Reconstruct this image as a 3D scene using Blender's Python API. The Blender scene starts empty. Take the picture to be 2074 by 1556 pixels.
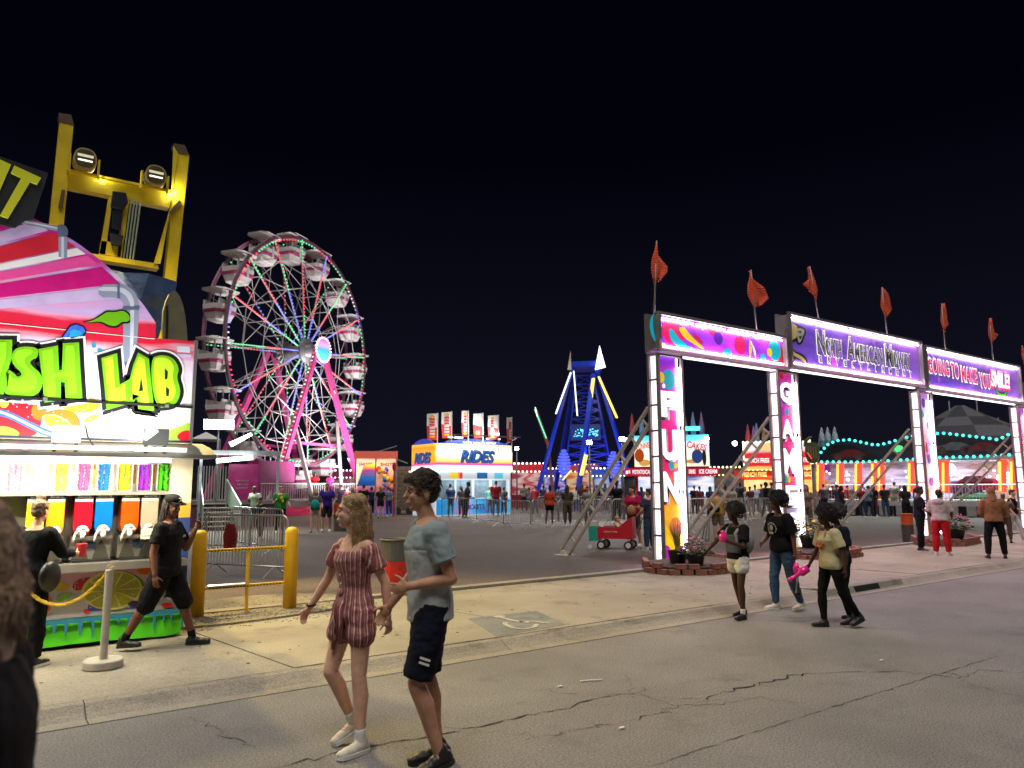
import bpy, bmesh, math, random
from mathutils import Vector, Matrix, Euler, noise as mnoise
random.seed(11)
PI = math.pi
R = math.radians
sc = bpy.context.scene
col = sc.collection

# ------------------------------------------------------------ camera, sky, light, exposure
cam = bpy.data.cameras.new('camera')
cam.sensor_width = 36.0
cam.lens = 36.0*1480/2074.0
cam.clip_start = 0.05
cam.clip_end = 900
cam.dof.use_dof = True
cam.dof.focus_distance = 9.0
cam.dof.aperture_fstop = 2.3
camo = bpy.data.objects.new('camera', cam)
col.objects.link(camo)
camo.location = (0, 0, 1.7)
camo.rotation_mode = 'QUATERNION'
camo.rotation_quaternion = (Matrix.Rotation(R(-35.665), 3, 'Z') @ Matrix.Rotation(R(90+7.9), 3, 'X') @ Matrix.Rotation(R(-0.25), 3, 'Z')).to_quaternion()
sc.camera = camo

world = bpy.data.worlds.new('World')
sc.world = world
world.use_nodes = True
wn, wl = world.node_tree.nodes, world.node_tree.links
bg = wn['Background']
tc = wn.new('ShaderNodeTexCoord')
sep = wn.new('ShaderNodeSeparateXYZ')
rampw = wn.new('ShaderNodeValToRGB')
wl.new(tc.outputs['Generated'], sep.inputs[0])
wl.new(sep.outputs['Z'], rampw.inputs[0])
rampw.color_ramp.elements[0].position = 0.0
rampw.color_ramp.elements[0].color = (0.0068, 0.0068, 0.0150, 1)
rampw.color_ramp.elements[1].position = 0.42
rampw.color_ramp.elements[1].color = (0.0005, 0.0007, 0.0028, 1)
wl.new(rampw.outputs[0], bg.inputs[0])
bg.inputs[1].default_value = 1.0

sun = bpy.data.lights.new('sun', 'SUN')
sun.energy = 2.3
sun.angle = R(34)
sun.color = (1.0, 0.955, 0.90)
suno = bpy.data.objects.new('sun', sun)
col.objects.link(suno)
suno.rotation_euler = Vector((0.22, 0.30, -0.95)).to_track_quat('-Z', 'Y').to_euler()

sc.view_settings.view_transform = 'Standard'
sc.view_settings.look = 'None'
sc.view_settings.exposure = 0.0
sc.view_settings.gamma = 1.0
sc.cycles.use_denoising = True
sc.cycles.max_bounces = 5
sc.cycles.diffuse_bounces = 2
sc.cycles.glossy_bounces = 2
sc.cycles.transmission_bounces = 3
sc.cycles.transparent_max_bounces = 4
sc.cycles.sample_clamp_indirect = 6.0
sc.cycles.caustics_reflective = False
sc.cycles.caustics_refractive = False

# ------------------------------------------------------------ materials
def C(hexs):
    hexs = hexs.lstrip('#')
    v = [int(hexs[i:i+2], 16)/255 for i in (0, 2, 4)]
    return tuple((c/12.92 if c <= .04045 else ((c+.055)/1.055)**2.4) for c in v)
_M = {}
def mat(name, colr=(.5, .5, .5), rough=.55, metal=0., var=.12, scale=6., bump=0., bscale=40., spec=.5, coat=0.):
    if name in _M: return _M[name]
    if isinstance(colr, str): colr = C(colr)
    m = bpy.data.materials.new(name); m.use_nodes = True; _M[name] = m
    n, l = m.node_tree.nodes, m.node_tree.links
    b = n['Principled BSDF']
    b.inputs['Roughness'].default_value = rough
    b.inputs['Metallic'].default_value = metal
    b.inputs['Specular IOR Level'].default_value = spec
    b.inputs['Coat Weight'].default_value = coat
    t = n.new('ShaderNodeTexCoord')
    if var > 0:
        nz = n.new('ShaderNodeTexNoise'); nz.inputs['Scale'].default_value = scale; nz.inputs['Detail'].default_value = 5
        l.new(t.outputs['Object'], nz.inputs['Vector'])
        rp = n.new('ShaderNodeValToRGB')
        rp.color_ramp.elements[0].position = .3; rp.color_ramp.elements[1].position = .7
        rp.color_ramp.elements[0].color = tuple(max(0, c*(1-var)) for c in colr)+(1,)
        rp.color_ramp.elements[1].color = tuple(min(1, c*(1+var)) for c in colr)+(1,)
        l.new(nz.outputs['Fac'], rp.inputs[0]); l.new(rp.outputs[0], b.inputs['Base Color'])
    else:
        b.inputs['Base Color'].default_value = tuple(colr)+(1,)
    if bump > 0:
        nb = n.new('ShaderNodeTexNoise'); nb.inputs['Scale'].default_value = bscale; nb.inputs['Detail'].default_value = 4
        l.new(t.outputs['Object'], nb.inputs['Vector'])
        bp = n.new('ShaderNodeBump'); bp.inputs['Strength'].default_value = bump; bp.inputs['Distance'].default_value = .02
        l.new(nb.outputs['Fac'], bp.inputs['Height']); l.new(bp.outputs[0], b.inputs['Normal'])
    return m
def emit(name, colr, strength, sampled=False, var=0., scale=3.):
    if name in _M: return _M[name]
    if isinstance(colr, str): colr = C(colr)
    m = bpy.data.materials.new(name); m.use_nodes = True; _M[name] = m
    n, l = m.node_tree.nodes, m.node_tree.links
    b = n['Principled BSDF']
    b.inputs['Base Color'].default_value = tuple(c*.5 for c in colr)+(1,)
    b.inputs['Roughness'].default_value = .4
    b.inputs['Emission Color'].default_value = tuple(colr)+(1,)
    b.inputs['Emission Strength'].default_value = strength
    if var > 0:
        t = n.new('ShaderNodeTexCoord')
        nz = n.new('ShaderNodeTexNoise'); nz.inputs['Scale'].default_value = scale; nz.inputs['Detail'].default_value = 3
        l.new(t.outputs['Object'], nz.inputs['Vector'])
        mr = n.new('ShaderNodeMapRange'); mr.inputs[1].default_value = .3; mr.inputs[2].default_value = .7
        mr.inputs[3].default_value = strength*(1-var); mr.inputs[4].default_value = strength*(1+var)
        l.new(nz.outputs['Fac'], mr.inputs[0]); l.new(mr.outputs[0], b.inputs['Emission Strength'])
    if not sampled:
        m.cycles.emission_sampling = 'NONE'
    return m

# ------------------------------------------------------------ mesh helpers
class MB:
    def __init__(s): s.v = []; s.f = []; s.m = []; s.cur = 0
    def add(s, vs, fs):
        o = len(s.v); s.v += [tuple(v) for v in vs]
        s.f += [tuple(i+o for i in f) for f in fs]; s.m += [s.cur]*len(fs); return s
    def box(s, x0, x1, y0, y1, z0, z1):
        vs = [(x0,y0,z0),(x1,y0,z0),(x1,y1,z0),(x0,y1,z0),(x0,y0,z1),(x1,y0,z1),(x1,y1,z1),(x0,y1,z1)]
        return s.add(vs, [(0,3,2,1),(4,5,6,7),(0,1,5,4),(1,2,6,5),(2,3,7,6),(3,0,4,7)])
    def bar(s, p0, p1, w, d, up=(0,0,1)):
        p0, p1 = Vector(p0), Vector(p1); t = (p1-p0).normalized(); u = Vector(up)
        if abs(t.dot(u)) > .98: u = Vector((1,0,0)) if abs(t.x) < .9 else Vector((0,1,0))
        a = t.cross(u).normalized(); b = a.cross(t).normalized()
        vs = []
        for p in (p0, p1):
            for i, j in ((-1,-1),(1,-1),(1,1),(-1,1)): vs.append(p+a*(i*w/2)+b*(j*d/2))
        return s.add(vs, [(0,1,2,3),(7,6,5,4),(0,4,5,1),(1,5,6,2),(2,6,7,3),(3,7,4,0)])
    def tube(s, p0, p1, r0, r1=None, n=8, caps=True):
        return s.path([p0, p1], [r0, r0 if r1 is None else r1], n, caps)
    def path(s, pts, rs, n=8, caps=True):
        pts = [Vector(p) for p in pts]
        if not isinstance(rs, (list, tuple)): rs = [rs]*len(pts)
        vs, fs = [], []
        ref = None
        for i, p in enumerate(pts):
            t = (pts[min(i+1, len(pts)-1)]-pts[max(i-1, 0)])
            t = t.normalized() if t.length > 1e-9 else Vector((0,0,1))
            if ref is None: ref = Vector((0,0,1)) if abs(t.z) < .9 else Vector((1,0,0))
            a = t.cross(ref).normalized(); b = a.cross(t).normalized(); ref = b
            for k in range(n):
                an = 2*PI*k/n; vs.append(p+(a*math.cos(an)+b*math.sin(an))*rs[i])
        for i in range(len(pts)-1):
            for k in range(n):
                fs.append((i*n+k, i*n+(k+1)%n, (i+1)*n+(k+1)%n, (i+1)*n+k))
        if caps:
            fs.append(tuple(range(n-1, -1, -1))); fs.append(tuple((len(pts)-1)*n+k for k in range(n)))
        return s.add(vs, fs)
    def ell(s, c, r, n=12, m=8, rot=None):
        c = Vector(c); vs, fs = [], []
        if not isinstance(r, (tuple, list)): r = (r, r, r)
        M = rot or Matrix.Identity(3)
        vs.append(c+M@Vector((0,0,-r[2])))
        for i in range(1, m):
            ph = -PI/2+PI*i/m
            for k in range(n):
                th = 2*PI*k/n
                vs.append(c+M@Vector((r[0]*math.cos(ph)*math.cos(th), r[1]*math.cos(ph)*math.sin(th), r[2]*math.sin(ph))))
        vs.append(c+M@Vector((0,0,r[2]))); T = len(vs)-1
        for k in range(n):
            fs.append((0, 1+(k+1)%n, 1+k)); fs.append((T, T-n+k, T-n+(k+1)%n))
        for i in range(m-2):
            for k in range(n):
                a = 1+i*n; fs.append((a+k, a+(k+1)%n, a+n+(k+1)%n, a+n+k))
        return s.add(vs, fs)
    def loft(s, rings):      # rings of equal vertex count, closed with caps
        n = len(rings[0]); vs = [p for r in rings for p in r]; fs = []
        for i in range(len(rings)-1):
            for k in range(n): fs.append((i*n+k, i*n+(k+1)%n, (i+1)*n+(k+1)%n, (i+1)*n+k))
        fs.append(tuple(range(n-1, -1, -1))); fs.append(tuple((len(rings)-1)*n+k for k in range(n)))
        return s.add(vs, fs)
    def lathe(s, prof, n=16, c=(0,0,0)):
        rings = [[(c[0]+r*math.cos(2*PI*k/n), c[1]+r*math.sin(2*PI*k/n), c[2]+z) for k in range(n)] for r, z in prof]
        return s.loft(rings)
    def prism(s, pts, fn, d0, d1):   # 2D outline pts, fn(u,v,d) -> 3D
        n = len(pts)
        vs = [fn(u, v, d0) for u, v in pts]+[fn(u, v, d1) for u, v in pts]
        fs = [tuple(range(n)), tuple(range(2*n-1, n-1, -1))]+[(i, i+n, (i+1)%n+n, (i+1)%n) for i in range(n)]
        return s.add(vs, fs)
    def mesh(s, name, mats, smooth=False):
        me = bpy.data.meshes.new(name); me.from_pydata(s.v, [], s.f)
        for m in (mats if isinstance(mats, (list, tuple)) else [mats]): me.materials.append(m)
        if s.cur or any(s.m): me.polygons.foreach_set('material_index', s.m)
        bm = bmesh.new(); bm.from_mesh(me); bmesh.ops.recalc_face_normals(bm, faces=bm.faces); bm.to_mesh(me); bm.free()
        if smooth: me.polygons.foreach_set('use_smooth', [True]*len(me.polygons))
        me.update(); return me
    def build(s, name, mats, parent=None, smooth=False, loc=None):
        o = bpy.data.objects.new(name, s.mesh(name, mats, smooth)); col.objects.link(o)
        if parent: o.parent = parent
        if loc: o.location = loc
        return o
def inst(name, me, parent=None, loc=(0,0,0), rot=(0,0,0), scale=(1,1,1)):
    o = bpy.data.objects.new(name, me); col.objects.link(o)
    o.location = loc; o.rotation_euler = rot; o.scale = scale
    if parent: o.parent = parent
    return o
def tag(o, label=None, cat=None, group=None, kind=None):
    if label: o['label'] = label
    if cat: o['category'] = cat
    if group: o['group'] = group
    if kind: o['kind'] = kind
    return o
def thing(name, label, cat, loc=(0,0,0), rz=0., group=None):
    o = bpy.data.objects.new(name, None); col.objects.link(o)
    o.empty_display_size = .2
    o.location = loc; o.rotation_euler = (0, 0, rz)
    return tag(o, label, cat, group)
def copy_tree(o, parent=None):
    c = o.copy(); col.objects.link(c)
    if parent: c.parent = parent
    for ch in o.children: copy_tree(ch, c)
    return c
def struct(o): o['kind'] = 'structure'; return o
def offset_poly(pts, d):
    n = len(pts); A = sum(pts[i][0]*pts[(i+1)%n][1]-pts[(i+1)%n][0]*pts[i][1] for i in range(n))
    sg = 1 if A > 0 else -1; out = []
    for i in range(n):
        p0, p, p1 = Vector(pts[i-1]), Vector(pts[i]), Vector(pts[(i+1)%n])
        e0 = (p-p0).normalized(); e1 = (p1-p).normalized()
        nn = Vector((e0.y, -e0.x))*sg+Vector((e1.y, -e1.x))*sg
        if nn.length < 1e-6: nn = Vector((e0.y, -e0.x))*sg
        nn = nn.normalized(); k = 1/max(.45, nn.dot(Vector((e0.y, -e0.x))*sg))
        q = p+nn*d*k; out.append((q.x, q.y))
    return out
def smooth_poly(pts, it=1):
    for _ in range(it):
        q = []
        for i in range(len(pts)):
            a, b = pts[i], pts[(i+1)%len(pts)]
            q += [(a[0]*.75+b[0]*.25, a[1]*.75+b[1]*.25), (a[0]*.25+b[0]*.75, a[1]*.25+b[1]*.75)]
        pts = q
    return pts
def ellipse2(cx, cy, rx, ry, rot=0, n=20, a0=0, a1=2*PI):
    full = abs(a1-a0-2*PI) < 1e-6
    return [(cx+rx*math.cos(t)*math.cos(rot)-ry*math.sin(t)*math.sin(rot), cy+rx*math.cos(t)*math.sin(rot)+ry*math.sin(t)*math.cos(rot))
            for t in (a0+(a1-a0)*k/(n if full else n-1) for k in range(n))]
def crescent(cx, cy, r, w, a0, a1, n=14):
    o = [(cx+r*math.cos(a), cy+r*math.sin(a)) for a in (a0+(a1-a0)*k/(n-1) for k in range(n))]
    i = [(cx+(r-w*math.sin(PI*k/(n-1))-.002)*math.cos(a), cy+(r-w*math.sin(PI*k/(n-1))-.002)*math.sin(a)) for k, a in ((k, a0+(a1-a0)*k/(n-1)) for k in range(n-1, -1, -1))]
    return o+i
def flat(name, pts, fn, d, m, parent, th=.004):
    return MB().prism(pts, fn, d, d+th).build(name, m, parent)

_TXT = {}
def text(name, body, M, w, h, m, parent=None, bold=0., shear=0., extr=.01, space=1.0, align_top=False):
    """lettering filling a w x h rectangle centred at the origin of M (x right, y up, z toward the reader)"""
    key = (body, bold, shear, space)
    if key not in _TXT:
        c = bpy.data.curves.new(name, 'FONT'); c.body = body; c.offset = bold; c.shear = shear
        c.space_character = space; c.resolution_u = 3; c.align_x = 'LEFT'
        o = bpy.data.objects.new(name, c); col.objects.link(o)
        dg = bpy.context.evaluated_depsgraph_get()
        me = bpy.data.meshes.new_from_object(o.evaluated_get(dg)); bpy.data.objects.remove(o); bpy.data.curves.remove(c)
        xs = [v.co.x for v in me.vertices]; ys = [v.co.y for v in me.vertices]
        _TXT[key] = (me, min(xs), max(xs), min(ys), max(ys))
    me0, x0, x1, y0, y1 = _TXT[key]
    bm = bmesh.new(); bm.from_mesh(me0)
    S = Matrix.Diagonal((w/(x1-x0), h/(y1-y0), 1, 1)) @ Matrix.Translation((-(x0+x1)/2, -(y0+y1)/2, 0))
    bm.transform(S)
    if extr > 0:
        r = bmesh.ops.extrude_face_region(bm, geom=list(bm.faces))
        bmesh.ops.translate(bm, verts=[g for g in r['geom'] if isinstance(g, bmesh.types.BMVert)], vec=(0, 0, extr))
        bmesh.ops.recalc_face_normals(bm, faces=bm.faces)
    bm.transform(M)
    me = bpy.data.meshes.new(name); bm.to_mesh(me); bm.free()
    me.materials.clear(); me.materials.append(m)
    o = bpy.data.objects.new(name, me); col.objects.link(o)
    if parent: o.parent = parent
    return o
def frame_street(x, y, z, rot=0.):   # text facing the street (-Y): right=+X, up=+Z, out=-Y
    return Matrix(((1,0,0,x),(0,0,-1,y),(0,1,0,z),(0,0,0,1))) @ Matrix.Rotation(rot, 4, 'Z')
def lamp(name, kind, loc, target, power, colr=(1,1,1), size=.5, size_y=None, parent=None, spot=None, spread=None):
    L = bpy.data.lights.new(name, kind); L.energy = power; L.color = colr
    if kind == 'AREA':
        L.shape = 'RECTANGLE'; L.size = size; L.size_y = size_y or size
        if spread: L.spread = spread
    elif kind == 'POINT': L.shadow_soft_size = size
    elif kind == 'SPOT': L.shadow_soft_size = size; L.spot_size = spot or R(90); L.spot_blend = .6
    o = bpy.data.objects.new(name, L); col.objects.link(o); o.location = loc
    if target is not None:
        o.rotation_euler = (Vector(target)-Vector(loc)).to_track_quat('-Z', 'Y').to_euler()
    if parent: o.parent = parent
    return o

# ============================================================ ground, road, sidewalk
def ground_mat(name, c0, c1, speck, sscale, bump, big=.25, rough=.85, stain=(0,0,0), stain_amt=.0):
    m = bpy.data.materials.new(name); m.use_nodes = True
    n, l = m.node_tree.nodes, m.node_tree.links
    b = n['Principled BSDF']; b.inputs['Roughness'].default_value = rough
    t = n.new('ShaderNodeTexCoord')
    n1 = n.new('ShaderNodeTexNoise'); n1.inputs['Scale'].default_value = big; n1.inputs['Detail'].default_value = 6; n1.inputs['Roughness'].default_value = .65
    n2 = n.new('ShaderNodeTexNoise'); n2.inputs['Scale'].default_value = sscale; n2.inputs['Detail'].default_value = 3
    n3 = n.new('ShaderNodeTexNoise'); n3.inputs['Scale'].default_value = 1.7; n3.inputs['Detail'].default_value = 8; n3.inputs['Roughness'].default_value = .7
    for k in (n1, n2, n3): l.new(t.outputs['Object'], k.inputs['Vector'])
    r1 = n.new('ShaderNodeValToRGB'); r1.color_ramp.elements[0].position = .32; r1.color_ramp.elements[1].position = .68
    r1.color_ramp.elements[0].color = c0+(1,); r1.color_ramp.elements[1].color = c1+(1,)
    l.new(n1.outputs['Fac'], r1.inputs[0])
    mr = n.new('ShaderNodeMapRange'); mr.inputs[1].default_value = .25; mr.inputs[2].default_value = .75
    mr.inputs[3].default_value = 1-speck; mr.inputs[4].default_value = 1+speck
    l.new(n2.outputs['Fac'], mr.inputs[0])
    mx = n.new('ShaderNodeMix'); mx.data_type = 'RGBA'; mx.blend_type = 'MULTIPLY'; mx.inputs['Factor'].default_value = 1
    l.new(r1.outputs[0], mx.inputs['A']); l.new(mr.outputs[0], mx.inputs['B'])
    ms = n.new('ShaderNodeMix'); ms.data_type = 'RGBA'
    rs = n.new('ShaderNodeMapRange'); rs.inputs[1].default_value = .55; rs.inputs[2].default_value = .75; rs.inputs[4].default_value = stain_amt
    l.new(n3.outputs['Fac'], rs.inputs[0]); l.new(rs.outputs[0], ms.inputs['Factor'])
    l.new(mx.outputs['Result'], ms.inputs['A']); ms.inputs['B'].default_value = stain+(1,)
    l.new(ms.outputs['Result'], b.inputs['Base Color'])
    bp = n.new('ShaderNodeBump'); bp.inputs['Strength'].default_value = bump; bp.inputs['Distance'].default_value = .012
    l.new(n2.outputs['Fac'], bp.inputs['Height']); l.new(bp.outputs[0], b.inputs['Normal'])
    return m
M_road = ground_mat('road_asphalt', (.155,.147,.137), (.222,.211,.197), .66, 74, .8, big=.55, stain=(.10,.094,.086), stain_amt=.7)
M_fair = ground_mat('fairground_asphalt', (.090,.066,.054), (.135,.098,.080), .55, 34, .8, stain=(.06,.042,.032), stain_amt=.55, rough=.8)
M_conc = ground_mat('sidewalk_concrete', (.21,.185,.142), (.32,.285,.222), .3, 60, .5, big=.6, stain=(.12,.10,.07), stain_amt=.85)
M_curb = ground_mat('curb_concrete', (.20,.18,.145), (.30,.272,.225), .35, 60, .6, big=.8, stain=(.09,.08,.062), stain_amt=.95)
M_gravel = ground_mat('gravel_dirt', (.17,.145,.10), (.26,.225,.16), .6, 40, 1.0, stain=(.10,.085,.06), stain_amt=.6)
M_crack = mat('crack_tar', (.012,.011,.010), .9, var=.3, scale=20)

SW = .08      # sidewalk height
CY0, CY1, SY1 = 6.30, 6.72, 10.02
base = struct(MB().box(-300, 500, -200, 700, -1.0, -.03).build('ground', M_fair))
road = struct(MB().box(-120, 260, -60, CY0, -.4, 0).build('road', M_road))
fair = struct(MB().box(-200, 320, SY1+.22, 420, -.4, .02).build('fairground_pavement', M_fair))

def crack(pts, w, z=.004, parent=road, jag=.026):
    P = []
    for i in range(len(pts)-1):
        a, b = Vector(pts[i]), Vector(pts[i+1]); n = max(2, int((b-a).length/.06))
        for k in range(n):
            p = a.lerp(b, k/n); P.append(p+Vector((random.gauss(0, jag), random.gauss(0, jag))))
    P.append(Vector(pts[-1])); vs, fs = [], []
    for i, p in enumerate(P):
        t = (P[min(i+1, len(P)-1)]-P[max(i-1, 0)]).normalized(); nn = Vector((-t.y, t.x))
        ww = w*.62*random.choice((.25,.5,.8,1.,1.5))*random.uniform(.6, 1.3)*(.4 if i in (0, len(P)-1) else 1)
        vs += [(p.x+nn.x*ww/2, p.y+nn.y*ww/2, z), (p.x-nn.x*ww/2, p.y-nn.y*ww/2, z)]
    for i in range(len(P)-1): fs.append((2*i, 2*i+1, 2*i+3, 2*i+2))
    return MB().add(vs, fs).build('crack', M_crack, parent)
crack([(1.584,4.686),(2.104,4.7),(2.719,4.608),(3.068,4.61),(3.408,4.597),(3.778,4.554),(4.071,4.594),(4.293,4.604),(4.515,4.54)], .024)
crack([(4.515,4.54),(4.671,4.623)], .014)
crack([(4.497,4.522),(4.516,4.264),(4.555,4.096),(4.834,3.917),(5.014,3.896),(5.167,3.877),(5.371,3.538)], .010)
crack([(4.718,4.096),(5.1,4.127),(5.482,4.108),(5.852,4.117),(6.258,4.02)], .024)
crack([(6.258,4.02),(6.617,3.827),(6.942,3.586),(7.071,3.354),(7.139,3.219),(7.563,3.187),(7.807,2.93)], .016)
crack([(3.111,4.167),(3.54,4.148),(4.022,4.023),(4.193,4.076),(4.368,4.014),(4.551,4.126)], .014)
crack([(3.439,3.356),(4.132,3.361),(5.478,3.368),(6.962,3.351),(8.32,3.34)], .011, jag=.006)
crack([(3.881,5.114),(4.037,4.864),(4.214,4.652),(4.405,4.591)], .012)
crack([(1.384,6.089),(1.441,5.793),(1.493,5.647),(1.488,5.422),(1.534,5.268),(1.575,5.056)], .014)
for a in range(5):
    x, y = random.uniform(-3, 8), random.uniform(1.5, 5.5)
    crack([(x, y), (x+random.uniform(-.6, .6), y+.5), (x+random.uniform(-.8, .8), y+1.0)], .006)

# gutter and rolled curb, in cast lengths
prof = [(CY0, -.3), (CY0, .006), (CY0+.16, .002), (CY0+.24, .03), (CY0+.33, SW-.006), (CY1, SW), (CY1, -.3)]
curb = struct(thing('curb', None, None))
xs = [-60, -30, -15, -9, -4.2, .75, 4.6, 8.05, 11.2, 14.9, 18.6, 22.4, 26.2, 30, 36, 45, 60, 90, 140, 200]
for a, b in zip(xs[:-1], xs[1:]):
    MB().prism(prof, lambda u, v, d: (d, u, v), a+.004, b-.004).build('curb_stone', M_curb, curb)
side = struct(thing('sidewalk', None, None))
xs = [-60, -30, -15, -9, -4.6, -1.2, 2.15, 5.1, 7.95, 10.7, 13.6, 16.5, 19.4, 22.4, 25.4, 28.5, 34, 42, 60, 90, 140, 200]
for a, b in zip(xs[:-1], xs[1:]):
    z = SW+random.uniform(-.004, .004)
    skew = .25
    MB().prism([(a+.006+skew, CY1+.018), (b-.006+skew, CY1+.018), (b-.006-skew, SY1-.006), (a+.006-skew, SY1-.006)], lambda u, v, d: (u, v, d), -.3, z).build('paving_slab', M_conc, side)
crack([(3.981,6.76),(4.44,6.719),(4.897,6.633),(5.405,6.662),(5.894,6.626),(6.943,6.606),(7.965,6.573)], .022, SW+.006, side, .012)
crack([(1.2,6.691),(1.688,6.681),(2.235,6.682),(2.873,6.684)], .014, SW+.006, side, .006)
# low back kerb
bk = struct(thing('back_kerb', None, None))
for a, b in zip(range(-60, 200, 4), range(-56, 204, 4)):
    MB().box(a+.005, b-.005, SY1, SY1+.2, -.3, .125+random.uniform(-.004, .004)).build('kerb_stone', M_curb, bk)
# gravelly dirt verge between stand, bollards and sidewalk
gv = MB()
gp = smooth_poly([(1.55,9.35),(2.4,9.15),(3.6,9.35),(4.4,9.6),(4.5,10.6),(3.7,11.3),(2.2,11.2),(1.5,10.6)], 2)
gv.prism(gp, lambda u, v, d: (u, v, d), 0, SW+.03)
struct(gv.build('gravel_verge', M_gravel))
pb = MB()
for k in range(700):
    x, y = random.uniform(1.7, 4.5), random.gauss(9.5, .45)
    if 9.0 < y < 11: pb.ell((x, y, (.086 if y < 9.3 else SW+.034)), (random.uniform(.006, .02), random.uniform(.006, .016), .008), 5, 3)
o = pb.build('gravel', mat('pebble', (.3,.26,.19), .9, var=.4, scale=30)); tag(o, 'loose gravel scattered along the dirt by the yellow bollards', 'gravel', kind='stuff')

# faded blue accessible parking square with wheelchair symbol
hc = MB().prism([(4.956,7.851),(5.967,7.798),(5.666,6.836),(4.636,6.764)], lambda u, v, d: (u, v, d), SW+.0045, SW+.0062).build('painted_square', ground_mat('worn_blue_paint', (.115,.135,.15), (.21,.205,.18), .35, 60, .3, big=1.8, stain=(.26,.235,.185), stain_amt=1.0))
struct(hc)
M_wp = ground_mat('worn_white_paint', (.30,.29,.26), (.46,.44,.4), .35, 50, .2, big=4, stain=(.2,.19,.17), stain_amt=1.0)
sy = MB()
def gstroke(pts, w):
    P = [Vector(p) for p in pts]; vs, fs = [], []
    for i, p in enumerate(P):
        t = (P[min(i+1, len(P)-1)]-P[max(i-1, 0)]).normalized(); nn = Vector((-t.y, t.x))*w/2
        vs += [(p.x+nn.x, p.y+nn.y, SW+.011), (p.x-nn.x, p.y-nn.y, SW+.011)]
    sy.add(vs, [(2*i, 2*i+1, 2*i+3, 2*i+2) for i in range(len(P)-1)])
gstroke([(5.174,7.361),(5.093,7.267),(5.037,7.011),(5.102,6.891),(5.261,6.915),(5.398,7.037)], .06)
gstroke([(5.313,7.665),(5.304,7.423),(5.342,7.274),(5.38,7.167)], .06)
gstroke([(5.324,7.288),(5.484,7.207),(5.511,7.068),(5.595,7.044)], .06)
gstroke([(5.342,7.772),(5.323,7.658)], .14)
sy.build('wheelchair_symbol', M_wp, hc)
gs = MB()
for k in range(150):
    x = random.uniform(-1, 20); y = random.uniform(CY1+.1, SY1-.1); r0 = random.uniform(.008, .022)
    gs.prism(ellipse2(x, y, r0, r0*random.uniform(.6, 1), random.random(), 8), lambda u, v, d: (u, v, d), SW+.0045, SW+.0068)
gs.build('gum_spots', mat('gum_dark', (.07,.062,.05), .8, var=.4, scale=8), side)['kind'] = 'stuff'
# storm drain inlet in the curb
dr = thing('storm_drain', 'dark storm drain inlet in the raised curb near the girls', 'drain', (11.677,6.541,0))
x0 = dr.location.x; y0 = dr.location.y
MB().prism([(-.1,-.02),(-.05,.1),(.02,.118),(.3,.09),(.5,.082),(.5,-.02)], lambda u, v, d: (d, u, v), -1.15, 1.15).build('hood', M_curb, dr)
MB().prism([(-.104,.012),(-.066,.092),(-.04,.092),(-.04,.012)], lambda u, v, d: (d, u, v), -.36, .36).build('opening', mat('drain_black', (.004,.004,.004), .9, var=0), dr)
dr.location.y = CY0+.28
# litter on the asphalt
for i, (px, lab) in enumerate((((4.446,5.024,0), 'white paper straw lying on the asphalt road'), ((4.108,5.04,0), 'small white litter scrap on the asphalt near the straw'), ((3.773,3.951,0), 'tiny pale cigarette end on the road in front'), ((7.188,3.902,0), 'small white scrap on the asphalt right of the crack'))):
    o = MB().bar((-.1 if i == 0 else -.02, 0, .008), (.1 if i == 0 else .02, .02, .008), .012 if i == 0 else .02, .008).build('paper_straw' if i == 0 else 'litter_scrap', mat('litter', (.7,.7,.68), .6), None, loc=(px[0], px[1], .002))
    o.rotation_euler.z = -.5; tag(o, lab, 'litter')

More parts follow.
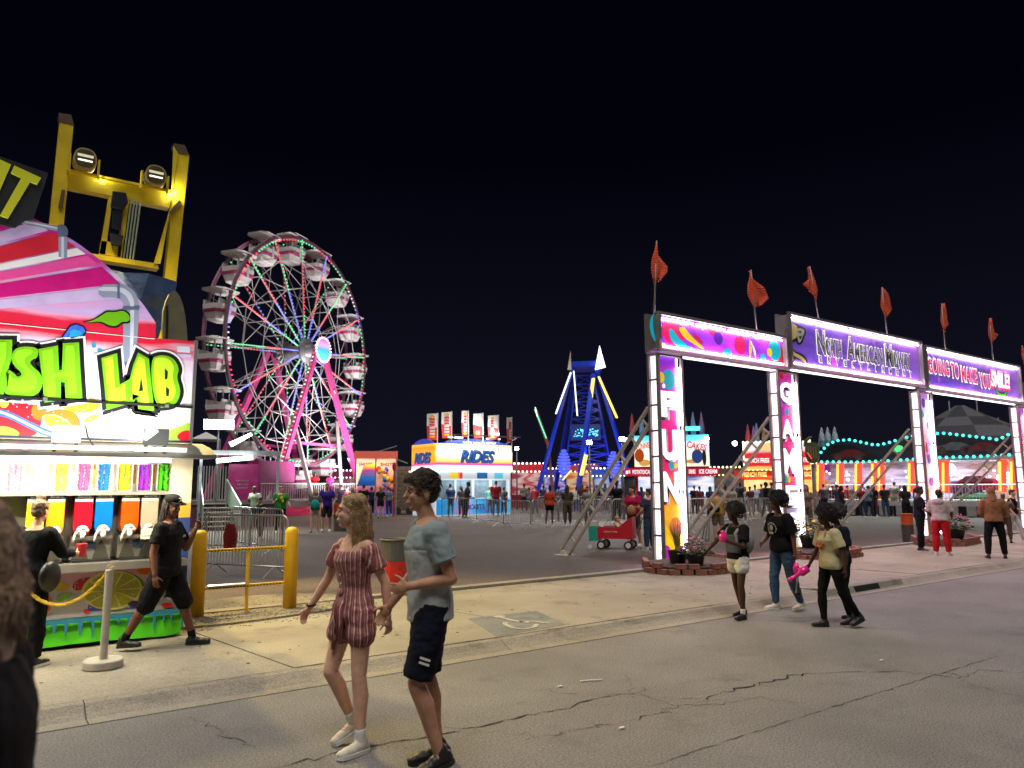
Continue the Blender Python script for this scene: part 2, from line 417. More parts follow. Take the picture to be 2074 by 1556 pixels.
# ============================================================ illuminated entrance arch
M_steel = mat('gantry_steel', (.27,.245,.24), .5, .35, var=.18, scale=3)
M_dsteel = mat('gantry_dark_steel', (.13,.115,.12), .5, .5, var=.2, scale=3)
M_tube = emit('fluorescent_tube', (1.0,.84,.92), 34.0, True)
M_side = emit('side_diffuser', (1.0,.86,.93), 1.7, False, var=.25, scale=1.5)
M_white_l = emit('sign_white', (1,.98,1), 1.0)
M_shadow_l = emit('sign_letter_shadow', C('#5a1a3c'), .12)
def print_mat(name, stops, emis, axis='Z', z0=0., z1=1., streak=0., stars=False):
    m = bpy.data.materials.new(name); m.use_nodes = True
    n, l = m.node_tree.nodes, m.node_tree.links; b = n['Principled BSDF']; b.inputs['Roughness'].default_value = .35
    t = n.new('ShaderNodeTexCoord'); sp = n.new('ShaderNodeSeparateXYZ'); l.new(t.outputs['Object'], sp.inputs[0])
    nz = n.new('ShaderNodeTexNoise'); nz.inputs['Scale'].default_value = 1.3; nz.inputs['Detail'].default_value = 4
    mp = n.new('ShaderNodeMapping'); mp.inputs['Rotation'].default_value = (0, R(25), 0); mp.inputs['Scale'].default_value = (.35, 1, 2.6)
    l.new(t.outputs['Object'], mp.inputs[0]); l.new(mp.outputs[0], nz.inputs['Vector'])
    mr = n.new('ShaderNodeMapRange'); mr.inputs[1].default_value = z0; mr.inputs[2].default_value = z1
    l.new(sp.outputs[axis], mr.inputs[0])
    ad = n.new('ShaderNodeMath'); ad.operation = 'MULTIPLY_ADD'; ad.inputs[1].default_value = streak; l.new(nz.outputs['Fac'], ad.inputs[0])
    sb = n.new('ShaderNodeMath'); sb.operation = 'SUBTRACT'; l.new(mr.outputs[0], sb.inputs[0]); sb.inputs[1].default_value = streak*.5
    l.new(sb.outputs[0], ad.inputs[2])
    rp = n.new('ShaderNodeValToRGB'); cr = rp.color_ramp
    while len(cr.elements) < len(stops): cr.elements.new(.5)
    for e, (p, c) in zip(cr.elements, stops): e.position = p; e.color = tuple(C(c))+(1,)
    l.new(ad.outputs[0], rp.inputs[0])
    l.new(rp.outputs[0], b.inputs['Base Color']); l.new(rp.outputs[0], b.inputs['Emission Color'])
    b.inputs['Emission Strength'].default_value = emis
    m.cycles.emission_sampling = 'NONE'
    return m
GY = 10.7
DEP = .26
TUBE = MB().path([(0,0,0),(1,0,0)], .018, 6).mesh('tube', M_tube)
fs = lambda u, v, d: (u, GY-d, v)     # outline in (x,z), d = how far proud of the sign plane
arch = thing('entrance_arch', 'tall lit entrance arch of purple sign beams on four bright letter pillars', 'entrance arch', (0,0,0))
def sub(name): 
    o = bpy.data.objects.new(name, None); col.objects.link(o); o.parent = arch; o.empty_display_size = .2; return o
def tube_run(par, x0, x1, z, n, y=GY-.07):
    L = (x1-x0)/n
    for k in range(n): inst('fluorescent_tube', TUBE, par, (x0+k*L+.06, y, z), scale=(L-.12, 1, 1))
def beam(x0, x1, z0, z1, stops, ntop):
    g = sub('sign_beam'); f = MB(); w = .07
    for y in (GY-.09, GY+DEP):
        f.box(x0, x1, y-.035, y+.035, z1-w, z1); f.box(x0, x1, y-.035, y+.035, z0, z0+w)
    for x in (x0, x1-w):
        f.box(x, x+w, GY-.13, GY+DEP+.04, z0+w, z1-w)
        f.bar((x+w/2, GY-.05, z0+.1), (x+w/2, GY+DEP, z1-.1), .03, .03)
    nn = int((x1-x0)/1.2)
    for k in range(1, nn):
        x = x0+(x1-x0)*k/nn
        f.box(x-.02, x+.02, GY-.055, GY+DEP-.035, z1-.05, z1-.01); f.box(x-.02, x+.02, GY-.055, GY+DEP-.035, z0+.01, z0+.05)
        f.box(x-.02, x+.02, GY+.02, GY+.06, z0+w, z1-w)
    f.build('frame', M_steel, g)
    MB().box(x0+w, x1-w, GY, GY+.012, z0+w, z1-w).build('print_panel', print_mat('beam_print', stops, .6, 'X', x0, x1, .9), g)
    MB().box(x0+w, x1-w, GY+DEP-.03, GY+DEP-.02, z0+w, z1-w).build('back_panel', M_dsteel, g)
    lamp('beam_glow', 'AREA', ((x0+x1)/2, GY-.16, z0+.3), ((x0+x1)/2, GY-2.6, 0), 20*(x1-x0), (1,.55,.68), x1-x0-.4, .5, g)
    tube_run(g, x0+.12, x1-.12, z1-.13, ntop); tube_run(g, x0+.12, x1-.12, z0+.13, ntop)
    MB().box(x0+.3, x1-.3, GY+.06, GY+.14, z0-.035, z0-.002).build('underside_light', emit('underside_diffuser', (1,.9,.96), 2.4), g)
    return g
PUR = [(0, '#54389c'), (.3, '#6a48b4'), (.5, '#8a5ec4'), (.65, '#5c4498'), (.8, '#7450b8'), (1, '#8a58c0')]
b1 = beam(11.45, 16.1, 4.52, 5.39, [(0, '#7a2fd0'), (.3, '#9a35d8'), (.5, '#c238d0'), (.7, '#7d32d4'), (1, '#b93ad8')], 4)
b2 = beam(16.22, 23.12, 4.6, 6.03, PUR, 5)
b3 = beam(23.3, 30.45, 4.54, 5.95, PUR, 5)
b4 = beam(30.6, 35.2, 4.4, 5.35, [(0, '#7a2fd0'), (.5, '#e0357a'), (1, '#b93ad8')], 3)
KC = {'pink': emit('print_pink', C('#f0206e'), .5), 'red': emit('print_red', C('#e01838'), .45), 'teal': emit('print_teal', C('#10b8cc'), .5), 'yellow': emit('print_yellow', C('#ffd21e'), .55),
      'orange': emit('print_orange', C('#ff8a1a'), .5), 'purple': emit('print_purple', C('#6a1fc0'), .4), 'white': M_white_l, 'magenta': emit('print_magenta', C('#d428c8'), .5), 'green': emit('print_green', C('#58c838'), .5), 'black': mat('print_black', (.012,.010,.012), .5, var=0),
      'gold': emit('print_gold', C('#b8a468'), .4), 'silver': emit('print_silver', C('#a9a78f'), .35)}
def shape(par, pts, c, d=.004, name='printed_shape'): return flat(name, pts, fs, d, KC[c] if isinstance(c, str) else c, par, .003)
def P1(px, py): return None
# balloons, streamers and dots on the first beam
Bp = lambda l: l
shape(b1, ellipse2(12.02, 5.0, .36, .3), 'pink'); shape(b1, smooth_poly([(11.872,5.08),(12.013,5.064),(12.225,4.868),(12.605,4.709),(12.954,4.712),(12.683,4.639),(12.245,4.649),(11.937,4.813)]), 'teal', .008)
shape(b1, smooth_poly([(12.175,5.128),(12.37,5.175),(12.542,5.039),(12.813,4.867),(13.009,4.786),(13.005,4.718),(12.677,4.818),(12.357,4.927)]), 'yellow', .010)
shape(b1, smooth_poly([(12.627,5.094),(12.822,5.026),(12.983,4.909),(13.045,4.824),(12.782,4.909)]), 'red', .007)
shape(b1, crescent(11.75, 5.02, .3, .12, 1.8, 4.4), 'yellow', .008)
shape(b1, crescent(11.72, 5.05, .42, .1, 2.3, 4.2), 'teal', .009)
for (x, z, r, c) in ((11.62, 5.12, .045, 'white'), (13.6, 5.03, .11, 'teal'), (13.55, 5.05, .15, 'purple'), (14.35, 4.98, .22, 'pink'), (14.75, 5.07, .05, 'white'), (15.7, 4.98, .25, 'teal'), (15.82, 4.86, .27, 'red'), (15.48, 4.92, .1, 'yellow'), (15.2, 4.76, .1, 'teal'), (13.35, 5.24, .12, 'red'), (11.7, 4.68, .05, 'yellow'), (15.0, 4.9, .03, 'red'), (13.85, 4.68, .16, 'teal'), (12.6, 4.7, .035, 'white'), (14.95, 5.22, .035, 'white'), (13.0, 5.2, .03, 'white')):
    shape(b1, ellipse2(x, z, r, r*1.05), c, .004+random.random()*.006)
shape(b1, crescent(14.45, 4.95, .33, .11, -.9, .7), 'yellow', .011); shape(b1, crescent(14.62, 4.8, .3, .06, -.4, 1.0), 'white', .012)
def star(cx, cz, r, a=.3): return [(cx+(r if k % 2 == 0 else r*.42)*math.cos(a+k*PI/5), cz+(r if k % 2 == 0 else r*.42)*math.sin(a+k*PI/5)) for k in range(10)]
M_star = emit('print_star', C('#c060ea'), .5)
for g, xa, xb, za, zb, n in ((b2, 17.2, 22.9, 4.8, 5.8, 22), (b3, 23.5, 30.1, 4.75, 5.7, 22)):
    for k in range(n): shape(g, star(random.uniform(xa, xb), random.uniform(za, zb), random.choice((.03, .04, .05, .09, .13)), random.random()), M_star, .002, 'printed_star')
shape(b2, star(18.35, 4.98, .3), emit('print_star_big', C('#e25be0'), .6), .004, 'printed_star')
# pacing big cat emblem
for pts, c, d in ((smooth_poly([(16.207,5.741),(16.534,5.835),(16.786,5.763),(17.068,5.733),(17.123,5.621),(16.996,5.463),(16.913,5.297),(16.711,5.223),(16.634,5.318),(16.504,5.303),(16.448,5.169),(16.543,5.052),(16.821,5.029),(17.031,4.947),(17.125,4.787),(17.007,4.712),(16.802,4.834),(16.591,4.877),(16.494,4.766),(16.616,4.701),(16.364,4.728),(16.402,4.91),(16.228,5.069),(16.153,5.163)], 2), 'black', .006),
                  (smooth_poly([(16.224,5.692),(16.507,5.78),(16.738,5.718),(16.638,5.576),(16.712,5.456),(16.509,5.355),(16.399,5.317),(16.404,5.152),(16.498,5.021),(16.772,4.972),(16.982,4.89),(17.035,4.766),(16.804,4.86),(16.552,4.925),(16.344,4.967),(16.193,5.142)], 2), 'gold', .011),
                  (smooth_poly([(16.691,5.686),(16.997,5.685),(17.033,5.611),(16.907,5.452),(16.829,5.327),(16.717,5.288),(16.707,5.403),(16.657,5.553)], 2), 'silver', .012)):
    flat('emblem', pts, fs, d, KC[c], b2, .003)
for pts in ([(16.703,5.584),(16.882,5.632),(16.852,5.55)], [(16.734,5.458),(16.913,5.505),(16.814,5.39)], [(16.26,5.403),(16.449,5.4),(16.365,5.186),(16.264,5.225)]):
    flat('emblem', pts, fs, .0155, KC['black'], b2, .003)
def beam_text(g, body, pl, pr, ztop_px, zbot_px, m, dm, bold=.02, sp=1.0, rot=0):
    """lettering between two world x positions"""
    cx, cz = (pl[0]+pr[0])/2, (ztop_px+zbot_px)/2
    if dm: text('lettering', body, frame_street(cx+.012, GY-.010, cz-.012, rot), pr[0]-pl[0]+.07, ztop_px-zbot_px+.07, dm, g, bold+.035, 0, .004, sp)
    return text('lettering', body, frame_street(cx, GY-.016, cz, rot), pr[0]-pl[0], ztop_px-zbot_px, m, g, bold, 0, .004, sp)
mt = emit('lettering_steel', C('#8f8c78'), .35)
L = [(17.578,5.252),(18.71,5.277),(19.008,5.308),(20.856,5.282),(21.052,5.301),(22.474,5.183)]
for big, rest, a, b in (('N', 'ORTH', L[0][0], L[1][0]), ('A', 'MERICAN', L[2][0], L[3][0]), ('M', 'IDWAY', L[4][0], L[5][0])):
    w = .36; m2 = KC['black']
    for bo, hh, xa, xb in ((big, .62, a, a+w), (rest, .46, a+w+.04, b)):
        text('lettering', bo, frame_street((xa+xb)/2, GY-.010, 5.10+hh/2), xb-xa+.07, hh+.07, KC['white'], b2, .045, 0, .003, 1.05)
        text('lettering', bo, frame_street((xa+xb)/2, GY-.015, 5.10+hh/2), xb-xa+.03, hh+.03, m2, b2, .035, 0, .003, 1.05)
        text('lettering', bo, frame_street((xa+xb)/2, GY-.020, 5.10+hh/2), xb-xa-.04, hh-.07, mt, b2, -.014, 0, .003, 1.1)
a, b = (17.684,4.972), (22.459,4.896)
for k, ch in enumerate('ENTERTAINMENT'):
    x = a[0]+(b[0]-a[0])*k/12
    text('lettering', ch, frame_street(x, GY-.010, 4.96), .15 if ch != 'I' else .06, .20, KC['white'], b2, .06, 0, .003)
    text('lettering', ch, frame_street(x, GY-.015, 4.96), .11 if ch != 'I' else .04, .16, KC['black'], b2, .02, 0, .003)
px_ = emit('lettering_pink', C('#e8186c'), .85)
for word, a, b, z, h in (('GOING', *(23.437,24.944), 5.35, .48), ('TO', *(24.985,25.61), 5.33, .5), ('MAKE', *(25.692,26.948), 5.27, .5), ('YOU', *(27.024,27.94), 5.17, .5)):
    for d, ex, m2, bo in ((.008, .13, KC['black'], .06), (.013, .06, KC['white'], .05), (.018, -.01, px_, .03)):
        text('lettering', word, frame_street((a+b)/2+.1, GY-d, z), b-a+ex-.10, h+ex, m2, b3, bo, 0, .003, 1.14)
a, b = 28.077, 29.657
for d, ex, m2, bo in ((.008, .16, px_, .08), (.014, 0, KC['white'], .04)):
    text('lettering', 'SMILE!', frame_street((a+b)/2, GY-d, 5.3), b-a+ex, .55+ex, m2, b3, bo, .2, .003, 1.02)
shape(b3, crescent((a+b)/2, 5.25, .62, .22, PI+.25, 2*PI-.25), 'black', .009); shape(b3, crescent((a+b)/2, 5.24, .57, .14, PI+.3, 2*PI-.3), 'green', .013)

PST = [(0, '#ffb020'), (.12, '#ffd800'), (.3, '#ff9a20'), (.42, '#f02868'), (.62, '#f02080'), (.8, '#c030c0'), (1, '#8a35d8')]
def pillar(x0, w, z1, letters, cols):
    g = sub('letter_pillar'); x1 = x0+w; z0 = .08; f = MB()
    for x in (x0+.03, x1-.03):
        for y in (GY-.03, GY+DEP-.03): f.box(x-.03, x+.03, y-.03, y+.03, z0, z1)
    n = int((z1-z0)/.5)
    for k in range(n+1):
        z = z0+.03+(z1-z0-.06)*k/n
        for x in (x0+.03, x1-.03): f.box(x-.02, x+.02, GY, GY+DEP-.06, z-.02, z+.02)
        if k in (0, n): 
            for y in (GY-.03, GY+DEP-.03): f.box(x0+.06, x1-.06, y-.02, y+.02, z-.02, z+.02)
    f.build('frame', M_steel, g)
    MB().box(x0+.065, x1-.15, GY+.03, GY+.04, z0+.06, z1-.06).build('print_panel', print_mat('pillar_print', cols, .62, 'Z', z0, z1, .25), g)
    MB().box(x0+.05, x0+.054, GY+.045, GY+DEP-.07, z0+.06, z1-.06).build('side_diffuser', M_side, g)
    MB().box(x0+.065, x1-.065, GY+DEP-.05, GY+DEP-.045, z0+.06, z1-.06).build('back_panel', mat('pillar_back', (.75,.72,.74), .6), g)
    for k in range(3):
        za = z0+.15+(z1-z0-.3)*k/3
        inst('fluorescent_tube', TUBE, g, (x1-.1, GY+.005, za), (0, -PI/2, 0), ((z1-z0-.3)/3-.12, 1.4, 1.4))
    MB().box(x1-.14, x1-.065, GY+.045, GY+.06, z0+.06, z1-.06).build('lamp_tray', emit('lamp_tray_white', (1,.95,.98), 3.0), g)
    lamp('pillar_glow', 'AREA', (x0+w/2, GY-.08, (z0+z1)/2), (x0+w/2, GY-3, (z0+z1)/2-1.2), 70, (1,.58,.70), w, z1-z0-.4, g)
    cx = x0+.065+(w-.215)/2
    for ch, za, zb in letters:
        if len(ch) != 1: continue
        text('letter_shadow', ch, frame_street(cx+.035, GY+.022, (za+zb)/2-.045), .52, za-zb+.06, M_shadow_l, g, .09, 0, .004)
        text('letter', ch, frame_street(cx, GY+.016, (za+zb)/2), .48, za-zb+.02, emit('letter_white', (1,.97,.99), 1.05), g, .05, 0, .004)
    return g
def pshape(g, pts, c, d=-.022): return flat('printed_shape', pts, fs, d, KC[c], g, .003)
p1 = pillar(11.45, .8, 4.5, [('F', 3.68, 3.14), ('U', 2.86, 2.22), ('N', 1.96, 1.36)], PST)
for (x, z, r, c) in ((11.86, 3.95, .22, 'teal'), (11.62, 3.98, .12, 'yellow'), (11.85, 2.1, .09, 'teal'), (11.98, 2.1, .06, 'yellow'), (11.92, .8, .22, 'orange'), (11.98, .75, .12, 'pink'), (11.9, .97, .05, 'white'), (11.6, .3, .16, 'magenta'), (11.95, .28, .12, 'pink'), (11.7, 3.8, .05, 'white')):
    pshape(p1, ellipse2(x, z, r*.9, r), c, -.024+random.random()*.006)
p2 = pillar(15.7, .85, 4.5, [('G', 4.22, 3.72), ('A', 3.28, 2.82), ('M', 2.56, 1.96), ('E', 1.66, 1.2), ('S', 1.0, .56)], [(0, '#ffc020'), (.15, '#20a8d8'), (.3, '#e0204a'), (.5, '#e82074'), (.75, '#e8389a'), (.85, '#b040e0'), (1, '#d02868')])
for (x, z, r, c) in ((15.9, 3.48, .12, 'magenta'), (16.1, 3.48, .09, 'teal'), (15.9, 1.82, .09, 'teal'), (16.05, 1.82, .08, 'yellow'), (15.95, 4.38, .08, 'red'), (15.85, .35, .12, 'pink')):
    pshape(p2, ellipse2(x, z, r*.9, r), c, -.024+random.random()*.006)
p3 = pillar(22.8, .85, 4.5, [], [(0, '#ffd020'), (.15, '#f02878'), (.3, '#f8d0e0'), (.45, '#f0e4f0'), (.6, '#e860b0'), (.8, '#f6e8f4'), (1, '#b060d8')])
for k in range(12): pshape(p3, ellipse2(random.uniform(22.95, 23.35), .4+k*.34, random.uniform(.05, .17), random.uniform(.06, .2)), random.choice(('pink', 'red', 'magenta', 'teal', 'yellow', 'purple')), -.024+random.random()*.006)
p4 = pillar(30.05, .85, 4.45, [], [(0, '#ffd020'), (.3, '#20b8d8'), (.5, '#f8d0e0'), (.7, '#f02878'), (1, '#b060d8')])

# flags on the arch
M_fl = bpy.data.materials.new('swirl_flag_cloth'); M_fl.use_nodes = True
n, l = M_fl.node_tree.nodes, M_fl.node_tree.links
t = n.new('ShaderNodeTexCoord'); w = n.new('ShaderNodeTexWave'); w.wave_type = 'RINGS'; w.inputs['Scale'].default_value = 3.2; w.inputs['Distortion'].default_value = 5; w.inputs['Detail Scale'].default_value = 1.2
l.new(t.outputs['Object'], w.inputs['Vector']); rp = n.new('ShaderNodeValToRGB'); rp.color_ramp.interpolation = 'CONSTANT'
rp.color_ramp.elements.new(.6)
for e, (p, c) in zip(rp.color_ramp.elements, ((0, '#e0402c'), (.5, '#f4b060'), (.72, '#cc2c30'))): e.position = p; e.color = tuple(C(c))+(1,)
l.new(w.outputs['Fac'], rp.inputs[0]); b_ = n['Principled BSDF']; l.new(rp.outputs[0], b_.inputs['Base Color']); b_.inputs['Roughness'].default_value = .8
b_.inputs['Emission Strength'].default_value = 0
labels = ['narrow red and orange swirl flag above the FUN pillar', 'red and orange swirl flag above the end of the balloon beam', 'red swirl flag above the first half of the name beam', 'red swirl flag above the far half of the name beam', 'red swirl flag above the start of the smile beam', 'red swirl flag above the end of the smile beam', 'partly cut off red flag at the frame edge']
bases = [(11.585,10.85,5.434),(15.244,10.85,5.522),(18.031,10.85,6.138),(21.576,10.85,6.151),(25.237,10.85,6.142),(28.847,10.85,6.086),(31.655,10.85,5.737)]
tops = [(11.767,10.85,7.079),(15.125,10.85,6.987),(17.714,10.85,7.529),(21.462,10.85,7.542),(25.258,10.85,7.587),(28.884,10.85,7.563),(31.567,10.85,6.864)]
prof_fl = [[(-.01,0),(.02,0)], [(-.08,-.25),(.15,-.28)], [(-.17,-.55),(.32,-.55)], [(-.22,-.85),(.48,-.74)], [(-.12,-1.1),(.46,-.9)], [(.0,-1.32),(.14,-1.2)]]
for i in range(7):
    B, T = Vector(bases[i]), Vector(tops[i]); o = thing('pennant_flag', labels[i], 'flag', B, 0, 'swirl flags along the entrance arch')
    d = T-B; MB().tube((0,0,-.3), d, .022, .016, 8).build('pole', M_steel, o, True)
    vs, fcs = [], []; nseg = 8; sgn = (1.0, 1.1, -.8, .9, .8, 1.0, .8)[i]; s = d.length/2.1*(1.05 if i else 1.0)
    for (a, b) in prof_fl:
        for k in range(nseg+1):
            u = a[0]+(b[0]-a[0])*k/nseg; v = a[1]+(b[1]-a[1])*k/nseg
            p = d*(1+v*s/d.length)+Vector((u*sgn*(.62 if i == 0 else 1.), .09*math.sin(u*17+v*4+i)*(k/nseg+.1), 0)); vs.append(p)
    for r in range(len(prof_fl)-1):
        for k in range(nseg): q = r*(nseg+1)+k; fcs.append((q, q+1, q+nseg+2, q+nseg+1))
    f = MB().add(vs, fcs).build('cloth', M_fl, o, True)
    md = f.modifiers.new('thick', 'SOLIDIFY'); md.thickness = .006

# ladder-like raking braces behind the pillars
M_brace = mat('brace_aluminium', (.62,.57,.47), .5, .15, var=.12)
for i, (x, lab) in enumerate(((11.6, 'nearest raking ladder brace behind the FUN pillar'), (15.9, 'raking ladder brace behind the second letter pillar'), (22.95, 'raking ladder brace behind the third pillar'), (30.2, 'raking ladder brace behind the last pillar'))):
    o = thing('ladder_brace', lab, 'brace', (x, 14.05, .02), 0, 'raking ladder braces behind the arch')
    A, B = Vector((0, 0, .02)), Vector((0, 11.0-14.05, 3.25)); t = (B-A).normalized(); nrm = Vector((0, t.z, -t.y)); q = .135
    for s in (-1, 1): MB().bar(A+nrm*s*q+t*(.14 if s < 0 else .0), B+nrm*s*q, .07, .06, nrm).build('rail', M_brace, o)
    for k in range(1, 9): 
        p = A+(B-A)*k/8.6; MB().bar(p-nrm*(q-.025), p+nrm*(q-.025), .045, .04, t).build('rung', M_brace, o)
    MB().box(-.16, .16, -.25, .18, -.0, .012).build('foot_plate', M_brace, o)
    MB().box(-.06, .06, -.12, .06, .012, .11).build('foot_lug', M_brace, o)

# brick planters with flowers
M_brick = mat('planter_brick', (.23,.085,.06), .8, var=.25, scale=9, bump=.4, bscale=60)
M_soil = mat('planter_soil', (.05,.035,.025), .95, var=.3, scale=20, bump=.6)
BR = MB().box(-.1, .1, -.05, .05, 0, .092).mesh('brick', M_brick)
bv = bmesh.new(); bv.from_mesh(BR); bmesh.ops.bevel(bv, geom=bv.edges[:], offset=.006, segments=1, affect='EDGES'); bv.to_mesh(BR); bv.free()
def planter(label, pts, z=SW):
    cx = sum(p[0] for p in pts)/len(pts); cy = sum(p[1] for p in pts)/len(pts)
    o = thing('brick_planter', label, 'planter', (cx, cy, z), 0, 'brick planters at the pillar feet')
    P = [Vector((p[0]-cx, p[1]-cy)) for p in pts]
    for c in range(2):
        for i in range(len(P)-1):
            a, b = P[i], P[i+1]; L = (b-a).length; n = max(1, round(L/.215)); bl = L/n; ang = math.atan2((b-a).y, (b-a).x)
            for k in range(n):
                s = (k+.5+(.5 if c else 0))*bl
                if s > L-.02: continue
                p = a+(b-a)*s/L
                inst('brick', BR, o, (p.x, p.y, c*.1+.001), (0, 0, ang+random.uniform(-.02, .02)), (min(1, bl/.208)*1.0, 1, 1))
    MB().prism([(p.x*.93, p.y*.93) for p in P], lambda u, v, d: (u, v, d), .002, .13).build('soil', M_soil, o)
    return o
planter('brick planter in front of the FUN pillar with grass and pink flowers', [(10.85,10.62),(10.2,9.9),(10.2,9.4),(10.75,8.95),(11.6,8.9),(12.5,9.6),(12.6,10.62)])
planter('brick planter at the second pillar behind the jeans girl', [(15.1,10.6),(14.5,9.9),(14.6,9.4),(15.3,9.0),(16.2,9.1),(17.0,9.9),(17.0,10.6)])
planter('brick planter beside the red trousers at the third pillar', [(21.6,10.6),(20.4,9.9),(20.1,9.4),(20.8,8.9),(22.2,9.1),(23.4,9.9),(23.4,10.6)])
M_pot = mat('black_nursery_pot', (.015,.015,.015), .5)
M_leaf = mat('planter_leaf', (.07,.11,.035), .6, var=.4, scale=20)
M_straw = mat('ornamental_grass_leaf', (.42,.36,.12), .6, var=.3, scale=20)
M_pinkf = mat('pink_blossom', (.6,.10,.25), .6, var=.35, scale=25)
M_yelf = mat('yellow_blossom', (.7,.5,.08), .6, var=.3, scale=25)
def flower_pot(label, loc, kind, s=1.0, pot=True):
    o = thing('potted_plant', label, 'plant', loc)
    if pot: MB().lathe([(.001,0),(.11*s,0),(.15*s,.2*s),(.14*s,.2*s),(.13*s,.16*s),(.001,.16*s)], 14).build('pot', M_pot, o)
    lv, fl = MB(), MB(); z0 = .16*s if pot else 0
    if kind == 'grass':
        for k in range(60):
            a = random.uniform(0, 2*PI); L = random.uniform(.35, .62)*s; lean = random.uniform(.1, .5)
            d = Vector((math.cos(a), math.sin(a), 0)); sd = Vector((-d.y, d.x, 0)); pts = []
            for j in range(5):
                u = j/4; p = Vector((0,0,z0))+d*(L*lean*u*u+.03)+Vector((0,0,L*u*(1-.25*lean*u))); ww = .012*s*(1-u*.95)
                pts += [p-sd*ww, p+sd*ww]
            lv.add(pts, [(2*j, 2*j+1, 2*j+3, 2*j+2) for j in range(4)])
        lv.build('leaves', M_straw, o)
    else:
        for k in range(520):
            v = Vector((random.gauss(0,1), random.gauss(0,1), abs(random.gauss(0,1)))).normalized()
            rr = random.uniform(.45, 1)**.6; p = Vector((v.x*.30*s*rr, v.y*.30*s*rr, z0+.02+v.z*.30*s*rr))
            q = Matrix.Rotation(random.uniform(0, 6), 3, 'Z') @ Matrix.Rotation(random.uniform(-.9, .9), 3, 'X'); r = random.uniform(.022, .04)*s
            t = fl if (rr > .85 and v.z > .25 and random.random() < .55) else lv
            t.add([p+q@Vector((-r,0,0)), p+q@Vector((0,-r*.5,0)), p+q@Vector((r,0,.01)), p+q@Vector((0,r*.5,0))], [(0,1,2,3)])
        for k in range(14):
            a = random.uniform(0, 6.28); lv.tube((0,0,z0), (math.cos(a)*.2*s, math.sin(a)*.2*s, z0+.2*s), .006, .003, 4)
        lv.build('leaves', M_leaf, o); fl.build('blossom', M_pinkf if kind == 'pink' else M_yelf, o)
    return o
flower_pot('spiky straw coloured grass in a black pot in the FUN planter', (10.932,9.808,0.2), 'grass', 1.25)
flower_pot('bushy pink flowering plant in the FUN planter', (10.935,9.365,0.2), 'pink', 1.15)
flower_pot('small pink flower at the back of the FUN planter', (11.7, 10.3, .2), 'pink', .7)
flower_pot('yellow flowering plant in the second planter behind the jeans girl', (16.053,10.282,0.2), 'yellow', 1.5)
flower_pot('tall pink flowering plant beside the red trousers', (21.485,9.363,0.2), 'pink', 1.5)

# ============================================================ slush stand
stand = thing('slush_stand', 'slush drink stand with an arched fruit sign and steel counter', 'food stand', (0,0,0))
SFY = 8.9
fs2 = lambda u, v, d: (u, SFY-d, v)
M_inox = mat('brushed_steel', (.55,.54,.5), .32, .85, var=.12, scale=4)
M_inoxd = mat('dull_steel', (.30,.29,.27), .45, .7, var=.2, scale=4)
M_shell = mat('stand_shell_cream', (.62,.58,.5), .6, var=.1)
XR = 1.9
sh = MB(); sh.box(-6, XR, 8.98, 11.3, 2.03, 2.2); sh.box(-6, XR, 11.2, 11.3, .35, 2.03); sh.box(XR-.1, XR, 9.0, 11.2, .35, 2.03)
sh.box(-6, XR-.1, 9.0, 11.2, .35, .45); sh.build('trailer_shell', M_shell, stand)
MB().box(-6, XR-.1, 9.95, 10.0, .5, 2.0).build('inner_wall', mat('inner_wall_white', (.8,.79,.75), .5), stand)
jm = MB(); jm.box(XR-.2, XR+.02, 8.9, 8.985, 1.52, 2.03); jm.build('jamb', mat('jamb_cream', (.55,.5,.42), .6), stand)
MB().box(XR-.2, XR+.02, 8.9, 8.985, 1.36, 1.52).build('jamb', mat('jamb_yellow', (.6,.35,.03), .6), stand)
MB().box(XR-.2, XR+.02, 8.9, 8.985, .5, 1.36).build('jamb', mat('jamb_blue', (.02,.05,.2), .6), stand)
# hood above the counter
hd = MB(); hd.prism([(8.97,2.19),(8.55,2.12),(8.3,2.04),(8.3,2.0),(8.6,2.0),(8.97,2.02)], lambda u, v, d: (d, u, v), -6, XR+.12); hd.build('hood', M_inoxd, stand)
for x in [0.132,0.293]: MB().box(x-.02, x+.02, 8.28, 8.3, 2.045, 2.09).build('hood_clip', M_inox, stand)
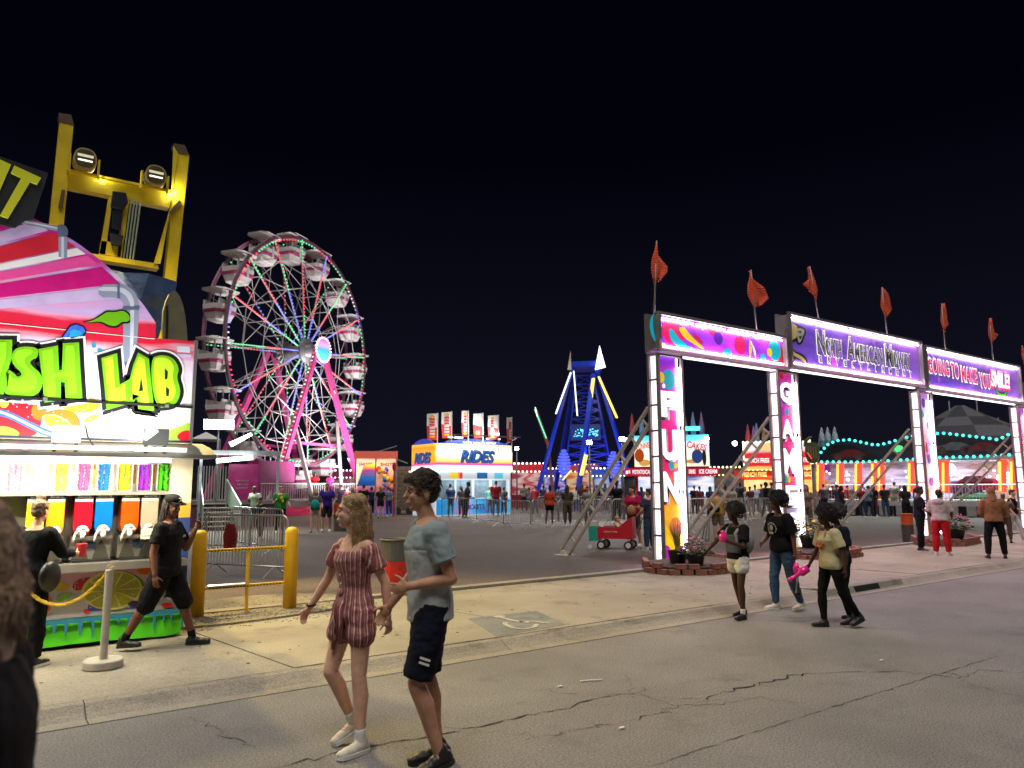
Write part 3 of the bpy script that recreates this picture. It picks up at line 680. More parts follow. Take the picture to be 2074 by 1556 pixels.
# sign board
arc = [(1.87, 2.21), (1.87, 3.37), (1.45, 3.36)]
for k in range(1, 24):
    a = R(28)+R(124)*k/24; arc.append((-.6+2.44*math.cos(a), 2.2+2.44*math.sin(a)))
arc += [(-2.65, 3.36), (-5, 3.37), (-5, 2.21)]
M_sign = print_mat('fruit_sign_print', [(0, '#f0e2c0'), (.12, '#f4ecdc'), (.30, '#e6dff0'), (.40, '#e0c8e0'), (.46, '#d02038'), (.56, '#d82848'), (.60, '#e8a0c0'), (.64, '#c8a8e0'), (.70, '#d8c8f0'), (.75, '#b888d8'), (.79, '#d838a0'), (.86, '#b80c70'), (.92, '#d81c88'), (.96, '#b00868'), (1, '#c01078')], 0., 'Z', 2.2, 4.75, .42)
sb = MB().prism(arc, fs2, -.06, 0).build('sign_board', M_sign, stand)
S2 = {'lime': mat('art_lime', C('#6cb414'), .4, var=.12, scale=2), 'limel': mat('art_lime_light', C('#b4d628'), .4, var=.12, scale=3), 'limed': mat('art_green_dark', C('#4f9e1c'), .4), 'black': mat('art_black', (.006,.006,.007), .45, var=0), 'white': mat('art_white', (.86,.86,.86), .4, var=.04),
      'grey': mat('art_pipe_grey', C('#8f97b0'), .4, var=.15, scale=3), 'greyl': mat('art_pipe_light', C('#ccd2e2'), .4, var=.1), 'greyd': mat('art_pipe_dark', C('#5d6884'), .4, var=.1),
      'orange': mat('art_orange', C('#f07818'), .4, var=.15, scale=6), 'orangel': mat('art_orange_flesh', C('#f8a828'), .4, var=.2, scale=9), 'red': mat('art_red', C('#d81828'), .4, var=.25, scale=5), 'rind': mat('art_rind', C('#f8e088'), .4, var=.05),
      'leaf': mat('art_leaf', C('#5aa01c'), .4, var=.3, scale=5), 'leafl': mat('art_leaf_light', C('#a4d440'), .4, var=.3, scale=5), 'blue': mat('art_blue', C('#3c6ee0'), .4, var=.3, scale=14), 'bluel': mat('art_blue_light', C('#a8c4f6'), .4, var=.2, scale=14), 'aqua': mat('art_aqua', C('#28a0d8'), .4, var=.15), 'purple': mat('art_purple', C('#5a2a5a'), .4, var=.3, scale=10), 'yellow': mat('art_yellow', C('#f8c828'), .4, var=.25, scale=5), 'pink': mat('art_pink', C('#f0a8b8'), .4, var=.12), 'lilac': mat('art_lilac', C('#c8b4e0'), .4, var=.1), 'blue2': mat('art_royal', C('#4058b8'), .4, var=.15, scale=4)}
def art(pts, c, d, it=1, name='printed_shape'): return flat(name, smooth_poly(pts, it) if it else pts, fs2, d, S2[c], sb, .002)
z2 = lambda l: l
ray_c = ['lilac', 'magr', 'pinkr', 'white', 'redr', 'lilac', 'magr', 'pinkr', 'lilac', 'redr', 'pinkr', 'lilac', 'magr']
S2['magr'] = mat('art_magenta', C('#c8147c'), .4, var=.1); S2['pinkr'] = mat('art_hot_pink', C('#e850a0'), .4, var=.1); S2['redr'] = mat('art_crimson', C('#d02438'), .4, var=.1)
def arch_hit(ox, oz, a):
    dx, dz = math.cos(a), math.sin(a); fx, fz = ox+.6, oz-2.2; b_ = fx*dx+fz*dz; c_ = fx*fx+fz*fz-2.40**2; return -b_+math.sqrt(max(0, b_*b_-c_))
ang = R(14)
for k in range(13):
    wd = R((2.2, 3.4, 2.0, 1.4, 3.6, 2.4, 2.8, 1.6, 3.2, 2.6, 1.8, 3.0, 2.2)[k]); q = []
    for t in (0, .5, 1): a_ = ang+wd*t; h_ = arch_hit(-2.4, 2.9, a_)-.01; q.append((-2.4+h_*math.cos(a_), 2.9+h_*math.sin(a_)))
    art([(-2.4+1.0*math.cos(ang), 2.9+1.0*math.sin(ang))]+q+[(-2.4+1.0*math.cos(ang+wd*.6), 2.9+1.0*math.sin(ang+wd*.6))], ray_c[k], .0005+.0001*k, 0)
    ang += wd*1.15
# grey pipes of the background print
art([(0.449,4.343),(0.527,4.359),(0.543,4.124),(0.464,4.126)], 'grey', .002, 0); art([(0.473,4.348),(0.498,4.353),(0.514,4.127),(0.488,4.127)], 'greyl', .005, 0)
art([(-0.423,4.45),(0.11,4.476),(0.428,4.458),(0.432,4.403),(0.114,4.418),(-0.418,4.392)], 'grey', .002, 0); art([(-0.421,4.433),(0.111,4.458),(0.429,4.444),(0.431,4.428),(0.113,4.44),(-0.42,4.414)], 'greyl', .005, 0)
art([(0.428,4.466),(0.478,4.492),(0.527,4.455),(0.533,4.36),(0.449,4.343),(0.44,4.389)], 'greyd', .003)
art([(0.853,3.883),(1.044,3.922),(1.151,3.906),(1.227,3.836),(1.258,3.726),(1.264,3.58),(1.269,2.904),(1.152,2.863),(1.112,3.56),(1.113,3.673),(1.083,3.75),(1.026,3.765),(0.862,3.741)], 'grey', .002, 1)
art([(0.854,3.86),(1.046,3.89),(1.132,3.871),(1.193,3.807),(1.216,3.704),(1.24,2.902),(1.213,2.892),(1.179,3.682),(1.153,3.76),(1.107,3.818),(1.035,3.84),(0.858,3.812)], 'greyl', .005, 1)
for q in ([(1.099,3.668),(1.264,3.698),(1.266,3.662),(1.101,3.633)], [(1.03,3.928),(1.055,3.932),(1.065,3.76),(1.041,3.756)], [(1.109,3.049),(1.28,3.078),(1.282,3.041),(1.112,3.013)]): art(q, 'greyd', .008, 0)
art([(1.679,3.293),(1.816,3.303),(1.82,3.23),(1.682,3.227)], 'greyl', .002, 0); art([(1.593,3.201),(1.836,3.21),(1.838,3.168),(1.596,3.152)], 'lilac', .003, 0)
# vapour cloud and beaker, shirt-less lab bits
art([(0.707,3.447),(0.811,3.481),(0.888,3.554),(0.939,3.609),(1.022,3.612),(1.103,3.648),(1.161,3.623),(1.201,3.556),(1.177,3.488),(1.113,3.488),(1.061,3.425),(0.978,3.423),(0.893,3.468),(0.813,3.45)], 'black', .004, 2)
art([(0.733,3.45),(0.812,3.47),(0.896,3.539),(0.947,3.594),(1.023,3.596),(1.102,3.63),(1.151,3.606),(1.183,3.553),(1.161,3.505),(1.105,3.508),(1.053,3.446),(0.984,3.444),(0.899,3.484),(0.819,3.461)], 'lime', .008, 2)
art([(0.635,3.442),(0.79,3.392),(0.739,3.261),(0.618,3.216),(0.544,3.247),(0.56,3.302)], 'black', .004, 1); art([(0.645,3.427),(0.772,3.386),(0.726,3.278),(0.621,3.235),(0.563,3.262),(0.573,3.294)], 'blue', .008, 1)
art([(0.633,3.372),(0.74,3.342),(0.712,3.289),(0.615,3.253)], 'aqua', .011, 1)
for (x, y, r) in ((640, 670, 32), (655, 755, 20), (700, 805, 24)):
    pass
art([(0.846,3.261),(0.876,3.214),(0.868,3.185),(0.837,3.185),(0.829,3.212)], 'aqua', .006, 2); art([(0.897,3.193),(0.94,3.158),(0.939,3.13),(0.902,3.126),(0.886,3.155)], 'aqua', .006, 2)
# lettering
LET = [[(0.025,3.177),(0.127,3.188),(0.136,3.001),(0.098,2.778),(0.098,2.618),(0.022,2.601),(-0.022,3.172)],
 [(0.142,3.082),(0.209,3.129),(0.359,3.133),(0.354,3.022),(0.306,2.999),(0.291,2.968),(0.315,2.932),(0.401,2.859),(0.421,2.744),(0.388,2.653),(0.308,2.606),(0.093,2.615),(0.098,2.749),(0.102,2.887),(0.159,2.856),(0.198,2.808),(0.231,2.83),(0.226,2.862),(0.161,2.922),(0.132,2.985)],
 [(0.355,3.115),(0.524,3.172),(0.551,2.912),(0.576,2.919),(0.567,3.199),(0.711,3.227),(0.738,2.983),(0.781,2.634),(0.631,2.6),(0.611,2.786),(0.576,2.789),(0.589,2.595),(0.447,2.565),(0.401,2.862)],
 [(0.929,3.079),(1.076,3.148),(1.122,2.805),(1.214,2.871),(1.237,2.609),(1.015,2.518),(0.966,2.848)],
 [(1.281,3.174),(1.392,3.116),(1.481,2.533),(1.319,2.551),(1.305,2.653),(1.283,2.658),(1.261,2.59),(1.234,2.609),(1.214,2.868),(1.24,3.029)],
 [(1.401,3.112),(1.506,3.176),(1.641,3.157),(1.716,3.032),(1.686,2.931),(1.746,2.779),(1.714,2.647),(1.642,2.59),(1.482,2.571)]]
for i, P in enumerate(LET):
    it = 2 if i in (1, 5) else 0
    for off, c, d in ((.062, 'white', .010), (.040, 'black', .014), (.0, 'lime' if i < 3 else 'lime', .018)):
        flat('letter' if c == 'lime' else 'letter_outline', offset_poly(smooth_poly(P, it) if it else P, off), fs2, d, S2[c], sb, .003)
    q = offset_poly(smooth_poly(P, it) if it else P, -.035)
    cx = sum(p[0] for p in q)/len(q)
    flat('letter_face', [(p[0]-.012, p[1]+.012) for p in q], fs2, .0225, S2['limel'] if i > 2 else mat('art_lime_mid', C('#84c41c'), .4, var=.12, scale=2), sb, .003)
for P in ([(1.326,2.901),(1.314,2.741),(1.356,2.755)], [(1.559,3.018),(1.593,2.988),(1.592,2.907),(1.566,2.896)], [(1.582,2.816),(1.62,2.787),(1.618,2.713),(1.591,2.707)]):
    flat('letter_counter', P, fs2, .027, S2['black'], sb, .002)
# fruit along the bottom of the sign
art([(0.002,2.554),(0.141,2.578),(0.348,2.561),(0.443,2.434),(0.421,2.228),(0.241,2.193),(0.029,2.2)], 'red', .002, 2)
art([(0.333,2.516),(0.397,2.557),(0.469,2.517),(0.482,2.422),(0.435,2.375),(0.353,2.4)], 'orange', .004, 2)
art([(0.442,2.456),(0.564,2.508),(0.705,2.501),(0.783,2.399),(0.785,2.271),(0.684,2.245),(0.568,2.263),(0.462,2.347)], 'orange', .006, 2)
art([(0.426,2.411),(0.467,2.45),(0.568,2.448),(0.674,2.386),(0.731,2.299),(0.683,2.255),(0.58,2.271),(0.475,2.333)], 'rind', .009, 2)
art([(0.451,2.408),(0.481,2.433),(0.569,2.429),(0.662,2.374),(0.706,2.301),(0.669,2.273),(0.579,2.29),(0.487,2.345)], 'orangel', .012, 2)
art([(0.586,2.546),(0.709,2.629),(0.839,2.646),(0.948,2.614),(0.941,2.522),(0.772,2.467),(0.602,2.502)], 'yellow', .003, 2)
art([(0.798,2.37),(0.84,2.44),(0.93,2.475),(0.958,2.469),(0.909,2.397)], 'leafl', .007, 1)
art([(0.045,2.3),(0.138,2.311),(0.223,2.278),(0.269,2.23),(0.193,2.205),(0.052,2.203)], 'leafl', .008, 1); art([(0.071,2.573),(0.13,2.57),(0.152,2.535),(0.124,2.49),(0.077,2.494)], 'leafl', .008, 1)
art([(0.939,2.552),(1.005,2.564),(1.016,2.503),(0.977,2.477),(0.948,2.507)], 'red', .006, 1)
art([(0.03,2.492),(0.15,2.462),(0.325,2.37),(0.491,2.289),(0.685,2.222),(0.868,2.214),(0.674,2.195),(0.484,2.215),(0.305,2.311),(0.155,2.391),(0.036,2.42)], 'blue', .013, 1)
art([(0.031,2.477),(0.152,2.441),(0.314,2.355),(0.493,2.263),(0.66,2.214),(0.482,2.233),(0.303,2.332),(0.154,2.412),(0.033,2.449)], 'bluel', .016, 1)
art([(1.573,2.253),(1.642,2.336),(1.759,2.373),(1.869,2.443),(1.882,2.199),(1.606,2.191)], 'leafl', .003, 1)
art([(1.72,2.258),(1.776,2.325),(1.874,2.345),(1.881,2.215),(1.783,2.204)], 'red', .006, 2)
art([(1.051,2.266),(1.105,2.28),(1.139,2.223),(1.069,2.205)], 'pink', .006, 1)
art([(1.45,2.328),(1.502,2.346),(1.576,2.32),(1.586,2.278),(1.47,2.273)], 'purple', .006, 1)
sp = MB()
for k in range(170):
    t = random.random(); x = -.1+1.75*t; z = 2.3+.32*(1-t)+random.gauss(0, .07)
    if 2.23 < z < 2.62: sp.prism(ellipse2(x, z, random.uniform(.003, .012), random.uniform(.003, .01), 0, 6), fs2, .018, .0195)
sp.build('splash_drops', S2['bluel'], sb)['kind'] = 'stuff'
bl = MB(); bl.box(-5, 1.87, SFY-.045, SFY-.03, 2.585, 2.61); bl.build('sign_rail', S2['black'], stand)
for x in (-1.6, .45, 1.6): MB().box(x-.02, x+.02, SFY-.058, SFY-.045, 2.58, 2.615).build('rail_clip', M_inox, stand)
MB().box(-5, 1.44, SFY-.006, SFY-.003, 3.345, 3.352).build('panel_seam', S2['white'], stand)
MB().box(-5, 1.87, SFY-.05, SFY-.001, 2.195, 2.215).build('sign_sill', mat('sill_navy', (.02,.03,.09), .4), stand)
MB().box(1.86, 1.895, SFY-.03, SFY+.07, 2.2, 3.38).build('edge_trim', M_inox, stand)
# black plate with yellow lettering on the arch top
pl = MB().prism([(-0.766,5.193),(0.305,5.007),(0.207,4.472),(0.14,4.447),(0.061,4.355),(-0.7,4.407)], lambda u, v, d: (u, 8.86-d, v), -.05, 0).build('name_plate', mat('plate_black', (.012,.013,.016), .5), stand)
fp = lambda u, v, d: (u, 8.86-d, v)
for P in ([(0.008,5.005),(0.247,4.931),(0.218,4.852),(0.156,4.864),(-0.004,4.431),(-0.072,4.448),(0.077,4.888),(-0.015,4.918)], [(-0.159,5.052),(-0.021,5.008),(-0.111,4.639),(-0.265,4.629)], [(-0.367,5.101),(-0.243,5.072),(-0.33,4.629),(-0.456,4.62)]):
    flat('letter', P, fp, .004, mat('plate_yellow', C('#c8cc28'), .45, var=.06), pl, .02)
# counter, lower print and slime skirt
ct = MB(); ct.box(-6, XR-.02, 8.72, 8.96, .88, .925); ct.box(-6, XR-.02, 8.72, 8.74, .85, .88); ct.build('counter', M_inox, stand)
lp = MB().prism([(-6,.38),(XR-.05,.38),(XR-.05,.88),(-6,.88)], fs2, -.05, .0).build('lower_panel', print_mat('lower_panel_print', [(0, '#c9c3bd'), (.55, '#d8cfcb'), (.75, '#f0b8c4'), (1, '#e8909c')], 0, 'Z', .38, .88, .12), stand)
def lart(pts, c, d, it=1): return flat('printed_shape', smooth_poly(pts, it) if it else pts, fs2, d, S2[c], lp, .002)
lart([(0.98,0.546),(1.311,0.515),(1.584,0.464),(1.587,0.41),(0.976,0.431)], 'blue2', .002, 0)
cxl, czl = (1.192,0.624)
lart(ellipse2(cxl+.02, czl-.005, .30, .205, -.12, 28), 'limed', .004, 0); lart(ellipse2(cxl, czl, .285, .2, -.1, 28), 'rind', .007, 0)
M_flesh = mat('art_lime_flesh', C('#b8b828'), .4, var=.15, scale=12)
for k in range(10):
    a = k*2*PI/10; q = [(cxl, czl)]+[(cxl+.262*math.cos(t), czl+.18*math.sin(t)) for t in (a+.05, a+.22, a+.42, a+.58)]
    flat('printed_shape', q, fs2, .010, M_flesh, lp, .002)
lart([(0.826,0.724),(0.896,0.769),(1.005,0.774),(1.009,0.71),(0.96,0.675),(0.871,0.638),(0.824,0.673)], 'red', .004, 1); lart([(0.631,0.739),(0.706,0.765),(0.81,0.713),(0.792,0.651),(0.67,0.655)], 'yellow', .003, 1)
lart([(0.687,0.572),(0.716,0.626),(0.804,0.637),(0.85,0.614),(0.798,0.562),(0.722,0.544)], 'leafl', .006, 1); lart([(1.409,0.493),(1.453,0.569),(1.562,0.619),(1.594,0.61),(1.58,0.531),(1.482,0.5)], 'leafl', .006, 1)
lart([(0.54,0.647),(0.617,0.628),(0.659,0.575),(0.65,0.476),(0.599,0.432),(0.556,0.43)], 'orange', .006, 1); lart([(0.547,0.56),(0.612,0.554),(0.632,0.49),(0.598,0.444),(0.555,0.449)], 'orangel', .009, 1)
lart([(1.39,0.812),(1.473,0.86),(1.573,0.86),(1.58,0.752),(1.467,0.76)], 'orange', .004, 1); lart([(1.336,0.487),(1.408,0.507),(1.484,0.46),(1.449,0.43),(1.351,0.453)], 'purple', .008, 1)
lart([(1.66,0.443),(1.762,0.447),(1.816,0.402),(1.714,0.385)], 'red', .008, 1); lart([(0.935,0.448),(0.986,0.456),(0.994,0.417),(0.943,0.416)], 'red', .008, 1)
lart([(0.645,0.857),(1.193,0.865),(1.196,0.825),(0.647,0.819)], 'white', .003, 1)
sp = MB()
for k in range(260):
    x = random.uniform(.3, 1.8); z = random.gauss(.62, .11)
    if .4 < z < .86: sp.prism(ellipse2(x, z, random.uniform(.003, .011), random.uniform(.003, .009), 0, 6), fs2, .011, .0125)
sp.build('splash_drops', S2['greyl'], lp)['kind'] = 'stuff'
M_skg = mat('skirt_green_vinyl', C('#4cc01c'), .45, var=.15, scale=3); M_skb = mat('skirt_teal_vinyl', C('#2c7ea0'), .45, var=.2, scale=4)
vs, fcs = [], []
nx = 120
for k in range(nx+1):
    x = -6+(XR-.02+6)*k/nx; wv = .012*math.sin(k*1.7)+.008*math.sin(k*.63)
    vs += [(x, SFY-.012, .375), (x, SFY-.02+wv*.5, .24), (x, SFY-.035+wv, .115+.01*math.sin(k*.31))]
for k in range(nx): fcs += [(3*k, 3*k+3, 3*k+4, 3*k+1), (3*k+1, 3*k+4, 3*k+5, 3*k+2)]
sk = MB().add(vs, fcs).build('slime_skirt', M_skg, stand, True)
dp = [(-6, .378)]; x = -6
while x < XR-.02:
    w = random.uniform(.05, .09); dl = random.choice((.05, .08, .12, .16)); dp += [(x+w*.25, .33), (x+w*.45, .33-dl), (x+w*.6, .33-dl), (x+w*.8, .335)]; x += w+random.uniform(.02, .06)
dp += [(XR-.02, .33), (XR-.02, .378)]
MB().prism(dp, lambda u, v, d: (u, SFY-d, v), .04, .046).build('slime_drips', M_skb, sk)
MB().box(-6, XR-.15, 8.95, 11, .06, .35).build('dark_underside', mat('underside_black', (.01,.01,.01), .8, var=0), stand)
MB().box(1.55, XR-.06, 8.9, 9.2, .08, .13).build('wooden_block', mat('timber', (.25,.16,.08), .8), stand)
# interior shelf and lighting
MB().box(-6, XR-.2, 8.97, 9.5, 1.615, 1.65).build('shelf', M_inoxd, stand)
MB().box(-6, XR-.2, 9.5, 9.52, 1.65, 2.0).build('shelf_back', mat('shelf_back_white', (.85,.84,.8), .4, var=.03), stand)
MB().box(-6, XR-.2, 9.42, 9.44, .93, 1.6).build('splash_back', mat('splash_back_steel', (.34,.32,.28), .4, .5), stand)
for x in [0.991,1.409,1.617,1.831]: MB().box(x-.05, x+.05, 9.47, 9.48, 1.74, 1.96).build('price_card', mat('orange_card', C('#f0a020'), .5), stand)
TB2 = MB().path([(0,0,0),(1,0,0)], .022, 8).mesh('tube', emit('stand_tube', (1,.95,.82), 11, True))
for x in (-4.4, -3.1, -1.8, -.5): inst('fluorescent_tube', TB2, stand, (x, 9.06, 1.975), (0,0,0), (1.15, 1, 1))
inst('fluorescent_tube', TB2, stand, (.72, 9.06, 1.975), (0,0,0), (.75, .8, .8))
lamp('stand_light', 'AREA', (-.6, 9.15, 1.97), (-.5, 8.4, .6), 42, (1,.9,.68), 3.4, .12, stand)
MB().box(-4, 1.6, 8.44, 8.52, 1.955, 1.995).build('hood_lamp', emit('hood_lamp_warm', (1,.9,.66), 5.0), stand)
lamp('hood_and_fill_light', 'AREA', (.0, 8.48, 1.95), (.0, 8.95, 1.15), 46, (1,.9,.66), 3.4, .07, stand)
lamp('hood_and_fill_light', 'AREA', (.0, 8.28, 1.98), (.3, 7.0, .0), 18, (1,.80,.42), 3.4, .07, stand)
lamp('hood_and_fill_light', 'AREA', (.0, 8.27, 1.98), (.0, 8.9, .45), 90, (1,.9,.66), 3.4, .07, stand)  # added fill light aimed at the lower panel to brighten it
# cup stacks in clear holders
CUP = lambda c, nm: MB().lathe([(.030,0),(.045,.03),(.048,.03),(.048,.038),(.001,.038)], 10).mesh('cup', mat(nm, C(c), .35, var=.2, scale=30))
for nm, c, px in (('green', '#58d820', 1.673), ('purple', '#a030e0', 1.473), ('yellow', '#f0d820', 1.273), ('blue', '#2080e0', 1.074), ('pink', '#f060a8', 0.88), ('lemon', '#f0e060', 0.674), ('white', '#f0f0f0', 0.465), ('rose', '#f8a0c0', 0.259)):
    o = thing('cup_holder', 'clear holder of stacked %s cups on the stand shelf' % nm, 'cup holder', (px, 9.2, 1.652)); me = CUP(c, nm+'_cup_plastic')
    for k in range(8):
        for s in (-1, 1): inst('cup', me, o, (s*.028+random.uniform(-.006, .006), random.uniform(-.01, .01), .012+k*.036), (random.uniform(-.1, .1), random.uniform(-.12, .12), 0), (.62, .62, 1.0))
    MB().box(-.075, .075, -.07, .07, 0, .008).build('base', M_inox, o)
    for s in (-1, 1): MB().box(s*.072-.004, s*.072+.004, -.06, .06, .01, .31).build('side', mat('holder_clear', (.75,.75,.72), .2), o)
# twin-hopper slush machines
HOP = [('yellow', '#f0e020', 200, 345), ('orange', '#f88818', 345, 510), ('red', '#d01024', 580, 735), ('blue', '#0860c8', 745, 890), ('tangerine', '#f04808', 950, 1100), ('empty', '#9a9080', 1115, 1245)]
ML = mat('dispenser_lid_black', (.012,.012,.014), .35); MW = mat('faucet_white', (.82,.80,.76), .35, var=.05)
mxs = [[0.369,0.723],[0.789,1.171],[1.232,1.617]]
mxs = [(-.42, .05)]+[tuple(m) for m in mxs]
allhop = [('cherry', '#c8182c'), ('green', '#50c020')]+[(a, b) for a, b, _, _ in HOP]
labs = ['slush machine with cherry and green hoppers at the frame edge', 'slush machine with yellow and orange hoppers', 'slush machine with red and blue hoppers', 'slush machine with a tangerine hopper and an out of service side']
for i, (xa, xb) in enumerate(mxs):
    w = xb-xa; o = thing('slush_machine', labs[i], 'slush machine', ((xa+xb)/2, 9.02, .926), 0, 'slush machines on the stand counter')
    b = MB(); b.box(-w/2, w/2, .06, .38, .02, .26); b.box(-w/2, w/2, .0, .06, .225, .26); b.build('body', M_inox, o)
    MB().box(-w/2+.01, w/2-.01, -.1, .06, .0, .02).build('drip_tray', ML, o)
    for s in (-1, 1):
        nm, hx = allhop[i*2+(0 if s < 0 else 1)]; cx = s*w/4; hw = w/4-.012
        hp = [(cx-hw, .62), (cx-hw, .36), (cx-hw*.75, .29), (cx-hw*.3, .262), (cx+hw*.3, .262), (cx+hw*.75, .29), (cx+hw, .36), (cx+hw, .62)]
        MB().prism(hp, lambda u, v, d: (u, d, v), .0, .3).build('hopper', mat('slush_'+nm, C(hx), .15, var=.15, scale=5, coat=.6), o)
        MB().box(cx-hw, cx+hw, .0, .3, .622, .655).build('hopper_top', mat('hopper_clear', (.5,.45,.42), .15), o)
        MB().box(cx-hw-.004, cx+hw+.004, -.012, .31, .657, .70).build('lid', ML, o)
        text('lettering', 'Gourmet Ice', Matrix(((1,0,0,cx),(0,0,-1,-.0125),(0,1,0,.678),(0,0,0,1))), hw*1.5, .02, S2['white'], o, .0, .35, .002)
        fa = MB(); fa.path([(cx,.0,.32),(cx,-.05,.32)], [.06,.052], 16); fa.box(cx-.055, cx+.055, -.075, -.045, .31, .335); fa.box(cx-.028, cx+.028, -.08, -.04, .335, .37); fa.tube((cx,-.05,.31),(cx,-.05,.24), .03, .022, 12)
        fa.path([(cx-.055,-.07,.32),(cx-.075,-.08,.27),(cx-.08,-.07,.2)], .012, 6); fa.build('faucet', MW if nm != 'empty' else mat('faucet_grey', (.5,.48,.4), .4), o, True)
        MB().prism([(cx-.075,.024),(cx-.04,.15),(cx,.215),(cx+.04,.15),(cx+.075,.024)], lambda u, v, d: (u, d, v), .045, .0595).build('spout_shade', mat('spout_shade_dark', (.05,.045,.035), .5), o)  # dark plate paints the shadow below each spout onto the steel front
    MB().box(-.045, .045, .04, .0585, .13, .2).build('control_panel', mat('control_navy', (.02,.03,.06), .3), o)
    if i == 3:
        pp = MB().box(w/4-.09, w/4+.05, -.1, -.095, .215, .315).build('paper_sign', mat('paper_cream', (.8,.76,.66), .7, var=.04), o)
        for k, tx in enumerate(('OUT OF', 'SERVICE')): text('lettering', tx, Matrix(((1,0,0,w/4-.02),(0,0,-1,-.1005),(0,1,0,.288-k*.042),(0,0,0,1))), .11, .026, mat('marker_brown', (.12,.04,.02), .7), pp, .01, 0, .001)
# floodlights standing on the hood
M_fbox = mat('flood_housing', (.02,.025,.02), .5)
for i, (x, lab) in enumerate(((1.42, 'black floodlight box on the hood in front of the sign'), (.62, 'grey floodlight on the hood beside the orange slice'), (-1.4, 'floodlight on the hood outside the frame edge'))):
    if i == 2: o = stand; off = Vector((x, 8.33, 2.1))
    else: o = thing('floodlight', lab, 'floodlight', (x, 8.33, 2.1), 0, 'floodlights on the stand hood'); off = Vector((0,0,0))
    MB().box(off.x-.12, off.x+.12, off.y-.03, off.y+.0, off.z+.03, off.z+.2).build('housing', M_fbox if i == 0 else M_inoxd, o)
    MB().box(off.x-.1, off.x+.1, off.y+.002, off.y+.006, off.z+.05, off.z+.18).build('lens', emit('flood_and_fill_lens', (1,1,.97), 8), o)
    for s in (-1, 1): MB().box(off.x+s*.09-.015, off.x+s*.09+.015, off.y-.02, off.y+.02, off.z-.05, off.z+.03).build('foot', M_fbox, o)
    lamp('flood_light', 'AREA', off+Vector((0, .01, .12)), off+Vector((-.55 if i == 0 else (-.2 if i == 1 else .3), .57, .75)), (26, 8, 34)[i], (1,.98,.95), .2, .12, o)
MB().box(-4.5, 1.7, 8.2, 8.26, 2.06, 2.1).build('sign_fill_strip', emit('sign_fill_glow', (1,.97,.92), 2.5), stand)  # made-up glowing strip that goes with the added sign light
lamp('sign_fill_light', 'AREA', (-.6, 8.22, 2.14), (-.5, 8.9, 3.9), 70, (1,.97,.95), 4.6, .05, stand)  # added area light to brighten the sign board evenly
cb = MB().path([(.78,8.34,2.3),(.8,8.31,2.2),(.86,8.3,2.1),(1.0,8.285,2.07),(1.2,8.285,2.06),(1.33,8.29,2.09),(1.42,8.31,2.11)], .008, 6).build('power_cable', S2['black'], None, True); tag(cb, 'thin black power cable drooping along the hood edge to the floodlight', 'cable')

# ---------------------------------------------------------- yellow lifting mast behind the stand
M_yel = mat('mast_yellow_paint', C('#d8c01c'), .5, var=.16, scale=3, bump=.1); M_cap = mat('mast_brown_cap', (.09,.06,.035), .7); MY = 13.0
mast = thing('lifting_mast', 'yellow steel goalpost mast with two floodlights behind the slush stand', 'mast', (0,0,0))
fm = lambda u, v, d: (u, MY+d, v)
for P, cap in (([(0.542,7.429),(0.732,7.432),(0.664,5.669),(0.478,5.691)], [(0.518,7.571),(0.687,7.591),(0.736,7.434),(0.539,7.428)]), ([(2.279,7.373),(2.466,7.39),(2.258,5.223),(2.091,5.238)], [(2.209,7.538),(2.381,7.552),(2.466,7.39),(2.283,7.381)])):
    lo = [(p[0], p[1]) for p in P]; lo[2] = (lo[2][0], 2.0); lo[3] = (lo[3][0], 2.0)
    MB().prism(lo, fm, 0, .22).build('post', M_yel, mast); MB().prism(cap, fm, -.01, .23).build('post_cap', M_cap, mast)
MB().prism([(2.204,7.479),(2.279,7.373),(2.213,6.39),(2.016,5.367),(2.116,5.384),(2.215,6.346)], fm, -.03, -.004).build('flange', M_yel, mast)
MB().prism([(0.681,6.651),(2.218,6.651),(2.203,6.388),(0.69,6.401)], fm, .02, .2).build('crossbeam', M_yel, mast)
MB().prism([(0.68,6.672),(2.197,6.679),(2.218,6.644),(0.682,6.641)], fm, -.06, .26).build('crossbeam_flange', M_yel, mast)
MB().prism([(1.079,5.377),(2.074,5.377),(2.098,5.294),(1.085,5.295)], fm, -.02, .2).build('lower_beam', M_yel, mast)
for P in ([(1.301,6.378),(1.356,6.369),(1.309,5.399),(1.228,5.405)], [(1.531,6.367),(1.597,6.371),(1.546,5.379),(1.481,5.389)], [(1.241,5.618),(1.53,5.632),(1.526,5.397),(1.228,5.405)]): MB().prism(P, fm, .02, .16).build('inner_frame', M_yel, mast)
M_hyd = mat('hydraulic_dark', (.015,.02,.035), .35)
for P, d in (([(1.342,6.452),(1.535,6.466),(1.572,6.311),(1.524,6.191),(1.331,6.191)], -.06), ([(1.369,6.157),(1.506,6.177),(1.499,5.841),(1.37,5.857)], -.04), ([(1.349,5.756),(1.542,5.742),(1.507,5.564),(1.379,5.571)], -.05)): MB().prism(P, fm, d, .01).build('winch', M_hyd, mast)
for k in range(4):
    a, b = (1.624,6.378), (1.573,5.384)
    MB().tube((a[0]+k*.045, MY, a[1]), (b[0]+k*.045, MY, b[1]), .015, n=6).build('cable', mat('cable_grey_green', (.28,.34,.26), .6), mast)
for P in ([(0.644,6.317),(0.69,6.318),(0.681,6.034),(0.618,6.03)], [(2.34,6.544),(2.382,6.508),(2.23,6.259),(2.198,6.297)]): MB().prism(P, fm, -.04, -.005).build('hinge_plate', M_cap, mast)
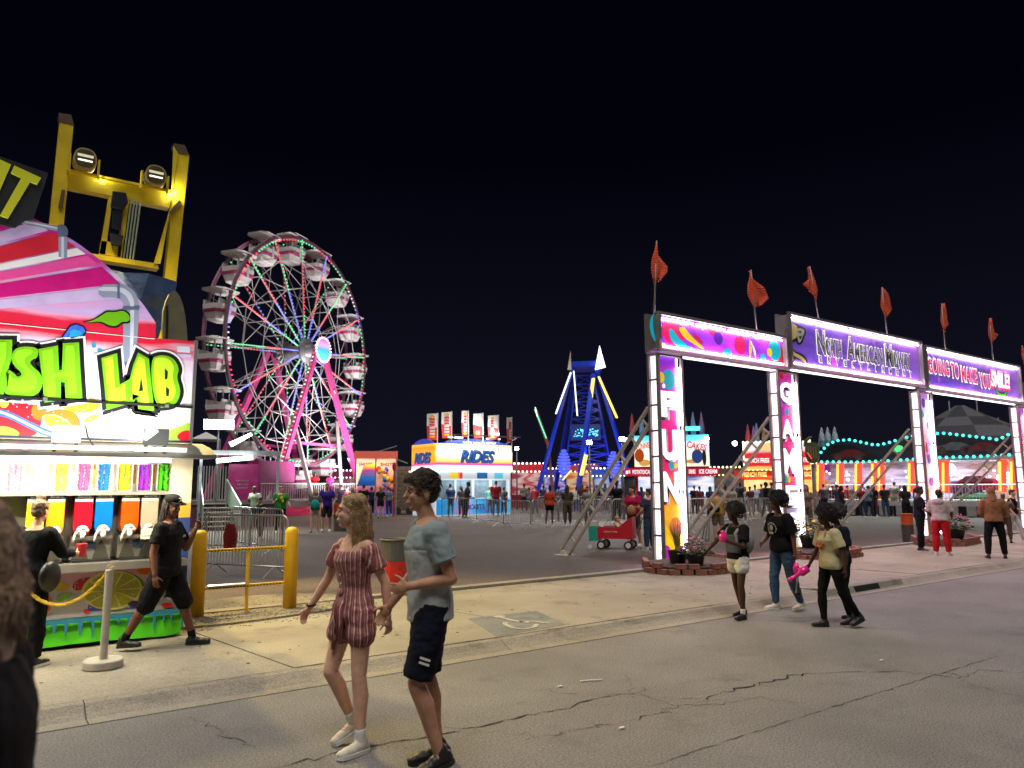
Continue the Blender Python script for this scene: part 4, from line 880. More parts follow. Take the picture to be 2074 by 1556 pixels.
for i, (c, lab) in enumerate((((0.916,12.85,6.813), 'round faced floodlight on the mast crossbeam by the taller post'), ((1.938,12.85,6.799), 'round faced floodlight on the mast crossbeam by the second post'))):
    o = thing('mast_floodlight', lab, 'floodlight', (c[0], c[1], c[2]-.22), 0, 'floodlights on the yellow mast')
    rr = smooth_poly([(-.17,.08),(-.15,.42),(.15,.42),(.17,.08)], 2)
    MB().prism(rr, lambda u, v, d: (u, d, v), -.05, .16).build('housing', mat('flood_housing_sand', (.33,.27,.12), .5), o)
    MB().prism(offset_poly(rr, -.025), lambda u, v, d: (u, d, v), -.056, -.051).build('reflector', mat('flood_reflector', (.22,.19,.10), .25, .6), o)
    MB().box(-.1, .1, -.064, -.0565, .2, .225).build('lamp', emit('flood_glint', (1,.95,.8), 1.6), o); MB().box(-.11, .11, -.064, -.0565, .27, .31).build('lamp', emit('flood_glint_dim', (1,.95,.7), .5), o)
    for s in (-1, 1): MB().box(s*.2-.012, s*.2+.012, .0, .1, .0, .3).build('yoke', M_yel, o)
    lamp('mast_spot', 'SPOT', (0, -.15, .12), Vector((3.2, 9.6, 0))-Vector(o.location), 2000, (1,.76,.28), .1, None, o, R(76))
    lamp('mast_glow', 'POINT', (.28, .12, .08), None, 22, (1,.97,.8), .06, None, o)
# blue tarpaulin and grey board behind the sign
tp = MB(); g = [(1.173,12.4,5.025),(1.51,12.4,4.989),(1.856,12.4,5.016),(2.277,12.4,4.956),(2.246,12.4,4.723),(2.141,12.4,4.386),(2.043,12.4,3.976),(1.779,12.4,3.947),(1.485,12.4,4.298),(1.202,12.4,4.567)]
n0 = len(g); vs = [Vector(p) for p in g]; ctr = sum(vs, Vector())/n0; vs2 = [v+Vector((0, random.uniform(-.06, .06), 0)) for v in vs]
tp.add([ctr+Vector((0,-.06,0))]+vs2, [(0, 1+k, 1+(k+1) % n0) for k in range(n0)])
o = tp.build('tarpaulin', mat('tarp_navy', (.03,.065,.19), .45, var=.35, scale=5, bump=.5, bscale=6)); o.modifiers.new('t', 'SOLIDIFY').thickness = .02
tag(o, 'navy blue tarpaulin sagging below the yellow mast', 'tarpaulin')
o = MB().prism(smooth_poly([(2.072,3.684),(2.017,4.292),(2.076,4.611),(2.168,4.719),(2.275,4.601),(2.364,4.26),(2.422,3.719)], 1), lambda u, v, d: (u, 12+d, v), -.05, .05).build('grey_panel', mat('panel_grey_green', (.10,.11,.09), .6, var=.15)); tag(o, 'rounded grey green panel behind the sign edge', 'panel')
MB().prism([(2.059,4.438),(2.093,4.443),(2.12,3.831),(2.086,3.827)], lambda u, v, d: (u, 11.93+d, v), 0, .01).build('slot', S2['black'], o)

# ---------------------------------------------------------- stanchions, chain, bollards, gate
M_st = mat('stanchion_grey', (.40,.37,.31), .5, var=.15)
for i, (p, lab) in enumerate((((1.008,7.794,0.08), 'grey stanchion post on a round concrete base before the lime print'), ((0.277,8.204,0.08), 'grey stanchion at the picture edge behind the dark shoulder'))):
    o = thing('stanchion', lab, 'stanchion', p, 0, 'stanchions in front of the slush stand')
    MB().lathe([(.001,0),(.16,0),(.165,.01),(.165,.065),(.155,.075),(.001,.075)], 28).build('base', mat('concrete_base', (.42,.39,.33), .8, bump=.3), o)
    MB().lathe([(.001,0),(.034,0),(.034,.79),(.028,.795),(.001,.795)], 16, (.0,0,.072)).build('post', M_st, o)
    MB().path([(-.02,0,.865),(-.02,0,.895),(.0,0,.91),(.02,0,.895),(.02,0,.865)], .006, 6).build('hook', M_inox, o)
LNK = MB().path([(math.cos(a)*.014, 0, math.sin(a)*.03+(.014 if 0 < a < PI else -.014)) for a in [k*2*PI/10 for k in range(11)]], .0055, 5, False).mesh('chain_link', mat('plastic_chain_yellow', (.75,.52,.03), .4))
A, B = Vector((1.008,7.794,0.08))+Vector((0,0,.87)), Vector((0.277,8.204,0.08))+Vector((0,0,.87))
chn = thing('plastic_chain', 'yellow plastic chain hanging in a sag from the grey stanchion', 'chain', B)
N = 26
for k in range(N+1):
    t = k/N; sag = lambda t: -1.25*t*(1-t)
    p = A.lerp(B, t); p.z += sag(t); dz = (sag(min(1, t+.01))-sag(max(0, t-.01)))/.02; dv = (B-A)+Vector((0,0,dz))
    q = dv.to_track_quat('Z', 'Y').to_euler(); o = inst('link', LNK, chn, p-B, q); 
    if k % 2: o.rotation_euler = (dv.to_track_quat('Z', 'Y') @ Euler((0,0,PI/2)).to_quaternion()).to_euler()
    o.scale = (.95, .95, .95)
M_bol = mat('bollard_yellow_paint', C('#d8a812'), .5, var=.12, scale=5, bump=.08)
bpos = ((2.265,9.881,0.08), (3.414,9.827,0.08))
for i, p in enumerate(bpos):
    o = MB().lathe([(.001,0),(.088,0),(.088,1.0),(.08,1.045),(.05,1.075),(.001,1.085)], 24).build('bollard', M_bol, None, True, p)
    tag(o, ('yellow steel bollard beside the man in the black cap', 'yellow steel bollard left of the striped romper woman')[i], 'bollard', 'yellow bollards')
A, B = Vector(bpos[0]), Vector(bpos[1]); d = (B-A); dn = d.normalized()
gt = thing('pipe_gate', 'yellow perforated angle-bar gate between the two bollards', 'gate', A+d*.5)
for z in (.82, .36):
    MB().bar(-d/2+dn*.085+Vector((0,0,z)), d/2-dn*.085+Vector((0,0,z)), .045, .035).build('rail', M_bol, gt)
    n_ = Vector((dn.y, -dn.x, 0))
    for k in range(22):
        p = -d/2+dn*(.14+k*(d.length-.28)/21)+Vector((0,0,z-.004))+n_*.0235
        MB().bar(p-dn*.011, p+dn*.011, .002, .014).build('slot', S2['black'], gt)
MB().bar(dn*.02+Vector((0,0,.02)), dn*.02+Vector((0,0,.84)), .035, .035).build('post', M_bol, gt)
MB().bar(-d/2+dn*.12+Vector((0,0,.385)), dn*.0+Vector((0,0,.385)), .12, .012).build('plate', M_inox, gt)
# steel crowd barriers
M_gal = mat('galvanised_tube', (.5,.5,.48), .38, .7, var=.15)
BAR = MB().tube((0,0,0),(0,0,1), .008, n=6).mesh('bar', M_gal)
def barrier(label, a, b, h=1.08, nb=18, grp='steel crowd barriers'):
    A, B = Vector((a[0], a[1], a[2])), Vector((b[0], b[1], b[2])); L = (B-A).length
    o = thing('crowd_barrier', label, 'barrier', (A+B)/2, math.atan2((B-A).y, (B-A).x), grp); x = L/2
    r = .12
    pts = [(-x, 0, .18)]+[(-x+r-r*math.cos(t), 0, h-r+r*math.sin(t)) for t in (0, .4, .8, 1.2, PI/2)]+[(x-r+r*math.sin(t), 0, h-r+r*math.cos(t)) for t in (0, .4, .8, 1.2, PI/2)]+[(x, 0, .18)]
    MB().path(pts, .019, 8).build('frame', M_gal, o, True); MB().tube((-x, 0, .2), (x, 0, .2), .016).build('bottom_rail', M_gal, o, True)
    for k in range(1, nb): inst('bar', BAR, o, (-x+2*x*k/nb, 0, .2), (0,0,0), (1, 1, h-.2))
    for s in (-1, 1): MB().path([(s*x*.75, -.32, .015), (s*x*.75, -.05, .19), (s*x*.75, .05, .19), (s*x*.75, .32, .015)], .014, 6).build('foot', M_gal, o)
    return o
nb1 = (3.558,15.046,0.05); nb2 = (4.569,13.419,0.05)
barrier('near crowd barrier behind the yellow gate with a red fan sign', nb1, nb2, 1.12, 26)
barrier('green lit crowd barrier behind the near one by the stairs', (4.724,20.193,0.02), (5.583,19.165,0.02), 1.12, 18)
barrier('crowd barrier angling away beside the green shirt person', (5.706,21.318,0.02), (5.971,17.878,0.02), 1.12, 22)
fsn = thing('fan_sign', 'red hexagon sign with fan rays hung on the near barrier', 'sign', (Vector(nb1)+(Vector(nb2)-Vector(nb1))*.32)+Vector((0,0,.45)), math.atan2(nb2[1]-nb1[1], nb2[0]-nb1[0]))
MB().prism([(-.13,.0),(-.17,.3),(-.1,.5),(.1,.5),(.17,.3),(.13,0)], lambda u, v, d: (u, d, v), -.035, -.025).build('plate', mat('sign_dark_red', (.25,.015,.015), .5), fsn)
for k in range(9):
    a = R(25+k*16.2); MB().prism([(.02*math.cos(a-.3),.06+.02*math.sin(a-.3)),(.42*math.cos(a-.045)*.38,.06+.42*math.sin(a-.045)),(.42*math.cos(a+.045)*.38,.06+.42*math.sin(a+.045))], lambda u, v, d: (u, d, v), -.039, -.0355).build('ray', mat('sign_ray_black', (.03,.008,.008), .6), fsn)

# ============================================================ ferris wheel
WR, WY = 7.3, 1.45
W0 = (16.142,45.353,10.294)
M_pink = mat('wheel_pink_paint', C('#b8427e'), .5, var=.15, scale=1.5)
M_wht = mat('wheel_white_paint', (.62,.60,.60), .45, var=.15, scale=2)
M_rimd = mat('wheel_rim_grey', (.20,.19,.20), .5, .3, var=.2)
LEDC = [emit('led_red', (1,.08,.12), 1.6), emit('led_green', (.15,.95,.38), 1.1), emit('led_blue', (.16,.2,1), 1.9), emit('led_white', (1,.9,.9), 1.2)]
wheel = thing('ferris_wheel', 'large pink and white ferris wheel with glowing coloured light strips', 'ferris wheel', (W0[0], W0[1], 0), R(34.8))
HZ = W0[2]; NS = 16
cir = lambda r, y, n=72, a0=0: [(r*math.cos(a0+2*PI*k/n), y, HZ+r*math.sin(a0+2*PI*k/n)) for k in range(n+1)]
def rim(y, m, nm):
    b = MB(); n = 72
    for k in range(n):
        a, c = 2*PI*k/n, 2*PI*(k+1)/n
        rings = []
        for t in (a, c):
            rings.append([(r*math.cos(t), yy, HZ+r*math.sin(t)) for r, yy in ((WR-.10, y-.06), (WR+.10, y-.06), (WR+.10, y+.06), (WR-.10, y+.06))])
        b.add(rings[0]+rings[1], [(0,1,5,4),(1,2,6,5),(2,3,7,6),(3,0,4,7)])
    return b.build(nm, m, wheel)
ra = rim(0, M_rimd, 'rim'); rb = rim(WY, mat('rim_dusty_pink', (.36,.16,.25), .5, var=.2), 'rim')
rf = MB(); n = 72
for k in range(n):
    a, c = 2*PI*k/n, 2*PI*(k+1)/n
    rf.add([(r*math.cos(t), -.072, HZ+r*math.sin(t)) for t in (a, c) for r in (WR-.09, WR+.09)], [(0,1,3,2)])
rf.build('rim_face', mat('rim_face_dusky', (.20,.07,.13), .5, var=.3, scale=1), ra)
led0 = MB()
for k in range(150):
    a = 2*PI*(k+.5)/150
    for s in range(1):
        led0.cur = (k//7) % 2 if (k//21) % 3 else (k//5) % 4
        x, z = (WR-.2)*math.cos(a), HZ+(WR-.2)*math.sin(a); led0.box(x-.035, x+.035, -.1, -.03, z-.035, z+.035)
led0.build('light_strip', LEDC, ra)['kind'] = 'stuff'
a0 = R(6)
SPK = MB().bar((.5,0,0),(WR-.1,0,0), .055, .05).mesh('spoke', M_wht)
SPT = MB().bar((.5,0,0),(WR-.1,0,0), .05, .05).mesh('spoke', M_rimd)
pats = [(1,0,2,1), (0,0,2,1), (1,1,0,2), (2,0,0,2), (1,0,0,1), (0,1,2,2)]
for k in range(NS):
    a = a0+2*PI*k/NS
    o = inst('spoke', SPK, wheel, (0, 0, HZ), (0, -a, 0)); inst('spoke', SPT, wheel, (0, WY, HZ), (0, -a, 0))
    lb = MB(); pt = pats[k % len(pats)]
    for j in range(30):
        r = .75+j*.222; lb.cur = pt[3-min(3, int(j/30*4))]; lb.box(r-.055, r+.055, -.085, -.045, -.032, .032)
    lb.build('light_strip', LEDC, o)['kind'] = 'stuff'
    # back rim lamps, sparse
    if k % 2 == 0:
        lb = MB()
        for j in range(22): r = 1.2+j*.28; lb.cur = pt[3-min(3, int(j/22*4))]; lb.box(r-.04, r+.04, WY-.085, WY-.045, -.03, .03)
        q = lb.build('light_strip', LEDC, o); q['kind'] = 'stuff'
    # cross bracing between the two rims
    c, s = math.cos(a), math.sin(a); c2, s2 = math.cos(a+2*PI/NS), math.sin(a+2*PI/NS)
    xb = MB()
    for r in (2.3, 4.1, 5.9): xb.tube((r*c, 0, HZ+r*s), (r*c, WY, HZ+r*s), .03, n=5); xb.tube((r*c, 0, HZ+r*s), (r*c2, 0, HZ+r*s2), .024, n=5); xb.tube((r*c, WY, HZ+r*s), (r*c2, WY, HZ+r*s2), .024, n=5)
    xb.tube((2.3*c, 0, HZ+2.3*s), (5.9*c, WY, HZ+5.9*s), .022, n=5); xb.tube((4.1*c, WY, HZ+4.1*s), (7.3*c, 0, HZ+7.3*s), .022, n=5); xb.tube((4.1*c, 0, HZ+4.1*s), (5.9*c2, 0, HZ+5.9*s2), .02, n=5)
    xb.build('bracing', M_wht, wheel)
hub = MB(); hub.path([(0,-.6,HZ),(0,WY+.7,HZ)], .42, 20); hub.path([(0,-.25,HZ),(0,-.05,HZ)], .8, 20); hub.path([(0,WY+.05,HZ),(0,WY+.25,HZ)], .8, 20); hub.build('hub', M_rimd, wheel, True)
dk = MB(); dk.path([(0,-1.42,HZ),(0,-1.3,HZ)], .72, 28); dk = dk.build('hub_disc', print_mat('hub_disc_print', [(0, '#60c8f0'), (.5, '#3aa0e8'), (.75, '#c890e0'), (1, '#e060b0')], 1.0, 'Z', HZ-.7, HZ+.7, .3), wheel)
ring = MB()
for k in range(24): a = 2*PI*k/24; ring.ell((.78*math.cos(a), -1.42, HZ+.78*math.sin(a)), .07, 6, 4)
ring.build('disc_bulbs', emit('disc_bulb_pink', (1,.45,.65), 3.5), dk)['kind'] = 'stuff'
# gondolas
TUB = MB(); ringf = lambda w, d, z: [(w*x, d*y, z) for x, y in ((-1,-.6),(-.65,-1),(.65,-1),(1,-.6),(1,.6),(.65,1),(-.65,1),(-1,.6))]
TUB.loft([ringf(.48,.42,-2.05), ringf(.62,.55,-2.0), ringf(.86,.74,-1.45), ringf(.9,.78,-1.12), ringf(.84,.72,-1.12), ringf(.8,.7,-1.4)])
for s in (-1, 1): TUB.box(-.1, .1, s*.74-.05, s*.74+.05, -1.7, -.9)
TUBm = TUB.mesh('tub', mat('gondola_cream', (.76,.73,.72), .5, var=.12))
STm = MB().loft([ringf(.80,.69,-1.62), ringf(.87,.755,-1.50), ringf(.885,.765,-1.42), ringf(.80,.7,-1.42)]).mesh('stripe', mat('gondola_stripe', C('#b04478'), .5))
CANm = MB().loft([ringf(.98,.86,-.16), ringf(1.0,.88,-.12), ringf(.5,.45,.02), ringf(.06,.06,.06)]).mesh('canopy', mat('gondola_canopy_white', (.78,.76,.75), .5, var=.1))
PSm = MB().tube((0,0,-1.2),(0,0,-.14), .05, n=6).tube((-.55,0,-1.13),(-.55,0,-.16), .022, n=5).tube((.55,0,-1.13),(.55,0,-.16), .022, n=5).mesh('post', M_wht)
BKm = MB().box(-.72,.72,-.62,-.52,-1.4,-.8).box(-.72,.72,.52,.62,-1.4,-.8).mesh('seat_back', mat('gondola_back', (.62,.60,.6), .5))
for k in range(NS):
    a = a0+2*PI*k/NS+R(10)*0; x, z = (WR-.05)*math.cos(a), HZ+(WR-.05)*math.sin(a)
    g = bpy.data.objects.new('gondola', None); col.objects.link(g); g.parent = wheel; g.location = (x, WY/2, z+.35); g.rotation_euler = (0, random.uniform(-.05, .05), 0); g.empty_display_size = .2; g.scale = (.92,)*3
    for nm, me in (('tub', TUBm), ('stripe', STm), ('canopy', CANm), ('post', PSm), ('seat_back', BKm)): inst(nm, me, g)
# supporting A frames and base
for y, m in ((-1.15, M_pink), (WY+1.15, M_pink)):
    for s in (-1, 1):
        l = MB(); l.bar((s*.3, y, HZ+.1), (s*4.9, y-.5*(1 if y < 0 else -1), .6), .27, .32); lg = l.build('frame_leg', m, wheel)
        if y < 0:
            lb = MB()
            for j in range(34):
                u = .04+j*.027; p = Vector((s*.3, y, HZ+.1)).lerp(Vector((s*4.9, y-.5, .6)), u); lb.cur = 3 if j % 3 else 0; lb.box(p.x-.03+s*.19, p.x+.03+s*.19, p.y-.05, p.y+.05, p.z-.04, p.z+.04)
            lb.build('light_strip', LEDC, lg)['kind'] = 'stuff'
            l2 = MB(); l2.bar((s*2.4, y+.15, HZ-4.4), (s*1.5-.6, y-1.4, .6), .2, .2); l2.build('strut', mat('strut_grey', (.34,.29,.28), .5), wheel)
            l3 = MB(); l3.bar((s*3.4, y-.2, 3.6), (s*6.3, y-.9, .1), .2, .22); l3.build('outrigger', M_wht, wheel)
            MB().path([(s*1.35, y-.24, HZ-2.4), (s*1.5, y-.24, HZ-2.6)], .09, 8).build('frame_bolt', M_rimd, wheel)
    MB().bar((-3.0, y, 4.3), (3.0, y, 4.3), .12, .16).build('tie_beam', m, wheel)
bs = MB(); bs.box(-6.5, 6.5, -2.2, WY+2.2, .55, .85); bs.build('base_platform', mat('platform_grey', (.25,.23,.23), .5, .3), wheel)
MB().box(-6.4, 6.4, -2.25, -2.15, -.02, .54).build('platform_skirt', print_mat('wave_skirt_print', [(0, '#a02060'), (.3, '#d83060'), (.45, '#f0a030'), (.55, '#4090d0'), (.7, '#c02868'), (1, '#8a2878')], .16, 'X', -6.4, 6.4, 1.2), wheel)
rl = MB()
for k in range(60): x = -6.3+k*.21; rl.tube((x, -2.1, .85), (x, -2.1, 1.85), .018, n=4)
for z in (.95, 1.85): rl.tube((-6.4, -2.1, z), (6.4, -2.1, z), .03, n=5)
rl.build('railing', M_wht, wheel)
MB().box(-6.4, -3.2, -1.9, -1.2, .86, 3.1).build('control_cabin', mat('cabin_magenta', C('#a02c78'), .4, var=.2, scale=2), wheel)
M_glowp = emit('wheel_base_lamp', (1,.75,.85), 6)
for x in (-2.2, 2.2): MB().box(x-.3, x+.3, -1.3, -1.15, 2.9, 3.0).build('base_lamp', M_glowp, wheel)
lamp('wheel_fill_light', 'AREA', (0, -4.5, 1.2), (0, 0, 9), 1300, (1,.94,.94), 5, .6, wheel, spread=R(120))  # added area light that brightens the wheel and its gondolas
MB().box(-2.5, 2.5, -4.85, -4.6, .02, 1.12).build('wheel_fill_box', M_rimd, wheel); MB().box(-2.4, 2.4, -4.59, -4.58, .9, 1.08).build('flood_and_fill_lens', emit('wheel_fill_lens', (1,.94,.94), 4), wheel)  # made-up box and glowing lens to house the added wheel light
lamp('wheel_pink_light', 'POINT', (2, -3.2, 3.2), None, 120, (1,.7,.82), .3, None, wheel)

# ------------------------------------------------------------ light towers and lamps seen lit
M_starl = emit('mast_lamp_white', (.92,.97,1), 30, True)
def light_pole(label, px, pz, heads, power, colr=(.95,.98,1), dx=.35, hz=1.0):
    x, y, z, rz, s = px; o = thing('light_pole', label, 'light pole', (x, y, .02), rz)
    MB().tube((0,0,0),(0,0,pz), .06, .04, 8).build('pole', M_rimd, o, True)
    MB().bar((-heads*dx/2, 0, pz), (heads*dx/2, 0, pz), .06, .06).build('crossarm', M_rimd, o)
    for k in range(heads):
        xx = (k-(heads-1)/2)*dx
        MB().box(xx-.13, xx+.13, -.1, .06, pz-.12*hz, pz+.1*hz).build('lamp_head', M_rimd, o); MB().box(xx-.125, xx+.125, -.112, -.102, pz-.11*hz, pz+.09*hz).build('lamp_lens', M_starl, o)
    lamp('pole_light', 'SPOT', (0, -.2, pz), (0, -9, 0), power, colr, .2, None, o, R(130))
    return o
light_pole('light tower with a wide white floodlight head behind the stand', (7.762,31.706,0.02,-0.24,0.02), 4.25, 4, 700, (.85,.95,1), .3, 1.9)
light_pole('thin light pole beside the ticket booth flags', (30.873,42.472,0.02,-0.629,0.035), 4.3, 1, 500)
light_pole('light pole with white lamp in front of the blue tower', (25.65,28.823,0.02,-0.727,0.026), 3.9, 1, 500)
light_pole('light pole with white lamp beside the blue tower leg', (25.624,26.357,0.02,-0.771,0.024), 3.95, 1, 700)

# ------------------------------------------------------------ ticket booth
bx, by, bz, brz, bsx = (20.189,35.348,0.02,-0.519,0.027)
W_ = bsx
booth = thing('ticket_booth', 'bright ticket booth with RIDES sign and blue arched top', 'ticket booth', (bx, by, bz), brz+R(30))
fw, fd, zs0, zs1 = 5.1, 2.6, 2.55, 4.0
mk = lambda p0, ux: (lambda u, v, d: (p0[0]+ux[0]*u+ux[1]*d, p0[1]+ux[1]*u-ux[0]*d, v))   # outline on a wall, d = outwards
ff = mk((0,0), (1,0)); fl_ = mk((0,fd), (0,-1))
def arch_panel(w, rise=.35, z0=zs0, z1=zs1, n=12): return [(0,z0),(w,z0),(w,z1)]+[(w-w*k/n, z1+rise*math.sin(PI*k/n)) for k in range(1, n)]+[(0,z1)]
M_bs = print_mat('rides_sign_print', [(0, '#ffffff'), (.16, '#ffffff'), (.2, '#d83090'), (.27, '#e060a0'), (.3, '#ffb030'), (.45, '#ffe9a8'), (.6, '#ffffff'), (.85, '#fff4d0'), (1, '#ffe070')], 1.15, 'Z', zs0, zs1, .02)
M_bs2 = print_mat('rides_side_print', [(0, '#ffffff'), (.15, '#ffd8f0'), (.2, '#e03090'), (.3, '#ff9a18'), (.6, '#ffb41e'), (.85, '#ff9820'), (1, '#ffc840')], 1.0, 'Z', zs0, zs1, .05)
M_bluecap = emit('booth_cap_blue', C('#2050d0'), .55)
for f_, w, m in ((ff, fw, M_bs), (fl_, fd, M_bs2)):
    MB().prism([(0,zs0),(w,zs0),(w,zs1),(0,zs1)], f_, 0, .12).build('sign_panel', m, booth)
    MB().prism([(0,zs1)]+[(w*k/14, zs1+.32*math.sin(PI*k/14)) for k in range(1, 14)]+[(w,zs1)], f_, .02, .11).build('arched_top', M_bluecap, booth)
M_rb = emit('rides_blue', C('#1f5fb4'), .55); M_rs = emit('rides_shadow', C('#10305c'), .3)
for M4, w, h in ((Matrix(((1,0,0,fw*.52),(0,0,-1,-.135),(0,1,0,3.34),(0,0,0,1))), 2.35, .72), (Matrix(((0,0,-1,-.135),(-1,0,0,fd*.5),(0,1,0,3.25),(0,0,0,1))), 1.9, .62)):
    text('lettering', 'RIDES', M4 @ Matrix.Translation((.05, -.05, -.012)), w, h, M_rs, booth, .055, .25, .01); text('lettering', 'RIDES', M4, w, h, M_rb, booth, .045, .25, .012)
text('lettering', 'NORTH AMERICAN MIDWAY', Matrix(((1,0,0,fw*.55),(0,0,-1,-.12),(0,1,0,4.1),(0,0,0,1))), 2.3, .14, M_white_l, booth, .02, .2, .006)
for k in range(2): MB().box(fw*(.12+.5*k), fw*(.3+.5*k), -.34, -.24, 4.32, 4.38).build('roof_lamp', emit('booth_lamp', (1,1,1), 4), booth)
bd = MB(); bd.box(.05, fw-.05, .0, .06, 0, .95); bd.box(.05, fw-.05, 0, .06, 2.0, 2.5)
for x in (0.05, 1.2, 2.4, 3.6, 4.75): bd.box(x, x+.1, 0, .06, .95, 2.0)
bd.box(.0, .06, .1, fd, 0, 2.5); bd.box(fw-.06, fw, .1, fd, 0, 2.5); bd.box(0, fw, fd-.06, fd, 0, 2.5)
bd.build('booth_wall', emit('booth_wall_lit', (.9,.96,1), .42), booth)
MB().box(.05, fw-.05, -.012, -.001, .08, .95).build('counter_front', print_mat('counter_print', [(0, '#1890e0'), (.2, '#30b0f0'), (.35, '#f060b0'), (.5, '#38c0f8'), (.7, '#2080e0'), (1, '#58d0ff')], .4, 'X', 0, fw, .35), booth)
text('lettering', 'TICKETS', Matrix(((1,0,0,fw*.5),(0,0,-1,-.015),(0,1,0,.5),(0,0,0,1))), 1.3, .3, emit('ticket_navy', C('#1050a0'), .4), booth, .03, 0, .004)
for x, w, c in ((.9, .62, '#f0d040'), (1.4, .3, '#e03040'), (2.7, .7, '#2060a0'), (3.9, .6, '#60c0e0')): MB().box(x, x+w, -.03, -.002, 2.08, 2.42).build('notice_board', emit('notice_'+c[1:], C(c), .7), booth)
for x in (.2, 1.35, 2.55, 3.75):
    MB().box(x, x+1.0, .02, .035, .98, 1.98).build('window', mat('booth_glass', (.25,.35,.42), .1, var=.3, scale=3), booth)
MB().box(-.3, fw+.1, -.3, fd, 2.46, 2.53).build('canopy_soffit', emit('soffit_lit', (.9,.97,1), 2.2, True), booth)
lamp('booth_light', 'AREA', (fw/2, -.35, 2.4), (fw/2, -2.5, 0), 170, (.85,.95,1), 4, .4, booth)
MB().box(.3, fw-.3, -1.36, -1.28, 4.4, 4.46).build('roof_lamp_bar', M_rimd, booth)
for x_ in (.5, fw-.5): MB().bar((x_, -1.3, 4.38), (x_, .1, 4.02), .05, .05).build('lamp_arm', M_rimd, booth)
lamp('roof_light', 'AREA', (fw/2, -1.3, 4.5), (fw/2, .8, 5.2), 130, (1,.98,.95), 4.5, .2, booth)
M_flw = mat('banner_white', (.72,.69,.66), .7, var=.06); M_flr = mat('banner_red', (.66,.04,.04), .7, var=.1)
for i, (a, b, t_, bt) in enumerate(((863, 885, 838, 893), (893, 914, 835, 889), (934, 948, 833, 887), (958, 978, 838, 889), (988, 1010, 842, 893), (1027, 1037, 847, 898))):
    pass
bn = [[874,20.695,36.102,0.02,-0.521,0.609,5.772,4.249],[903.5,21.348,35.634,0.02,-0.54,0.582,5.855,4.359],[941,22.113,35.085,0.02,-0.562,0.388,5.911,4.415],[968,22.789,34.601,0.02,-0.582,0.554,5.772,4.359],[999,23.509,34.085,0.02,-0.604,0.609,5.661,4.249],[1032,24.117,33.649,0.02,-0.622,0.277,5.523,4.11]]
for i, (pxc, x, y, z, rz, w, zt, zb) in enumerate(bn):
    tw = 1.0 if w > .5 else 2.2; ang = 0 if w > .5 else 1.05
    o = thing('banner_flag', 'tall white and red ride banner, %s over the ticket booth' % ('first from the wheel side', 'second from the wheel side', 'third and narrow looking', 'fourth and upright', 'fifth and slightly lower', 'last and turned nearly edge on')[i], 'banner', (x, y, 3.95), rz+ang*.7, 'banners over the ticket booth')
    wl_ = w/(math.cos(ang*.7) or 1)
    MB().tube((0,0,-.4),(0,0,zt-3.95+.03), .03, n=6).build('pole', M_wht, o)
    zm = zb+(zt-zb)*.5-3.95; vs = []
    ru = lambda u: .05*math.sin(u*5+i)
    MB().prism([(-wl_,zm+.06),(-.03,zm-.05),(-.03,zt-3.95),(-wl_*.98,zt-3.95-.03),], lambda u, v, d: (u, d+ru(u), v), 0, .02).build('cloth_top', M_flw, o)
    MB().prism([(-wl_*.9,zb-3.95),(-.03,zb-3.95+.02),(-.03,zm-.05),(-wl_,zm+.06)], lambda u, v, d: (u, d+ru(u), v), 0, .02).build('cloth_bottom', M_flr, o)
    for k, c in enumerate((0, 1, 1, 1, 2, 2, 2, 0)):
        zz = zt-3.95-.18-k*(zt-zb-.3)/7.5; MB().box(-wl_*.72, -wl_*.25, -.012+ru(-wl_*.5)-.02, ru(-wl_*.5)-.012, zz-.05, zz+.05).build('printed_line', (mat('banner_gold', C('#e0b020'), .6), M_flr, M_flw)[c], o)

# ------------------------------------------------------------ blue tower ride
tx, ty, tz, trz, ts = (33.612,38.024,0.02,-0.724,0.034)
tower = thing('tower_ride', 'blue steel A-frame pendulum ride with yellow and white light strips', 'pendulum ride', (tx, ty, .02), trz)
q = lambda px, py, y=0: Vector(((px-1190)*ts*(1+y/50), y, (985-py)*ts*(1+y/50)+1.68))
M_tb = mat('tower_blue_paint', C('#1c3ad0'), .45, var=.15); M_tbe = emit('tower_blue_glow', C('#1838f0'), .55)
M_ly = emit('tower_strip_yellow', (1,.66,.12), 1.9); M_lw = emit('tower_strip_white', (.95,1,.8), 1.8); M_lg = emit('tower_strip_green', (.2,1,.65), 1.4)
for a, b, w in ((q(1163,745,-1), q(1080,1030,-3), .2), (q(1212,745,-1), q(1290,1030,-3), .2), (q(1172,742,1.5), q(1118,1030,4), .22), (q(1205,742,1.5), q(1245,1030,4), .22), (q(1207,760,-1.2), q(1166,1030,-4.2), .28)): MB().bar(a, b, w, w).build('frame_leg', M_tb, tower)
tp_ = MB(); tp_.box(q(1157,0).x, q(1224,0).x, -1.2, 1.6, q(0,748).z, q(0,738).z); tp_.build('top_beam', M_tb, tower)
MB().prism([(q(1209,0).x, q(0,757).z), (q(1230,0).x, q(0,752).z), (q(1219,0).x, q(0,708).z)], lambda u, v, d: (u, d, v), -1.5, -1.3).build('top_star', emit('top_star_white', (.8,.9,1), 3), tower)
MB().prism([(q(1154,0).x, q(0,755).z), (q(1162,0).x, q(0,755).z), (q(1161,0).x, q(0,716).z)], lambda u, v, d: (u, d, v), -1.3, -1.1).build('top_finial', M_wht, tower)
la = MB()
for s0, s1, xa, xb in ((760, 960, 1172, 1145), (760, 960, 1205, 1240)):
    la.bar(q(xa, s0, 0), q(xb, s1, 0), .11, .11)
lt = []
